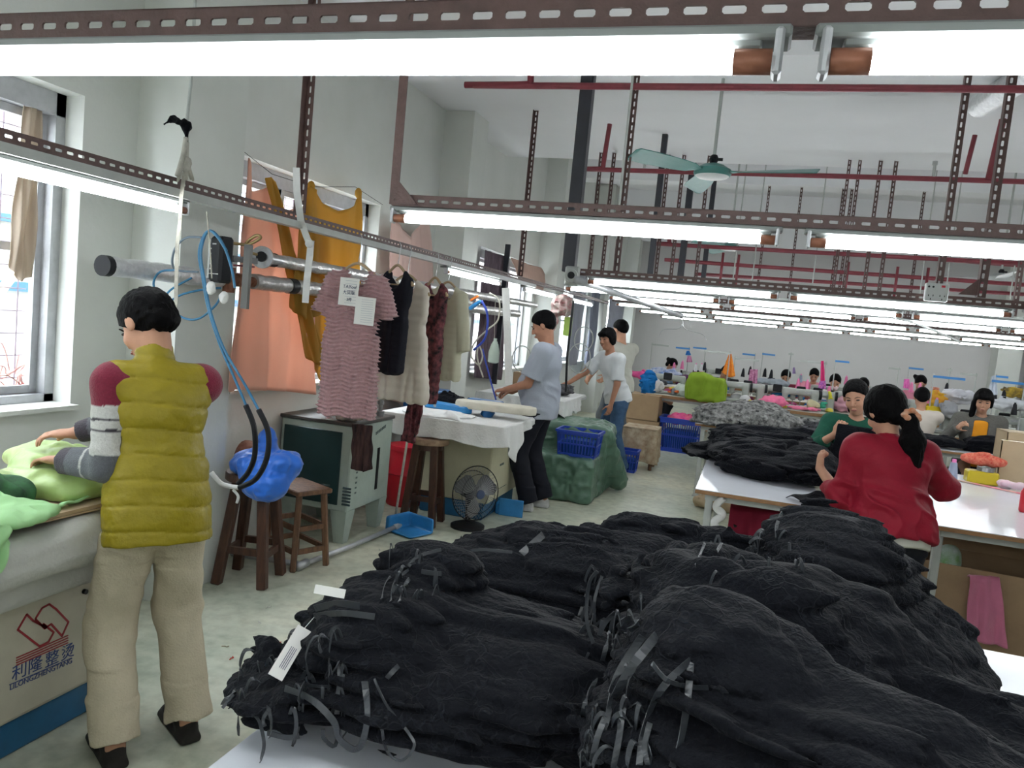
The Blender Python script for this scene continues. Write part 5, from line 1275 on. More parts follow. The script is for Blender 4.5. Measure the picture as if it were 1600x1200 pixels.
drape('curtain', 'pale pink cloth hanging at the far edge of the second window', 'curtain', [WX(p, -2.86) for p in ((612, 338), (625, 350), (640, 372), (655, 350), (672, 345))], [WX(p, -2.84) for p in ((603, 620), (640, 640), (668, 620), (690, 560))], M_palepk, amp=.02, waves=4, seed=3)
drape('curtain', 'dark purple curtain at the near side of the third window', 'curtain', [WX(p, -2.90) for p in ((756, 390), (775, 396), (796, 402))], [WX(p, -2.90) for p in ((740, 590), (765, 592), (783, 594))], M_purple, amp=.015, waves=5, seed=1)
drape('curtain', 'peach grey cloth stretched slanting across the third window', 'curtain', [WX(p, -2.88) for p in ((800, 402), (822, 412), (846, 418))], [WX(p, -2.88) for p in ((818, 452), (845, 460), (872, 466))], cloth_mat('dusty_peach', (0.42, 0.30, 0.25), .35), amp=.02, waves=2, seed=4)
tag(MB().bar(WX((794, 382), -2.86), WX((772, 600), -2.86), .06, .03).build('board', M_black), 'narrow dark board standing in the third window', 'board')
drape('curtain', 'grey curtains beside the young man, nearer panel', 'curtain', [(-2.8, 12.1, 2.5), (-2.8, 13.0, 2.5)], [(-2.8, 12.1, .95), (-2.8, 12.9, .95)], M_greyc, amp=.03, waves=6, seed=2)
drape('curtain', 'grey curtains beside the young man, farther panel', 'curtain', [(-2.78, 13.5, 2.5), (-2.78, 14.3, 2.5)], [(-2.78, 13.5, .8), (-2.78, 14.2, .8)], cloth_mat('slate_curtain', (0.22, 0.24, 0.30), .2), amp=.03, waves=5, seed=6)
drape('curtain', 'pale striped curtain at the last window', 'curtain', [(-2.8, 15.4, 2.5), (-2.8, 17.2, 2.5)], [(-2.8, 15.4, .9), (-2.8, 17.2, .9)], M_greyc, amp=.03, waves=9, seed=9)
drape('curtain', 'beige rag tied to the grille of the left window', 'curtain', [at(x, y, X=-3.12) for x, y in ((40, 152), (50, 150), (66, 168))], [at(x, y, X=-3.12) for x, y in ((15, 415), (30, 440), (52, 430))], M_beige, amp=.010, waves=3, nu=24, seed=3)
q = MB(); rr = random.Random(3)
for k in range(16):
    y0 = 2.30+rr.random()*.5; pts = [A([-3.17-rr.random()*.10, y0-.1+.09*j+rr.uniform(-.06, .06), 1.025+abs(rr.gauss(0, .055))+(.08 if k < 3 else 0)]) for j in range(5)]; pts = [p if p[1] < 2.76 else A([p[0], 2.76, p[2]]) for p in pts]
    q.tube(spline(pts, 5), .003, 5)
tag(q.build('wire_tangle', mat('red_brown_wire', (0.30, 0.08, 0.08), 0.6, col2=(0.45, 0.25, 0.2), vscale=20)), 'tangle of reddish wires on the sill of the left window', 'wires')

# insulated steam pipes
def foilpipe(label, y0, y1, z, x=-2.62, r=.042, joints=()):
    t = thing('insulated_pipe', label, 'pipe', (x, y0, z)); n = int((y1-y0)/.05); pts = []; rr_ = []
    for i in range(n+1): pts.append((x+.002*sin(i*1.7), y0+(y1-y0)*i/n, z+.002*sin(i*2.3))); rr_.append(r*(1+.035*sin(i*2.1)+.02*sin(i*5.3)))
    MB().tube(pts, rr_, 20).build('foil_wrap', M_foil if y0 < 3 or y0 > 6 else M_dkfoil, t, auto=60)
    for (ja, jb, f) in joints: MB().cyl((x, ja, z), (x, jb, z), r*f, n=18).build('joint', M_darkpl if f < 1.2 else M_steel, t, auto=40)
    return t
foilpipe('shiny foil wrapped pipe poking out left of the column', 2.61, 3.35, 1.662, joints=((2.598, 2.63, 1.06),))
foilpipe('lower foil wrapped pipe passing before the peach curtain', 3.62, 8.6, 1.672, joints=((3.95, 4.02, 1.08), (5.9, 5.96, 1.1)))
foilpipe('upper foil wrapped pipe passing before the mustard cloth', 3.75, 9.3, 1.805, r=.036, joints=((3.74, 3.80, 1.1),))
t = thing('valve', 'rusty valve joining the pipes at the column', 'valve', (-2.62, 3.45, 1.66))
MB().cyl((-2.62, 3.33, 1.663), (-2.62, 3.65, 1.668), .028, n=16).cyl((-2.62, 3.42, 1.60), (-2.62, 3.42, 1.73), .03, n=14).box((-2.62, 3.5, 1.67), (.07, .05, .07), bev=.01).build('valve_body', mat('rusty_iron', (0.14, 0.05, 0.03), 0.7, col2=(0.25, 0.12, 0.08), vscale=30), t, auto=40)
MB().bar((-2.55, 3.36, 1.74), (-2.52, 3.48, 1.745), .015, .01).build('lever', M_red, t)
fl = at(410, 402, X=-2.58); t = thing('flange', 'round steel flange at the start of the upper pipe', 'flange', fl)
q = MB().lathe([(.02, -.012), (.06, -.012), (.06, .012), (.02, .012)], fl, frame((0, 0, 1), unit(A([.35, -1, .1]))), 24); q.tube([fl+A([-.0, .02, 0]), fl+A([-.03, .2, .0])], .03, 12); q.build('flange_plate', M_steel, t, auto=40); fo = fl+unit(A([.35, -1, .1]))*.014; MB().cyl(fo, fo+unit(A([.35, -1, .1]))*.012, .028, n=16).build('hub', M_darkpl, t, auto=40)
MB().tube(spline([at(350, 378, Y=3.3), at(372, 381, Y=3.35), at(388, 382, Y=3.4), at(407, 372, Y=3.4), at(400, 368, Y=3.4), at(385, 380, Y=3.4), at(386, 392, Y=3.45), at(402, 398, Y=3.5)], 6), .008, 8).build('brass_hose', mat('brass_braid', (0.30, 0.22, 0.10), 0.4, metal=.6), t, smooth=True)
MB().bar(at(362, 404, Y=3.2), at(400, 408, Y=3.5), .02, .03).build('bracket_arm', M_darkpl, t)
# plate on column, control box
p = at(362, 430, Y=3.05); tag(MB().box((p[0]+.03, 3.12, p[2]), (.035, .02, .30)).build('steel_plate', mat('olive_steel', (.12, .12, .11), .5)), 'grey steel plate behind the black control box', 'plate')
c0 = at(346, 406, Y=2.92); t = thing('control_box', 'black pressure control box hanging by the column', 'box', c0); Rb = rotz(radians(-18))
MB().box(c0, (.085, .07, .205), Rb, bev=.012).build('box_body', M_darkpl, t); 
MB().box(c0-Rb@A([.05, 0, .0]), (.012, .068, .18), Rb, bev=.004).build('side_cover', M_steel, t)
q = MB()
for k in range(5): q.box(c0+Rb@A([-.028, -.036, .045-.022*k]), (.007, .001, .006), Rb)
for k in range(9): q.box(c0+Rb@A([-.032+.008*k, -.036, -.065]), (.005, .001, .004), Rb)
for k in range(3): q.box(c0+Rb@A([-.015+.010*k, -.036, .066]), (.007, .001, .006), Rb)
q.build('printed_marks', M_paper, t)
# blue steam hoses and the black grip loop
def HY(x, y, yy=2.78): return at(x, y, Y=yy)
t = thing('steam_hose', 'blue steam hoses looped over a cord and ending in a black sleeved loop', 'hose', HY(322, 362))
MB().tube(spline([HY(386, 637), HY(366, 590), HY(344, 540), HY(325, 480), HY(316, 430), HY(311, 395), HY(320, 366), HY(333, 362), HY(350, 385), HY(362, 420), HY(367, 450)], 8), .0058, 10).build('hose_run', M_bluehose, t, smooth=True)
MB().tube(spline([HY(405, 642, 2.76), HY(382, 600, 2.77), HY(350, 545), HY(330, 490), HY(320, 440), HY(314, 395), HY(324, 362), HY(338, 368), HY(354, 392)], 8), .0058, 10).build('hose_run', M_bluehose, t, smooth=True)
MB().tube(spline([HY(315, 371, 2.9), HY(290, 372, 2.9), HY(272, 392, 2.9), HY(273, 420, 2.92), HY(310, 425, 2.95)], 8), .005, 8).build('hose_run', mat('grey_blue_hose', (0.14, 0.19, 0.24), 0.4), t, smooth=True)
MB().tube(spline([HY(278, 422, 2.85), HY(250, 425, 2.85), HY(240, 445, 2.85), HY(255, 470, 2.85), HY(283, 495, 2.85), HY(310, 498, 2.85), HY(336, 478, 2.85), HY(345, 462, 2.9)], 8), .0052, 8).build('hose_run', M_bluehose, t, smooth=True)
MB().tube(spline([HY(253, 470, 2.85), HY(268, 452, 2.86), HY(300, 434, 2.9)], 8), .005, 8).build('hose_run', M_bluehose, t, smooth=True)
MB().tube(spline([HY(262, 473, 2.85), HY(285, 460, 2.86), HY(320, 452, 2.9), HY(345, 450, 2.95)], 8), .005, 8).build('hose_run', M_bluehose, t, smooth=True)
MB().tube(spline([HY(384, 633), HY(397, 668), HY(398, 710), HY(388, 738), HY(372, 756)], 8), .0115, 12).build('black_sleeve', M_darkpl, t, smooth=True)
MB().tube(spline([HY(404, 640, 2.76), HY(419, 675, 2.76), HY(417, 715, 2.75), HY(400, 748, 2.75), HY(374, 762, 2.75)], 8), .0115, 12).build('black_sleeve', M_darkpl, t, smooth=True)
MB().tube(spline([HY(330, 738, 2.7), HY(345, 755, 2.72), HY(360, 760, 2.74), HY(372, 762, 2.75)], 8), .010, 10).tube(spline([HY(364, 765, 2.74), HY(372, 775, 2.75), HY(370, 786, 2.75)], 5), .006, 8).build('white_wrap', M_wcloth, t, smooth=True)
# cords
t = thing('cord', 'cord with a black knotted rag and rope knots hanging by the column', 'cord', (-2.05, 2.38, 1.5)); CX = lambda x, y: at(x, y, X=-2.05)
MB().tube([A([-2.05, 2.38, Z1]), CX(298, 130), CX(292, 190)], .006, 8).build('upper_rod', M_greym, t)
G = Field(CX(292, 195)-.12, CX(292, 195)+.12, .005); G.ell(CX(290, 196), (.02, .025, .022), None, 0).cap(CX(284, 192), CX(270, 186), .012, .014, .01).cap(CX(270, 186), CX(257, 194), .012, .004, .01).cap(CX(292, 200), CX(291, 222), .012, .008, .01); G.disp(lambda P: .004*ridge(P*60), .006); G.build('knotted_rag', M_blk, t)
MB().tube(spline([CX(291, 215), CX(287, 240), CX(280, 265), CX(277, 275)], 5), .009, 8).tube(spline([CX(292, 222), CX(292, 250), CX(300, 280)], 5), .008, 8).build('rope', M_rope, t, smooth=True)
G = Field(CX(290, 262)-.1, CX(290, 262)+.1, .005); G.ell(CX(291, 255), (.018, .02, .03), None, 0).cap(CX(287, 255), CX(277, 283), .009, .008, .008).cap(CX(293, 258), CX(302, 281), .010, .006, .008).cap(CX(290, 258), CX(291, 280), .010, .010, .01); G.disp(lambda P: .004*ridge(P*55), .006); G.build('rope_knot', M_rope, t)
MB().ribbon([CX(288, 270), CX(283, 310), CX(281, 350), CX(277, 380), CX(276, 420), CX(275, 470), CX(272, 490)], .014, CR, .0015).build('cloth_strap', M_rope, t)
t = thing('cord', 'white cord tied to the rail holding a wrapped plug beside the blue hose', 'cord', HY(325, 350, 2.74)); 
MB().tube([HY(323, 330, 2.74), HY(326, 362, 2.74), HY(329, 400, 2.74), HY(331, 435, 2.74)], .003, 6).build('cord_line', M_rope, t)
G = Field(HY(330, 450, 2.74)-.08, HY(330, 450, 2.74)+.08, .005); G.ell(HY(330, 450, 2.74), (.022, .018, .032), None, 0).ell(HY(350, 465, 2.8), (.022, .018, .03), None, .01); G.disp(lambda P: .003*ridge(P*60), .006); G.build('wrapped_plug', M_wcloth, t)
t = thing('hanging_strap', 'white flat strap knotted on the wall rail before the mustard cloth', 'strap', at(470, 375, X=-2.06)); CX = lambda x, y: at(x, y, X=-2.06)
MB().ribbon([CX(463, 262), CX(464, 300), CX(470, 345), CX(482, 378)], .030, CR, .002).ribbon([CX(486, 376), CX(484, 400), CX(480, 435), CX(477, 473)], .030, CR, .003).build('strap_band', M_wcloth, t, solid=.002)
MB().sph(CX(483, 380), (.02, .02, .022), 10).build('knot', M_wcloth, t, smooth=True)

# clothes on the wall rail
def hanger_at(y, x, z, parent, w=.40, m=None, rz=0.0):
    R = rotz(rz); m = m or M_card2; c = A([x, y, z]); top = ZLR-.02
    h = MB().tube([c+A([0, 0, top-z+.01]), c+A([.012, 0, top-z-.01]), c+A([.0, 0, .03])], .0022, 6); h.build('hook', M_steel, parent)
    pts = spline([c+R@A([-w/2, 0, -.075]), c+R@A([-w/4, 0, -.01]), c+A([0, 0, .035]), c+R@A([w/4, 0, -.01]), c+R@A([w/2, 0, -.075])], 6)
    MB().tube(pts, .008, 8).tube([c+R@A([-w/2, 0, -.075]), c+R@A([w/2, 0, -.075])], .005, 6).build('clothes_hanger', m, parent, smooth=True)
def frock(label, y, x, ztop, zbot, m, w=.40, wb=.5, rz=0., ruffle=0., sleeves=0., thick=.05, h=.007, neck=.07, waist=.9, cat='dress', name='hanging_dress', seed=0., low=0.):
    t = thing(name, label, cat, (x, y, ztop), 'clothes on the wall rail'); R = rotz(rz); c = A([x, y, ztop]); H = ztop-zbot
    lo = A([x, y, zbot])-A([max(w, wb)/2+.20, max(w, wb)/2*abs(sin(rz))+.14, .05]); hi = A([x, y, ztop])+A([max(w, wb)/2+.20, max(w, wb)/2*abs(sin(rz))+.14, .08]); F = Field(lo, hi, h)
    for k in range(14):
        v = k/13; hw = (w/2)*(1-v)+(wb/2)*v; hw *= (waist if .25 < v < .45 else 1); z = ztop-.05-(H-.08)*v
        F.box(c*A([1, 1, 0])+A([0, 0, z]), (hw-.02, thick*(.5+.35*v), H/13*.6), .02, R, .035)
    F.cap(c+R@A([-w/2+.04, 0, -.045]), c+R@A([-neck, 0, -.005]), .022, k=.02).cap(c+R@A([w/2-.04, 0, -.045]), c+R@A([neck, 0, -.005]), .022, k=.02)
    if sleeves:
        for s in (-1, 1): F.cap(c+R@A([s*(w/2-.03), 0, -.05]), c+R@A([s*(w/2+.035), 0, -.06-sleeves*1.15]), .040, .050, k=.025, flat=True)
    F.ell(c+R@A([0, -.02, .0]), (neck*1.0, .06, .09+low), R, .01, op='s')
    def fn(P):
        q = (P-c) @ R; d = .010*(np.abs(2*vnoise(q*A([20, 8, 3])+seed)-1)*-2+1)*np.clip(-q[:, 2]*3, .2, 1.2)
        if ruffle:
            z = q[:, 2]+.006*np.sin(q[:, 0]*25+3*np.sin(q[:, 0]*9)); d = d-.007*(1-np.abs(np.sin(pi*z/ruffle))*2)-.005*ridge(q*A([60, 60, 50]))-.008*(np.sin(q[:, 0]*62)>.55)*0
            d = d+.012*np.clip(np.cos((q[:, 0]+.045)*2*pi/.085)-.5, 0, 1)*(q[:, 2] < -.20)
        return d
    F.disp(fn, .03); F.build('dress_body', m, t); hanger_at(y, x, ztop+.01, t, min(w, .40), rz=rz)
    return t
M_mauve = mat('mauve_ruffle', (0.42, 0.25, 0.26), 0.9, var=0.2, vscale=45, bump=0.5, bscale=120, sheen=.2)
dr = frock('mauve ruffled dress with two paper notes pinned on it, hanging on the wall rail', 3.72, -2.045, 1.775, .99, M_mauve, .34, .37, rz=radians(4), ruffle=.021, sleeves=.15, neck=.07, thick=.06, h=.0055)
def note(a, y, w, hh, label, strokes, lines):
    c = at(a[0], a[1], Y=y); o = MB().box(c, (w, .0015, hh), rotz(radians(3)) @ np.array([[cos(.03), 0, sin(.03)], [0, 1, 0], [-sin(.03), 0, cos(.03)]])).build('paper_note', M_paper, dr); o['label'] = label
    q = MB()
    for k in range(lines): q.box(c+A([0, -.0016, hh*.40-hh*.8*k/max(lines-1, 1)]), (w*.82, .0006, .0012))
    q.build('printed_lines', mat('faint_blue_ink', (0.25, 0.28, 0.36), .8), o)
    if strokes:
        q = MB()
        for (txt, dx, dz, s) in strokes: text_mesh(txt, s, M_ink, 'handwriting', c+A([dx, -.0018, dz]), (1, 0, 0), (0, 0, 1), o)
note((545, 456), 3.640, .110, .145, 'white paper note with large handwriting', [('TAYou!', -.035, .018, .026), ('大货版', -.035, -.012, .024), ('3件', -.01, -.048, .022)], 8)
note((570, 486), 3.632, .112, .145, 'white paper note with printed lines', [], 11)
M_blkdot = mat('black_dotted_cloth', (0.012, 0.012, 0.018), 0.85, bump=.3, bscale=90); M_cream = mat('cream_satin', (0.56, 0.50, 0.42), 0.5, var=.1, vscale=8, sheen=.2); M_floral = mat('black_floral_print', (0.20, 0.06, 0.07), 0.8, col2=(0.010, 0.012, 0.014), vscale=24, detail=2)
M_palecr = mat('pale_cream_cloth', (0.52, 0.50, 0.38), 0.8, var=.08)
frock('black speckled dress right behind the mauve dress', 4.02, -1.96, 1.80, 1.22, M_blkdot, .30, .26, rz=radians(-25), seed=3)
t = frock('cream satin dress with a deep neckline on the rail', 4.22, -1.99, 1.76, 1.05, M_cream, .34, .44, rz=radians(-8), seed=5, low=.06)
frock('black dress with a red floral print on the rail', 4.50, -1.93, 1.77, 1.02, M_floral, .28, .24, rz=radians(-30), seed=7, sleeves=.0)
frock('pale cream long sleeved blouse, last on the rail', 4.72, -1.93, 1.76, 1.16, M_palecr, .32, .34, rz=radians(-20), sleeves=.30, seed=9)
drape('scarf', 'floral scarf hanging below the cream dress before the stool', 'scarf', [at(640, 615, Y=4.85), at(664, 622, Y=4.85)], [at(628, 688, Y=4.80), at(646, 694, Y=4.80), at(655, 668, Y=4.8)], M_floral, amp=.018, waves=3, nu=24, n=(0, -1, 0), seed=2)

# green steel cabinet under the dress
M_mint = mat('mint_enamel', (0.40, 0.47, 0.42), 0.45, var=0.12, vscale=10, bump=.1, bscale=40); M_dkgreen = mat('dark_green_door', (0.012, 0.040, 0.042), 0.4, var=.2, vscale=6)
t = thing('steel_cabinet', 'mint green steel cabinet with a dark door on tapered feet below the mauve dress', 'cabinet', (-2.68, 4.9, 0))
cx0, cx1, cy0, cy1, cz0, cz1 = -2.97, -2.43, 4.52, 5.12, .22, .80
MB().box(((cx0+cx1)/2, (cy0+cy1)/2, (cz0+cz1)/2), (cx1-cx0, cy1-cy0, cz1-cz0), bev=.008).build('cabinet_body', M_mint, t)
MB().box(((cx0+cx1)/2, (cy0+cy1)/2, cz1+.012), (cx1-cx0+.02, cy1-cy0+.02, .024), bev=.004).build('cabinet_top', mat('dark_top', (.05, .045, .04), .5), t)
d = MB().box(((cx0+cx1)/2-.02, cy0-.006, (cz0+cz1)/2), (cx1-cx0-.10, .012, cz1-cz0-.09), bev=.003).build('cabinet_door', M_dkgreen, t)
for sx in (0, .16):
    q = MB()
    for k in range(6): q.bar((-2.62+sx, cy0-.016, .28+.022*k), (-2.56+sx, cy0-.016, .28+.022*k), .012, .008, up=(0, -1, .6))
    q.build('louvre_vent', M_dkgreen, d)
MB().cyl((-2.88, cy0-.01, .46), (-2.88, cy0-.04, .46), .016, n=14).build('door_knob', M_steel, d)
for (lx, ly) in ((cx0+.06, cy0+.06), (cx1-.06, cy0+.06), (cx0+.06, cy1-.06), (cx1-.06, cy1-.06)):
    q = MB(); vs = []
    for (w_, z_) in ((.035, 0), (.06, .225)):
        for a_, b_ in ((-1, -1), (1, -1), (1, 1), (-1, 1)): vs.append((lx+a_*w_, ly+b_*w_, z_))
    q.add(vs, [(3, 2, 1, 0), (4, 5, 6, 7), (0, 1, 5, 4), (1, 2, 6, 5), (2, 3, 7, 6), (3, 0, 4, 7)]); q.build('foot', M_mint, t)
MB().box((cx1+.002, 4.92, .46), (.006, .035, .30), bev=.002).build('sight_slot', M_darkpl, t)
q = MB()
for k in range(9): q.box((cx1+.003, 4.62, .62-.035*k), (.002, .02, .012))
for k in range(7): q.box((cx1+.003, 4.86+.022*k, .72+.006*k), (.002, .012, .022))
q.build('worn_lettering', mat('worn_ink', (0.12, 0.15, 0.15), .8), t)
drape('garment', 'brown and black striped garment hanging over the cabinet edge', 'garment', [at(551, 662, Y=4.40), at(582, 665, Y=4.40)], [at(549, 732, Y=4.38), at(566, 738, Y=4.38), at(582, 733, Y=4.38)], mat('brown_stripes', (0.10, 0.055, 0.05), .85, col2=(.015, .012, .014), vscale=30, stretch=(1, 1, .12)), amp=.010, waves=3, nu=24, n=(0, -1, 0), seed=8)
heap('bundle of pale blue and ochre cloth on the front of the green cabinet', (-2.50, 4.60, .87), (.12, .09, .06), mat('mixed_cloth', (0.50, 0.54, 0.56), .9, col2=(0.40, 0.20, 0.05), vscale=7), h=.01, z0=.825, seed=6)
t = thing('small_tool', 'small blue and metal gadget standing on the green cabinet', 'tool', (-2.48, 5.0, .824)); MB().cyl((-2.48, 5.0, .824), (-2.48, 5.0, .86), .03, n=14).cyl((-2.48, 5.0, .86), (-2.48, 5.0, .94), .014, n=12).box((-2.48, 5.0, .92), (.045, .02, .03), bev=.004).build('gadget', M_steel, t, auto=40)
MB().sph((-2.48, 5.0, .955), .018, 10).build('gadget_cap', M_bluepl, t, smooth=True)
# floor pipe
tag(MB().tube([(-2.30, 5.05, .03), (-2.34, 4.45, .03), (-2.40, 3.97, .03), (-2.86, 3.92, .03)], .017, 10).tube([(-2.40, 4.02, .03), (-2.40, 3.92, .03)], .026, 10).tube([(-2.30, 5.09, .03), (-2.30, 5.01, .03)], .026, 10).build('floor_pipe', M_alu, smooth=True), 'grey pipe lying along the floor past the stools', 'pipe')

# wooden stools
def round_stool(label, c, H, r, m, topm=None, spread=1.35, rz=0., lw=.052):
    t = thing('wooden_stool', label, 'stool', (c[0], c[1], 0)); c = A([c[0], c[1], 0])
    MB().lathe([(r*.97, H-.045), (r, H-.04), (r, H-.006), (r*.97, H)], c, n=32).build('seat', topm or m, t, auto=40)
    f = [c+rotz(rz+pi/2*k+pi/4)@A([r*.62, 0, H-.05]) for k in range(4)]; g = [c+rotz(rz+pi/2*k+pi/4)@A([r*.62*spread*1.25, 0, 0]) for k in range(4)]
    for k in range(4): MB().bar(g[k], f[k], lw, lw, up=rotz(rz+pi/2*k)@A([1, 0, 0]), bev=.005).build('leg', m, t)
    for k in range(4):
        tt = .30 if k % 2 else .34; a = g[k]+(f[k]-g[k])*tt; b = g[(k+1) % 4]+(f[(k+1) % 4]-g[(k+1) % 4])*tt; MB().bar(a, b, .022, .038).build('rung', m, t)
    MB().lathe([(r*.70, H-.09), (r*.70, H-.047)], c, n=24).build('apron', m, t, auto=40)
    return t
s1 = round_stool('dark round wooden stool carrying the bright blue cloth', (-2.555, 3.68), .62, .165, M_wood, rz=radians(12), spread=1.45)
G = Field((-2.85, 3.35, .40), (-2.2, 4.0, 1.0), .007); G.ell((-2.48, 3.64, .68), (.19, .16, .085), None, 0).ell((-2.42, 3.56, .60), (.15, .10, .11), None, .04).ell((-2.50, 3.68, .80), (.055, .05, .085), rotz(.4), .05).ell((-2.34, 3.62, .70), (.10, .09, .08), None, .04)
G.box((-2.555, 3.68, .50), (.175, .175, .116), .01, None, .0, op='s') if False else None
G.disp(lambda P: -.010*(1-np.abs(2*vnoise(P*A([13, 13, 11])+2)-1)*2)*-1-.006*ridge(P*30), .03)
tag(G.build('blue_cloth', mat('bright_blue_nylon', (0.012, 0.14, 0.62), 0.45, var=.15, vscale=10, sheen=.2)), 'bright blue cloth crumpled over the seat of the dark round stool', 'cloth')
t = thing('wooden_stool', 'low reddish square stool behind the round stool with the blue cloth', 'stool', (-2.50, 4.12, 0)); cc = A([-2.52, 4.08, 0]); R_ = rotz(radians(-25))
MB().box(cc+A([0, 0, .465]), (.34, .24, .03), R_, bev=.006).build('seat', M_wood2, t)
L4 = [cc+R_@A([sx*.13, sy*.085, .45]) for sx, sy in ((-1, -1), (1, -1), (1, 1), (-1, 1))]; B4 = [cc+R_@A([sx*.165, sy*.115, 0]) for sx, sy in ((-1, -1), (1, -1), (1, 1), (-1, 1))]
for a_, b_ in zip(B4, L4): MB().bar(a_, b_, .034, .034, bev=.004).build('leg', M_wood2, t)
for k in range(4):
    for tt in (.25, .55): MB().bar(B4[k]+(L4[k]-B4[k])*tt, B4[(k+1) % 4]+(L4[(k+1) % 4]-B4[(k+1) % 4])*tt, .018, .03).build('rung', M_wood2, t)
round_stool('tall dark round stool with a worn pale top beside the second ironing table', (-2.235, 5.36), .66, .155, M_wood, mat('worn_seat', (0.46, 0.33, 0.22), .6, col2=(0.10, 0.05, 0.03), vscale=5), rz=radians(5), spread=1.35)
# brown drum and plastic behind the stools
tag(MB().lathe([(.10, 0), (.10, .12), (.09, .13)], (-2.86, 3.98, .62), frame((0, 1, 0), (1, .2, 0)), 20).build('rusty_drum', MATS['rusty_iron'], auto=40), 'rusty drum fitting on the wall above the blue cloth', 'drum')

# ------------------------------------------------------------------ left press
M_pcream = mat('cream_enamel', (0.50, 0.47, 0.38), 0.45, var=0.14, vscale=5, bump=.08, bscale=30); M_pblue = mat('blue_enamel', (0.015, 0.12, 0.26), 0.45, var=.3, vscale=5)
t = thing('ironing_press', 'cream ironing press with a blue base and red emblem at the lower left', 'ironing press', (-2.6, 1.6, 0))
MB().box((-2.56, 1.45, .065), (.74, 1.62, .13), bev=.01).build('base_plinth', M_pblue, t)
bd = MB().box((-2.555, 1.45, .345), (.77, 1.62, .43), bev=.008).build('cabinet_body', M_pcream, t)
pn = MB().box((-2.168, 1.52, .345), (.010, 1.40, .40), bev=.003).build('front_panel', M_pcream, t)
px = -2.1615
def PT(x, y): p = at(x, y, X=px); return p[1], p[2]
u0 = PT(110, 975); 
def seg(pts, w, m, nm, closed=False):
    q = MB(); pts = [PT(*p) for p in pts]; 
    if closed: pts = pts+[pts[0]]
    for a_, b_ in zip(pts, pts[1:]):
        q.bar((px, a_[0], a_[1]), (px, b_[0], b_[1]), .002, w, up=(0, 0, 1)) if abs(a_[0]-b_[0]) > 1e-4 else None
    for a_ in pts: q.cyl((px-.001, a_[0], a_[1]), (px+.001, a_[0], a_[1]), w/2, n=10)
    return q.build(nm, m, pn)
M_logo = mat('emblem_red', (0.30, 0.02, 0.03), .5); M_lblue = mat('lettering_blue', (0.03, 0.06, 0.20), .5)
seg([(42, 960), (28, 984), (62, 1010), (76, 1003), (84, 988), (68, 975), (72, 981), (56, 972), (52, 970)], .0065, M_logo, 'emblem', True)
seg([(56, 966), (66, 950), (77, 944), (88, 952), (107, 972), (97, 994), (80, 975), (70, 982), (56, 968)], .0065, M_logo, 'emblem', True)
for k in range(4):
    seg([(26, 1028+3.8*k), (106, 993+3.8*k)], .0035, M_logo, 'emblem_stripe')
ya, za = PT(16, 1061); yb, zb = PT(112, 1026); uv = unit(A([0, yb-ya, zb-za])); uu = unit(A([0, 0, 1]))
uw = unit(A([0, 1, .0])); 
up_ = A([0, 0, 1.0])
sz = .052
for ch, cx_, cy_ in (('利', 18, 1064), ('隆', 43, 1053), ('整', 70, 1043), ('烫', 95, 1032)):
    y_, z_ = PT(cx_, cy_); text_mesh(ch, .058, M_lblue, 'lettering', (px-.001, y_, z_), (0, 1, 0), (0, 0, 1), pn, .001)
y_, z_ = PT(15, 1079); y2, z2 = PT(112, 1036); o = text_mesh('LILONGZHENGTANG', .0262, M_lblue, 'lettering', (px-.001, y_, z_), (0, 1, 0), (0, 0, 1), pn, .001)
w_ = max(v.co.y for v in o.data.vertices)-min(v.co.y for v in o.data.vertices)
k_ = (y2-y_)/w_
for v in o.data.vertices: v.co.y = y_+(v.co.y-y_)*k_; v.co.z += (v.co.y-y_)*(z2-z_)/(y2-y_)
seg([(15, 1070), (112, 1028)], .0022, M_lblue, 'lettering_rule')
q = MB()
for (x, y) in ((125, 908), (131, 924), (144, 919)): a_, b_ = PT(x, y); q.cyl((px, a_, b_), (px+.012, a_, b_), .009, n=14)
q.build('control_knob', M_darkpl, pn, auto=40); a_, b_ = PT(140, 905); MB().box((px+.004, a_, b_), (.010, .020, .014), bev=.002).build('red_switch', M_redpl, pn)
F = Field((-3.0, .55, .54), (-1.9, 2.42, .90), .012); F.box((-2.47, 1.45, .735), (.50, .86, .080), .06, None, 0).box((-2.50, 1.45, .62), (.42, .80, .08), .05, None, .05)
F.disp(lambda P: .010*(fbm(P*A([5, 5, 9]))-.5)*2-.006*ridge(P*A([6, 6, 16])), .03); F.build('padded_top', mat('grey_pad_cloth', (0.52, 0.52, 0.49), .9, var=.15, vscale=6, bump=.3, bscale=80), t)
zt = .838
tag(MB().box((-2.40, 1.52, zt+.006), (.70, 1.30, .012), rotz(radians(-2))).box((-2.40, 1.52, zt-.004), (.69, 1.29, .006), rotz(radians(-3))).build('cardboard_sheet', M_card2), 'cardboard sheet lying on the left press under the green garments', 'sheet')
M_lgreen = cloth_mat('pale_green_satin', (0.36, 0.62, 0.30), .15); M_ygreen = mat('yellow_green_satin', (0.36, 0.50, 0.16), .45, var=.2, vscale=6, bump=.3, bscale=30, sheen=.2)
def crumple(label, prims, m, z0, h=.008, amp=.012, fr=14, seed=0., name='garment', cat='garment'):
    cs = np.array([p[0] for p in prims]); rs = np.array([[max(p[1])]*3 for p in prims]); F = Field((cs-rs).min(0)-.05, (cs+rs).max(0)+.05, h)
    for (c, r, a) in prims: F.ell(c, r, rotz(radians(a)), .04)
    F.disp(lambda P: -amp*(np.abs(2*vnoise(P*A([fr*.6, fr, fr])+seed)-1)*2-.8)-amp*.5*ridge(P*fr*1.7+seed), amp*2.5); F.cut((0, 0, z0+.001), (0, 0, 1))
    return tag(F.build(name, m), label, cat)
g1 = at(110, 760, X=-2.25); 
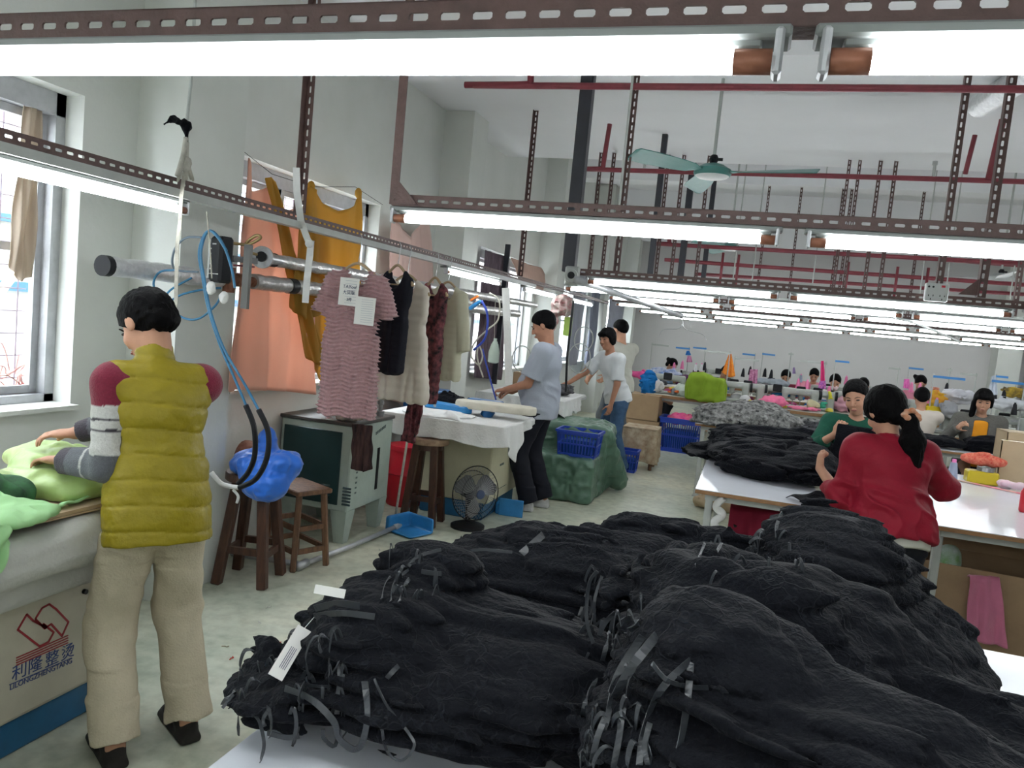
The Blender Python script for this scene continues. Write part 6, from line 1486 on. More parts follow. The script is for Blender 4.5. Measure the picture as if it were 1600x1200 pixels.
crumple('yellow green garment bunched up on the left press', [((g1[0], g1[1], .885), (.20, .20, .075), -20), ((g1[0]-.10, g1[1]-.22, .875), (.14, .12, .06), 0), ((g1[0]-.12, g1[1]+.05, .93), (.20, .14, .06), 0)], M_ygreen, zt+.013, seed=2)
g2 = at(50, 785, X=-2.15); crumple('dark green and black frill on the left press', [((g2[0]-.10, g2[1]-.02, .885), (.10, .08, .05), 0), ((g2[0]-.12, g2[1]-.1, .90), (.09, .09, .07), 0)], mat('dark_frill', (0.02, 0.03, 0.025), .8, col2=(.05, .16, .06), vscale=9), zt+.013, seed=5)
g3 = at(15, 800, X=-2.12); crumple('pale mint garment spread to the left edge of the press', [((g3[0], g3[1]-.05, .87), (.16, .17, .035), 10), ((g3[0]-.2, g3[1]-.06, .90), (.14, .14, .08), 0)], M_lgreen, zt+.013, seed=7)
P = spline([at(58, 802, X=-2.10), at(80, 806, X=-2.08), at(110, 798, X=-2.08), at(148, 786, X=-2.10)], 8); MBr = MB().ribbon([p*A([1, 1, 0])+A([0, 0, zt+.024+.004*sin(i)]) for i, p in enumerate(P)], .035, (.9, -.3, .3), .004)
tag(MBr.build('fabric_tie', M_lgreen, smooth=True), 'pale green fabric tie lying on the cardboard', 'fabric tie')
drape('garment', 'pale mint cloth hanging over the front edge of the left press', 'garment', [at(-60, 812, X=-1.98), at(18, 822, X=-1.97)], [at(-60, 905, X=-1.955), at(2, 895, X=-1.955), at(14, 860, X=-1.96)], M_lgreen, amp=.008, waves=2, nu=20, n=(1, 0, 0), seed=3)

# ------------------------------------------------------------------ second ironing table
t = thing('ironing_table', 'cream ironing cabinet with a cloth covered top in front of the man in grey', 'ironing table', (-2.2, 5.9, 0))
MB().box((-2.14, 6.1, .07), (.54, .82, .14), bev=.01).build('base_plinth', M_pblue, t)
MB().box((-2.13, 6.1, .43), (.60, .84, .58), bev=.008).build('cabinet_body', mat('yellowed_enamel', (0.56, 0.53, 0.37), .5, var=.12, vscale=5), t)
q = MB()
for k in range(5): q.box((-1.828, 5.92+.022*k, .42), (.002, .012, .018))
for k in range(12): q.box((-1.828, 5.80+.030*k, .22), (.002, .02, .005))
q.build('small_print', MATS['worn_ink'], t)
MB().box((-2.15, 5.80, .775), (1.02, .98, .075), bev=.02).build('table_slab', M_wcloth, t)
def skirt(label, pts, drop, m, seed=0., parent=None, amp=.015, name='table_cloth', waves=None):
    top = interp(pts, 60); bot = top.copy(); u = np.linspace(0, 1, 60); dd = np.interp(u, np.linspace(0, 1, len(drop)), drop); bot[:, 2] -= dd
    P = np.zeros((10, 60, 3)); c = top.mean(0)
    out = np.gradient(top, axis=0); out = np.stack([out[:, 1], -out[:, 0], 0*out[:, 0]], 1); out /= np.linalg.norm(out, axis=1)[:, None]+1e-9
    for j in range(10):
        v = j/9; P[j] = top+(bot-top)*v+out*((amp*(np.sin(u*(waves or 60)+seed)+.6*np.sin(u*31+seed*2)+1.2)*v)[:, None])
    return sheet(name, label, 'cloth' if label else None, P, m, .003, parent, sub=1)
skirt('white cloth hanging round the edge of the ironing table of the man in grey', [(-2.68, 5.30, .818), (-1.63, 5.30, .818), (-1.63, 6.0, .818)], [.12, .16, .15, .14, .17, .14, .30, .10, .05], M_wcloth, 1.0)
F = Field((-2.55, 5.25, .78), (-1.7, 6.1, .95), .009); F.ell((-2.25, 5.55, .818), (.28, .20, .022), rotz(.3), 0).cap((-2.12, 5.45, .84), (-1.98, 5.33, .80), .03, .02, k=.03); F.disp(lambda P: -.006*ridge(P*A([14, 14, 8])), .012); F.cut((0, 0, .815), (0, 0, 1)); tag(F.build('white_cloth', M_wcloth), 'loose white cloth crumpled on the ironing table', 'cloth')
t = thing('sleeve_board', 'padded white sleeve board on the ironing table of the man in grey', 'ironing board', (-1.95, 5.78, .815)); F = Field((-2.5, 5.45, .86), (-1.5, 6.15, 1.0), .008)
bc = at(775, 637, Y=5.8); F.cap((bc[0]-.22, 5.80, bc[2]), (bc[0]+.22, 5.84, bc[2]), .115, .10, k=0); F.F = F.F.copy()
F.cut((0, 0, bc[2]-.03), (0, 0, 1)).cut((0, 0, bc[2]+.03), (0, 0, -1)); F.disp(lambda P: -.004*ridge(P*18), .01); F.build('padded_board', mat('ivory_pad', (0.62, 0.59, 0.50), .9, var=.06), t)
MB().cyl((bc[0]-.08, 5.80, .815), (bc[0]-.05, 5.80, bc[2]-.025), .05, n=16).build('board_foot', M_bluepl, t, auto=40)
a_, b_ = at(668, 630, Y=5.9), at(732, 652, Y=5.7); b_[2] = .855
t = thing('blue_press_arm', 'blue steel arm lying slanted on the ironing table', 'press arm', a_)
MB().bar(a_, b_, .09, .06, bev=.012).build('arm_body', mat('bright_blue_enamel', (0.02, 0.20, 0.48), .35), t); MB().cyl(a_+(b_-a_)*.25+A([0, -.045, 0]), a_+(b_-a_)*.25+A([0, -.055, 0]), .014, n=12).build('bolt', M_steel, t)
tag(MB().cyl((a_[0]+.03, a_[1]+.02, .816), (a_[0]+.03, a_[1]+.02, a_[2]-.03), .03, n=12).build('support_post', M_bluepl), 'short blue post carrying the slanted steel arm', 'post')
heap('dark garments piled behind the blue steel arm', (-2.42, 6.15, .86), (.24, .14, .07), M_blk, h=.012, z0=.816, seed=3)
tag(MB().box((-2.10, 6.20, .86), (.30, .12, .085), bev=.01).build('blue_tray', M_bluepl), 'dark blue tray at the back of the ironing table', 'tray')
# things on the floor there
t = thing('dustpan', 'blue dustpan with a long pale handle leaning on the tall stool', 'dustpan', (-2.27, 5.05, 0)); F = Field((-2.55, 4.85, -.01), (-1.95, 5.35, .2), .008)
pc = at(640, 822, Z=.05); F.box((pc[0], pc[1], .06), (.135, .12, .058), .02, rotz(radians(-20)), 0); F.box((pc[0]+.04, pc[1]-.03, .085), (.135, .11, .065), .015, rotz(radians(-20)), 0.005, op='s'); F.build('pan', mat('sky_blue_plastic', (0.03, 0.22, 0.52), .4, var=.2, vscale=12), t)
MB().tube([at(618, 806, Y=5.12), at(633, 710, Y=5.2), at(643, 650, Y=5.28)], .010, 8).build('handle', M_rope, t, smooth=True)
t = thing('red_bin', 'red plastic bin standing behind the tall stool', 'bin', (-2.62, 5.75, 0)); MB().lathe([(.14, 0), (.15, .02), (.17, .26), (.18, .27), (.15, .40), (.15, .47), (.13, .49)], (-2.60, 5.80, 0), n=28).build('bin_body', M_redpl, t, auto=40); MB().lathe([(.155, .455), (.16, .47), (.158, .495)], (-2.60, 5.80, 0), n=28).build('bin_rim', M_redpl, t, auto=40)
t = thing('blue_crate', 'blue plastic crate half hidden behind the hanging scarf', 'crate', (-2.72, 6.0, 0)); MB().box((-2.72, 6.35, .75), (.30, .34, .30), bev=.02).build('crate_body', M_bluepl, t); MB().box((-2.72, 6.35, .90), (.33, .37, .03), bev=.01).build('crate_rim', M_bluepl, t); MB().box((-2.72, 6.35, .30), (.28, .30, .60), bev=.01).build('crate_stand', M_darkpl, t)
# desk fan
fc = at(741, 770, Y=5.42); fn_ = unit(A([.80, -.60, .08])); fx = unit(np.cross(fn_, A([0, 0, 1]))); fz = np.cross(fx, fn_)
t = thing('electric_fan', 'dusty black electric fan on the floor before the cream cabinet', 'fan', (fc[0], fc[1], 0)); q = MB(); rc = .205
for k in range(44):
    a_ = 2*pi*k/44; d_ = cos(a_)*fx+sin(a_)*fz; tw = cos(a_+.5)*fx+sin(a_+.5)*fz
    q.tube([fc+fn_*.085+d_*.035, fc+fn_*.075+(d_*.5+tw*.5)*rc*.62, fc+fn_*.02+tw*rc], .0011, 4); q.tube([fc-fn_*.07+d_*.05, fc-fn_*.05+d_*rc*.7, fc+fn_*.02+d_*rc], .0011, 4)
q.build('wire_guard', M_steel, t)
for (off, r_, w_) in ((.02, rc, .004), (.06, rc*.72, .002), (-.04, rc*.8, .003)): MB().tube([fc+fn_*off+(cos(a_)*fx+sin(a_)*fz)*r_ for a_ in np.linspace(0, 2*pi, 40, endpoint=False)], w_, 6, closed=True).build('guard_ring', M_darkpl, t, smooth=True)
MB().lathe([(.036, 0), (.034, .012), (.02, .018)], fc+fn_*.08, np.array([fx, fz, fn_]).T if np.linalg.det(np.array([fx, fz, fn_])) > 0 else np.array([fz, fx, fn_]).T, 20).build('centre_badge', mat('fan_badge', (0.04, 0.06, 0.12), .4), t, auto=40)
for k in range(3):
    a_ = .6+2*pi*k/3; d_ = cos(a_)*fx+sin(a_)*fz; s_ = -sin(a_)*fx+cos(a_)*fz; P = [[fc+fn_*(.01+.03*w)+d_*r_+s_*wd*w for w in (-1, -.4, .4, 1)] for r_, wd in ((.03, .02), (.08, .06), (.13, .08), (.17, .06), (.18, .03))]
    MB().grid(P).build('fan_blade', mat('grey_blade', (0.10, 0.10, 0.105), .5), t, solid=.003)
MB().cyl(fc-fn_*.03, fc-fn_*.15, .06, .045, 20).build('motor', M_darkpl, t, auto=40)
MB().cyl(fc-fn_*.08, (fc[0]-.04, fc[1]+.03, .05), .022, n=12).lathe([(.13, 0), (.13, .02), (.05, .05)], (fc[0]-.04, fc[1]+.03, 0), n=24).build('fan_stand', M_darkpl, t, auto=40)
tag(MB().box((-1.72, 5.98, .07), (.20, .02, .14), rotz(.1), bev=.004).box((-1.78, 6.03, .05), (.16, .1, .10), rotz(.1), bev=.01).build('blue_pan', MATS['sky_blue_plastic']), 'second blue dustpan lying between the fan and the shoes of the man in grey', 'dustpan')
# green wrapped bale, basket
M_tarp = mat('green_tarp', (0.085, 0.165, 0.115), .38, var=.25, vscale=7, bump=.5, bscale=18)
F = Field((-2.25, 6.7, -.02), (-1.0, 8.3, .85), .013); F.box((-1.58, 7.05, .20), (.34, .26, .20), .04, None, 0).box((-1.56, 7.50, .33), (.34, .34, .33), .05, None, .03).cap((-1.22, 7.3, .60), (-1.12, 7.6, .12), .05, .09, k=.06)
F.disp(lambda P: -.016*ridge(P*A([7, 7, 9])+fbm(P*4)[:, None]*2)-.010*ridge(P*19), .04); F.cut((0, 0, .001), (0, 0, 1)); tag(F.build('wrapped_bale', M_tarp), 'bale wrapped in green plastic sheet behind the man in grey', 'bale')
def basket(label, c, size, m, name='plastic_basket', holes=True, rz=0., taper=.88):
    """open basket with slotted walls"""
    t = thing(name, label, 'basket', c); sx, sy, sz = size; c = A(c); R = rotz(rz); q = MB()
    C4 = [(-1, -1), (1, -1), (1, 1), (-1, 1)]
    for k in range(4):
        a_, b_ = C4[k], C4[(k+1) % 4]
        def pt(u, v): f = taper+(1-taper)*v; x = (a_[0]+(b_[0]-a_[0])*u)*sx/2*f; y = (a_[1]+(b_[1]-a_[1])*u)*sy/2*f; return c+R@A([x, y, v*sz])
        n = max(4, int((sx if a_[1] == b_[1] else sy)/.03)); 
        for v0, v1 in ((0, .12), (.48, .54), (.86, 1.0)): q.bar(pt(0, (v0+v1)/2), pt(1, (v0+v1)/2), .008, (v1-v0)*sz)
        for i in range(n+1): q.bar(pt(i/n, .05), pt(i/n, .95), .010, .006)
    q.box(c+A([0, 0, .006]), (sx*taper, sy*taper, .012), R); q.build('basket_body', m, t)
    r = MB(); 
    for k in range(4): a_, b_ = C4[k], C4[(k+1) % 4]; r.bar(c+R@A([a_[0]*sx/2*1.03, a_[1]*sy/2*1.03, sz]), c+R@A([b_[0]*sx/2*1.03, b_[1]*sy/2*1.03, sz]), .022, .022)
    r.build('basket_rim', m, t)
    MB().box(c+A([0, 0, sz*.35]), (sx*taper*.9, sy*taper*.9, sz*.6), R, bev=.02).build('basket_shade_fill', mat('basket_shade_blue', (0.01, 0.05, 0.20), .6), t)  # dark blue block stands in for the shade inside the basket
    return t
M_royal = mat('royal_blue_plastic', (0.015, 0.05, 0.36), .35)
basket('royal blue basket standing on the green wrapped bale', (-1.42, 7.02, .405), (.38, .28, .23), M_royal)
# second table of the white-shirted man
t = thing('ironing_table', 'ironing table with a white lace cloth before the young man in white', 'ironing table', (-2.1, 8.1, 0)); MB().box((-2.25, 8.15, .39), (.7, .9, .78), bev=.01).build('cabinet_body', M_pcream, t); MB().box((-2.2, 8.1, .80), (.95, 1.15, .06), bev=.02).build('table_slab', M_wcloth, t)
skirt('white lace cloth hanging from the table of the young man', [(-2.66, 7.52, .835), (-1.72, 7.52, .835), (-1.72, 8.3, .835)], [.10, .14, .12, .22, .10, .24, .12, .18, .1], M_wcloth, 2.0, waves=80)
heap('crumpled dark grey garments under the hands of the young man', (-2.05, 8.2, .89), (.26, .24, .08), mat('grey_black_print', (.14, .14, .15), .9, col2=(.02, .02, .022), vscale=25), h=.013, z0=.831, seed=1)
carton('small open carton at the back of the young man\'s table', (-2.35, 8.55, .92), (.4, .25, .18))
t = thing('wooden_stool', 'stool draped with a beige plaid cloth beside the young man', 'stool', (-1.12, 9.2, 0)); MB().box((-1.12, 9.2, .46), (.34, .34, .04), bev=.01).build('seat', M_wood2, t)
for sx in (-1, 1):
    for sy in (-1, 1): MB().bar((-1.12+sx*.15, 9.2+sy*.15, 0), (-1.12+sx*.13, 9.2+sy*.13, .45), .03, .03).build('leg', M_wood2, t)
M_plaid = mat('plaid_cloth', (0.52, 0.44, 0.32), .9, col2=(.30, .20, .13), vscale=12)
skirt('beige plaid cloth draped over the stool beside the young man', [(-1.32, 9.38, .485), (-1.32, 9.0, .485), (-.92, 9.0, .485), (-.92, 9.40, .485)], [.3, .34, .38, .42, .3], M_plaid, 3.)
tag(MB().box((-1.12, 9.2, .488), (.41, .42, .008), bev=.003).build('folded_plaid', M_plaid), 'flat top of folded plaid cloth on the draped stool', 'cloth')
basket('small blue basket with pink scraps on the floor before the plaid cloth', (-1.22, 8.82, 0), (.26, .22, .24), M_royal)
carton('lower brown carton stacked by the aisle behind the young man', (-1.40, 11.0, .19), (.62, .5, .38)); carton('upper brown carton of the stack behind the young man', (-1.42, 11.0, .56), (.60, .5, .35))
basket('large royal blue crate of pink garments on the floor at the end of the aisle', (-.80, 10.95, 0), (.56, .42, .46), M_royal, 'plastic_crate')
heap('pink garments filling the large blue crate', (-.80, 10.95, .44), (.22, .16, .09), mat('magenta_garment', (0.62, 0.05, 0.28), .8, col2=(.8, .2, .25), vscale=8), h=.015, seed=2)
# hoses and gadgets above the ironing tables
q = thing('steam_hose', 'blue and cream hoses curling down beside the purple curtain', 'hose', at(757, 470, Y=5.9)); H5 = lambda x, y, yy=5.9: at(x, y, Y=yy)
MB().tube(spline([H5(752, 470), H5(760, 485), H5(762, 505), H5(757, 530), H5(740, 547)], 6), .010, 8).tube(spline([H5(754, 545), H5(760, 570), H5(768, 600), H5(775, 625)], 6), .007, 8).build('blue_hose', mat('deep_blue_hose', (.02, .05, .35), .4), q, smooth=True)
MB().tube(spline([H5(765, 458), H5(780, 470), H5(778, 500), H5(762, 515), H5(742, 535), H5(736, 555), H5(748, 570), H5(754, 556), H5(748, 540), H5(746, 560), H5(755, 590)], 6), .007, 8).build('cream_hose', M_rope, q, smooth=True)
tag(MB().bar(H5(733, 483), H5(752, 470), .035, .03, bev=.008).build('blue_gun', MATS['sky_blue_plastic']), 'light blue steam gun hung on the pipes', 'steam gun')
tag(MB().bar(H5(735, 470), H5(748, 462), .02, .02, bev=.006).build('orange_handle', mat('orange_plastic', (.7, .18, .03), .4)), 'orange handle sticking out above the light blue gun', 'handle')
q = thing('water_bottle', 'clear greenish plastic bottle hanging by the purple curtain', 'bottle', H5(772, 548)); MB().lathe([(.03, -.09), (.045, -.08), (.045, .0), (.03, .06), (.014, .09), (.014, .11)], H5(772, 550), n=18).build('bottle_body', mat('clear_plastic', (.55, .65, .58), .15, alpha=.55), q, auto=50); MB().tube([H5(772, 535), H5(774, 470)], .002, 5).build('cord_line', M_rope, q)
MB2 = MB().ribbon([H5(790, 450), H5(793, 520), H5(795, 600)], .06, CR, .004); tag(MB2.build('white_strap', M_wcloth), 'wide white strap hanging from the rail left of the man in grey', 'strap')
tag(MB().tube([at(896, 470, Y=7.6), at(886, 560, Y=7.6), at(884, 612, Y=7.6)], .012, 8).build('black_cord', M_darkpl), 'thick black cord hanging between the man in grey and the young man', 'cord')
tag(MB().box(at(887, 510, Y=7.9), (.09, .02, .20), bev=.006).build('green_bottle_card', mat('lime_plastic', (.42, .60, .12), .5)), 'lime green plastic bag hanging above the young man', 'bag')
F = Field(at(880, 475, Y=7.8)-.3, at(880, 475, Y=7.8)+.3, .012); F.ell(at(880, 478, Y=7.8), (.11, .07, .10), None, 0).cap(at(868, 490, Y=7.8), at(862, 515, Y=7.8), .035, .02, k=.03); F.disp(lambda P: -.028*ridge(P*16), .05); tag(F.build('hanging_bag', mat('bag_white_red', (.50, .48, .43), .5, col2=(.35, .10, .12), vscale=16)), 'bulging red and white plastic bag tied to the wall rail', 'bag')
q = thing('cable_coil', 'coils of thin cable hanging behind the man in grey', 'cable', at(815, 560, Y=6.9))
for (x, y, r_) in ((815, 560, .09), (905, 560, .12), (912, 530, .10)):
    c_ = at(x, y, Y=8.0 if x > 880 else 6.9); MB().tube([c_+A([cos(a_)*r_, 0, sin(a_)*r_*1.3]) for a_ in np.linspace(0, 2*pi, 24, endpoint=False)], .006, 6, closed=True).build('coil', M_greym, q, smooth=True)

for k, (x, y, cc_, ww) in enumerate(((432, 1003, (.5, .05, .04), 'red'), (905, 885, (.5, .05, .04), 'red'), (462, 1000, (.6, .6, .55), 'white'), (585, 888, (.6, .6, .55), 'white'), (592, 858, (.65, .65, .6), 'white'), (350, 1010, (.45, .4, .3), 'beige'), (362, 1029, (.5, .06, .05), 'red'), (600, 868, (.45, .05, .05), 'red'), (420, 948, (.66, .66, .6), 'white'), (404, 972, (.6, .6, .58), 'white'))):
    p_ = at(x, y, Z=0.004); a_ = k*1.3; d_ = rotz(a_)@A([.012, 0, 0]); e_ = rotz(a_+1)@A([.012, 0, 0])
    tag(MB().tube([p_-d_, p_+e_*.6, p_+d_, p_+d_+e_], .0025, 5).build('cloth_scrap', mcol('scrap_'+ww, cc_)), ww+' scrap of cloth lying on the near floor', 'scrap', ww+' cloth scraps on the near floor')
# ================================================================== SEWING LINES
M_mach = mat('machine_enamel', (0.33, 0.35, 0.32), .35, var=.1, vscale=12)
def machine():
    t = thing('sewing_machine', '', 'sewing machine', (0, 0, 0)); F = Field((-.30, -.13, -.03), (.30, .13, .34), .012)
    F.box((0, 0, .02), (.25, .09, .02), .012).box((.19, 0, .13), (.05, .055, .12), .02, None, .02).box((0, 0, .235), (.24, .045, .045), .025, None, .02).box((-.20, 0, .17), (.035, .045, .06), .02, None, .02); F.build('machine_head', M_mach, t)
    MB().cyl((.245, 0, .22), (.275, 0, .22), .065, n=18).build('hand_wheel', M_darkpl, t, auto=40)
    MB().cyl((-.20, 0, .12), (-.20, 0, .035), .006, n=8).box((-.20, 0, .04), (.02, .03, .008)).build('needle_bar', M_steel, t)
    MB().cyl((-.05, -.05, .24), (-.05, -.062, .24), .02, n=12).build('tension_dial', M_steel, t); MB().box((.10, -.047, .24), (.10, .004, .03)).build('name_plate', M_steel, t)
    MB().box((.02, .10, .26), (.12, .03, .10), bev=.01).build('motor_box', M_darkpl, t)
    return t
def swtable(label, x0, x1, y0, y1, z=.75): return table(label, x0, x1, y0, y1, z=z, topm=mat('worn_table_top', (.52, .50, .44), .4, var=.15), legs=[(x0+.1+(x1-x0-.2)*k/3, yy) for k in range(4) for yy in (y0+.08, y1-.08)], th=.04, name='sewing_table')
swtable('long wooden edged sewing table across the hall behind the printed cloth', -1.35, 1.60, 11.0, 11.8)
swtable('second sewing table behind the one with the lime cloth', -1.6, 2.6, 12.9, 13.6); swtable('sewing table right of the aisle behind the grey blazer', 1.9, 4.4, 9.9, 10.6); swtable('far sewing table in front of the back wall', -1.5, 4.6, 14.8, 15.5); swtable('sewing table behind the masked seamstress\'s row', 1.7, 4.5, 11.6, 12.3)
mp = machine(); mfirst = [True]
def put_machine(px_, y, rz, label, z=.75):
    x = float(at(px_, 620, Y=y)[0]); 
    if mfirst[0]: o = mp; o.location = (x, y, z); o.rotation_euler = (0, 0, rz); mfirst[0] = False
    else: o = copy_tree(mp, (x, y, z), rotz=rz)
    o['label'] = label; o['group'] = 'sewing machines'; return o
mdef = [(1042, 11.3, 'beside the white cloth at the left end of the front line'), (1142, 11.35, 'just right of the lime green cloth'), (1165, 11.4, 'below the pink ruffled bag'), (1215, 11.45, 'behind the pink cloth pile'), (1250, 11.35, 'with the blue tray below the maroon seamstress'), (1275, 11.5, 'at the right end of the front line'),
        (1085, 13.2, 'in the second line left of the orange cloth'), (1200, 13.2, 'in the second line behind the black cones'), (1290, 13.2, 'in the second line near the pink ribbon'), (1330, 11.9, 'left of the face-masked seamstress'), (1405, 11.9, 'behind the heads of the two women'), (1475, 10.2, 'behind the yellow cartons on the right'), (1510, 10.3, 'left of the grey blazer shoulder'), (1575, 10.3, 'right of the grey blazer shoulder'), (1590, 11.9, 'at the right picture edge'), (1120, 15.1, 'in the farthest line at left'), (1345, 15.1, 'in the farthest line behind the woman in green'), (1460, 15.1, 'in the farthest line at right')]
for i, (a_, b_, l_) in enumerate(mdef): put_machine(a_, b_, (0 if i % 2 else .12)+(pi if i % 3 == 0 else 0), 'grey sewing machine '+l_)
# thread stands: pole and cross bar
M_bluebar = mat('blue_bar', (.03, .20, .52), .4)
def tstand(xl, yl, xr, yr, y, polex, col, label, z=.75, polecol=None, cones=()):
    a_, b_ = at(xl, yl, Y=y), at(xr, yr, Y=y); b_ = A([b_[0], y, a_[2]]); p_ = at(polex, yl, Y=y); t = thing('thread_stand', label, 'thread stand', (p_[0], y, z), 'thread stands')
    MB().cyl((p_[0], y, z), (p_[0], y, a_[2]+.03), .008, n=8).build('pole', polecol or M_greym, t)
    MB().bar(a_, b_, .022, .028).build('cross_bar', col, t)
    MB().bar(A([p_[0]-.14, y, z+.12]), A([p_[0]+.14, y, z+.12]), .05, .02).build('cone_tray', M_bluebar if col is M_bluebar else M_greym, t)
    return t
sd = [(1018, 538, 1045, 543, 13.0, 1019, M_greym, 'dark thread stand at the far left end of the lines'), (1056, 543, 1078, 545, 13.1, 1077, M_bluebar, 'short blue topped thread stand over the dark bun'), (1083, 543, 1104, 545, 13.1, 1103, M_bluebar, 'blue topped thread stand left of the orange cloth'), (1100, 548, 1140, 552, 11.6, 1141, M_greym, 'thin grey thread stand by the lime cloth'),
      (1160, 553, 1180, 553, 13.1, 1180, M_bluebar, 'blue thread stand bar right of the orange cloth'), (1191, 553, 1211, 557, 13.1, 1192, M_bluebar, 'blue thread stand bar above the black cones'), (1149, 560, 1186, 566, 11.7, 1149, M_greym, 'long grey bar slanting above the pink bag'), (1250, 564, 1293, 564, 11.7, 1291, M_greym, 'dark bar over the pink ribbon'), (1305, 564, 1327, 567, 12.0, 1306, M_bluebar, 'blue bar above the masked seamstress'),
      (1388, 575, 1407, 576, 12.0, 1405, M_greym, 'small grey bar above the ponytail woman'), (1420, 575, 1443, 578, 12.9, 1421, M_bluebar, 'blue bar above the bun with the pink collar'), (1458, 588, 1508, 594, 10.1, 1459, M_bluebar, 'big white and blue thread stand beside the yellow bags'), (1502, 584, 1527, 586, 12.0, 1526, M_greym, 'grey stand rising above the grey blazer'), (1550, 595, 1600, 595, 10.2, 1602, M_bluebar, 'wide blue bar at the right edge above the cartons'), (1556, 588, 1575, 591, 12.0, 1557, M_bluebar, 'short blue bar behind the hanging white bag'),
      (1232, 553, 1240, 554, 13.1, 1236, M_greym, 'thin pole above the maroon seamstress'), (1480, 578, 1488, 579, 12.1, 1485, M_greym, 'thin black pole behind the big blue stand')]
for s in sd: tstand(*s, polecol=M_white if s[0] in (1305, 1420, 1458, 1550) else None)
# cones
cd = [(1053, 574, 13.0, 'p'), (1066, 571, 13.0, 'p'), (1087, 575, 13.1, 'w'), (1096, 575, 13.1, 'w'), (1101, 573, 13.1, 'b'), (1161, 583, 13.1, 'b'), (1172, 580, 13.1, 'b'), (1195, 583, 13.1, 'b'), (1205, 585, 13.1, 'b'), (1247, 600, 11.6, 'p'), (1261, 602, 11.6, 'p'), (1251, 592, 13.1, 'g'), (1295, 612, 11.6, 'p'), (1321, 612, 11.9, 'p'), (1322, 595, 13.1, 'p'), (1424, 606, 12.0, 'p'), (1437, 607, 12.0, 'p'),
      (1448, 622, 10.1, 'p'), (1463, 632, 10.1, 'g'), (1481, 636, 10.1, 'p'), (1479, 607, 12.0, 'b'), (1554, 622, 10.3, 'b'), (1568, 620, 10.3, 'b'), (1585, 640, 9.95, 'b'), (1153, 640, 11.15, 'p'), (1160, 642, 11.15, 'p')]
proto = {}
nm = dict(p='pink', w='white', b='black', g='grey'); mm = dict(p=M_pinkpl, w=M_whthr, b=M_blackthr, g=M_cone)
pl = {11.6: 'on the front sewing line', 13.0: 'at the left of the second sewing line', 13.1: 'on a second-line thread stand', 11.9: 'by the masked seamstress', 12.0: 'on the line behind the two women', 10.1: 'by the yellow bags', 10.3: 'right of the grey blazer', 9.95: 'on the table right of the grey blazer', 11.15: 'at the front edge by the lime cloth'}
for (x, y, yy, k) in cd:
    p_ = at(x, y, Y=yy)
    if k not in proto: proto[k] = cone('x', p_-A([0, 0, .06]), mm[k], .9, tip=M_darkpl if k == 'b' else None); o = proto[k]; o0 = (x, y)
    else: o = copy_tree(proto[k], p_-A([0, 0, .06]))
    o['label'] = '%s thread cone %s' % (nm[k], pl[yy]); o['group'] = '%s thread cones %s' % (nm[k], pl[yy])
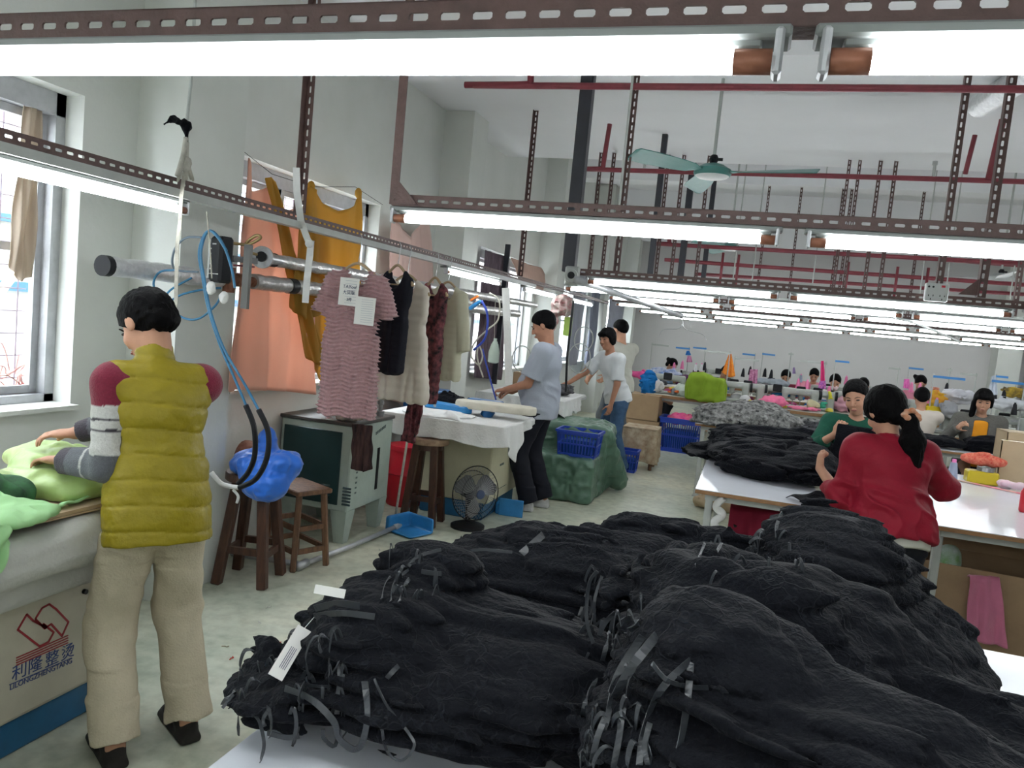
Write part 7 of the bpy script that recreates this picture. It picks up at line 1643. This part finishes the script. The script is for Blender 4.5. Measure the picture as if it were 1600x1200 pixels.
# coloured cloth on the lines
HZ = .752
M_lime = mcol('lime_green_cloth', (0.22, 0.33, 0.03))
c_ = at(1103, 606, Y=10.95); F = Field(c_-A([.45, .3, .35]), c_+A([.45, .5, .35]), .012); F.box(c_+A([0, .08, -.02]), (.26, .14, .17), .05, rotz(-.1), 0).ell(c_+A([-.06, .05, .12]), (.18, .14, .09), None, .04).ell(c_+A([.20, -.02, -.14]), (.08, .08, .10), None, .05)
F.disp(lambda P: -.022*(np.abs(2*vnoise((P-c_)@rotz(.5)*A([12, 6, 4]))-1)*2-.7), .05); tag(F.build('lime_cloth', M_lime), 'lime green cloth draped over a machine on the front sewing line', 'cloth')
heaps = [('hot pink cloth at the far left behind the young man', 1004, 586, 12.9, (.22, .15, .08), ((0.85, .12, .35),)), ('bright blue garment hanging off the left end of the front line', 1012, 606, 11.1, (.13, .12, .20), ((.01, .14, .40),)), ('blue and white striped garment by the dark bun', 1038, 582, 12.9, (.30, .16, .08), ((.10, .22, .55), (.7, .7, .75))), ('purple cloth on the second line', 1062, 591, 12.9, (.26, .16, .09), ((.10, .02, .10),)), ('white cloth heap at the left of the front line', 1025, 602, 11.2, (.13, .14, .10), ((.66, .64, .64),)), ('pale cloth heap left of the lime cloth', 1068, 610, 11.25, (.14, .14, .10), ((.5, .56, .50),)),
    ('bright pink cloth pile on the front line', 1209, 627, 11.15, (.20, .16, .08), ((.85, .20, .36),)), ('flat pink cloth strip along the front table edge', 1250, 638, 11.12, (.24, .08, .02), ((.78, .2, .34),)), ('grey jumper spread over the second line', 1208, 598, 13.0, (.26, .16, .07), ((.38, .42, .47),)), ('dark and white garment behind the pink pile', 1200, 608, 11.6, (.26, .14, .07), ((.55, .5, .5), (.02, .02, .03))), ('blue cloth strip on the front line', 1228, 618, 11.5, (.34, .06, .02), ((.03, .20, .45),)), ('orange patch of cloth at the left end of the front line', 1052, 611, 11.15, (.12, .1, .02), ((.75, .18, .06),)),
    ('yellow cloth bag behind the big blue stand', 1462, 627, 10.3, (.14, .1, .13), ((.72, .55, .04), (.6, .15, .05))), ('second yellow bag lower behind the ponytail', 1458, 645, 10.1, (.12, .1, .09), ((.70, .52, .03),)), ('white cloth heap behind the blazer woman', 1500, 618, 10.4, (.20, .14, .09), ((.6, .6, .65),)), ('grey bag by the blazer elbow', 1483, 640, 10.0, (.10, .08, .12), ((.35, .36, .38),)), ('white garments right of the grey blazer', 1575, 632, 10.1, (.25, .14, .07), ((.6, .62, .66),)), ('dark cap and bags at the right edge', 1585, 612, 10.5, (.15, .1, .07), ((.03, .03, .04), (.6, .4, .05))), ('pale pink garment beside the masked seamstress', 1318, 632, 11.7, (.16, .12, .12), ((.65, .35, .42),)), ('teal tub of scraps beside the front line', 1285, 634, 11.3, (.06, .06, .05), ((.05, .35, .22),)), ('yellow tape reel beside the machines', 1169, 607, 11.5, (.06, .05, .04), ((.7, .62, .05),)), ('yellow thread box behind the front line', 1298, 620, 11.4, (.05, .05, .06), ((.65, .58, .05),)), ('cream box at the end of the front line', 1272, 633, 11.15, (.09, .06, .06), ((.55, .50, .32),))]
for i, (lb, x, y, yy, r_, cs) in enumerate(heaps):
    p_ = at(x, y, Y=yy); sx = 1
    heap(lb, (p_[0], yy, max(p_[2], HZ+r_[2]*.6)), r_, mcol('cloth_tone_%d' % i, cs[0], cs[1] if len(cs) > 1 else None), h=.015, seed=i*1.3, z0=HZ-.3 if 'hanging' in lb else HZ)
rc_ = random.Random(5); pal = [((.62, .12, .30), 'pink'), ((.05, .18, .42), 'blue'), ((.55, .55, .56), 'pale grey'), ((.03, .03, .04), 'black'), ((.60, .50, .08), 'yellow'), ((.30, .06, .12), 'maroon'), ((.20, .21, .23), 'dark grey'), ((.58, .48, .40), 'beige')]
for k in range(46):
    y_ = rc_.choice((11.2, 11.4, 11.6, 13.1, 13.3, 15.1)); x_ = rc_.uniform(-1.2, 1.45) if y_ < 12 else rc_.uniform(-1.4, 2.5); cc_, nn_ = rc_.choice(pal); w_ = rc_.uniform(.035, .10); hh_ = rc_.uniform(.03, .085); row_ = 'front' if y_ < 12 else ('second' if y_ < 14 else 'farthest')
    if abs(x_-float(at(1103, 606, Y=y_)[0])) < .35 and y_ < 12: continue
    F = Field((x_-w_-.05, y_-.10, HZ-.02), (x_+w_+.05, y_+.10, HZ+hh_*1.6+.05), .014); F.ell((x_, y_, HZ+hh_*.5), (w_, .05, hh_), None, 0); sdd = k*2.1; F.disp(lambda P: .012*(fbm(P*22+sdd)-.5)*2, .03); F.cut((0, 0, HZ+.001), (0, 0, 1))
    tag(F.build('cloth_piece', mcol('piece_'+nn_.replace(' ', '_'), cc_)), 'small crumpled %s cloth piece lying on the %s sewing table' % (nn_, row_), 'cloth piece', '%s cloth pieces on the %s sewing table' % (nn_, row_))
def hangcloth(lb, tops, bots, y, c1, c2=None, nm_='hanging_cloth', amp=.015): drape(nm_, lb, 'cloth', [at(a_, b_, Y=y) for a_, b_ in tops], [at(a_, b_, Y=y) for a_, b_ in bots], mcol('hung_'+lb[:12].replace(' ', '_'), c1, c2, 30), amp=amp, waves=3, nu=16, nv=10, n=(0, -1, 0), seed=y)
hangcloth('orange patterned cloth hanging in a point from a thread stand', [(1139, 553), (1143, 553)], [(1128, 582), (1140, 590), (1149, 588)], 11.65, (.80, .36, .05), (.7, .15, .03))
hangcloth('pink printed ruffled bag hanging over the front line', [(1172, 577), (1184, 577)], [(1169, 598), (1183, 600)], 11.6, (.60, .28, .42), (.3, .1, .2))
hangcloth('long magenta ribbon hanging from the dark bar', [(1283, 564), (1287, 564)], [(1282, 595), (1289, 596)], 11.65, (.75, .05, .22))
hangcloth('pink cloth bag at the foot of the magenta ribbon', [(1281, 595), (1290, 595)], [(1278, 607), (1291, 608)], 11.6, (.85, .30, .55), (.2, .05, .4))
hangcloth('pink balloon shaped cloth behind the ponytail woman', [(1413, 592), (1421, 592)], [(1411, 606), (1422, 608)], 12.1, (.85, .22, .58))
hangcloth('white plastic bag hanging from the wide blue bar', [(1550, 588), (1556, 586)], [(1543, 618), (1560, 617)], 10.25, (.65, .70, .78))
hangcloth('blue plastic bag hanging above the dark bun', [(1073, 548), (1077, 548)], [(1071, 555), (1080, 555)], 13.0, (.05, .25, .65))
hangcloth('small pink bag above the white cones', [(1074, 556), (1080, 556)], [(1072, 566), (1082, 566)], 13.0, (.75, .35, .55))
hangcloth('lilac bag hanging above the maroon seamstress', [(1239, 574), (1242, 574)], [(1238, 584), (1243, 584)], 13.0, (.50, .38, .65))
hangcloth('red picture card leaning behind the big blue stand', [(1455, 604), (1468, 606)], [(1455, 616), (1466, 618)], 10.35, (.45, .08, .05), (.7, .4, .3), amp=.002)
# clutter below the blazer woman's table
for i, (lb, x, y, sz_, c1) in enumerate((('grey box below the pale table', 1470, 722, (.10, .2, .14), (.35, .36, .38)), ('red box below the pale table', 1492, 722, (.12, .2, .14), (.30, .05, .04)), ('black bag below the pale table', 1520, 728, (.28, .3, .22), (.012, .012, .016)))):
    p_ = at(x, y, Y=8.5); tag(MB().box((p_[0], 8.55, .14+sz_[2]/2), sz_, bev=.02).build('storage_box', mcol('box_tone_%d' % i, c1)), lb, 'box')
tag(MB().box((2.15, 8.56, .12), (1.2, .40, .03)).build('lower_shelf', M_ply), 'low shelf board under the pale table', 'shelf')
# ================================================================== CAMERA, LIGHT
cam = bpy.data.cameras.new('camera'); co = bpy.data.objects.new('camera', cam); COL.objects.link(co)
cam.sensor_width = 36; cam.lens = 36*FPX/1600; cam.clip_start = 0.05; cam.clip_end = 100
R = Matrix((( *[CR[0], CU[0], -CF[0]], CP[0]), (*[CR[1], CU[1], -CF[1]], CP[1]), (*[CR[2], CU[2], -CF[2]], CP[2]), (0, 0, 0, 1)))
co.matrix_world = R; SC.camera = co
w = bpy.data.worlds.new('sky'); w.use_nodes = True; SC.world = w
bg = w.node_tree.nodes['Background']; bg.inputs['Color'].default_value = (0.86, 0.93, 1.0, 1); bg.inputs['Strength'].default_value = 15.0
# the rest of the hall's lamps stand behind the camera too
for k in range(4):
    put_lamp(-1.6+1.28*k, -0.75, 1.95, 'fluorescent tube in the row behind the camera', 'lamps behind the camera')
for i, (a, b, z0, z1) in enumerate(WIN):
    L_ = bpy.data.lights.new('daylight', 'AREA'); L_.shape = 'RECTANGLE'; L_.size = b-a; L_.size_y = z1-z0; L_.cycles.is_portal = True
    o = bpy.data.objects.new('daylight', L_); COL.objects.link(o); o.location = (XL-0.34, (a+b)/2, (z0+z1)/2); o.rotation_euler = (0, -pi/2, 0)
    tag(o, kind='structure')
SC.view_settings.view_transform = 'Standard'; SC.view_settings.look = 'None'; SC.view_settings.gamma = 1.0; SC.view_settings.use_curve_mapping = False
SC.view_settings.exposure = 0.90
SC.cycles.use_denoising = True
SC.cycles.max_bounces = 7; SC.cycles.diffuse_bounces = 5; SC.cycles.transparent_max_bounces = 12; SC.cycles.sample_clamp_indirect = 6
SC.cycles.caustics_reflective = False; SC.cycles.caustics_refractive = False
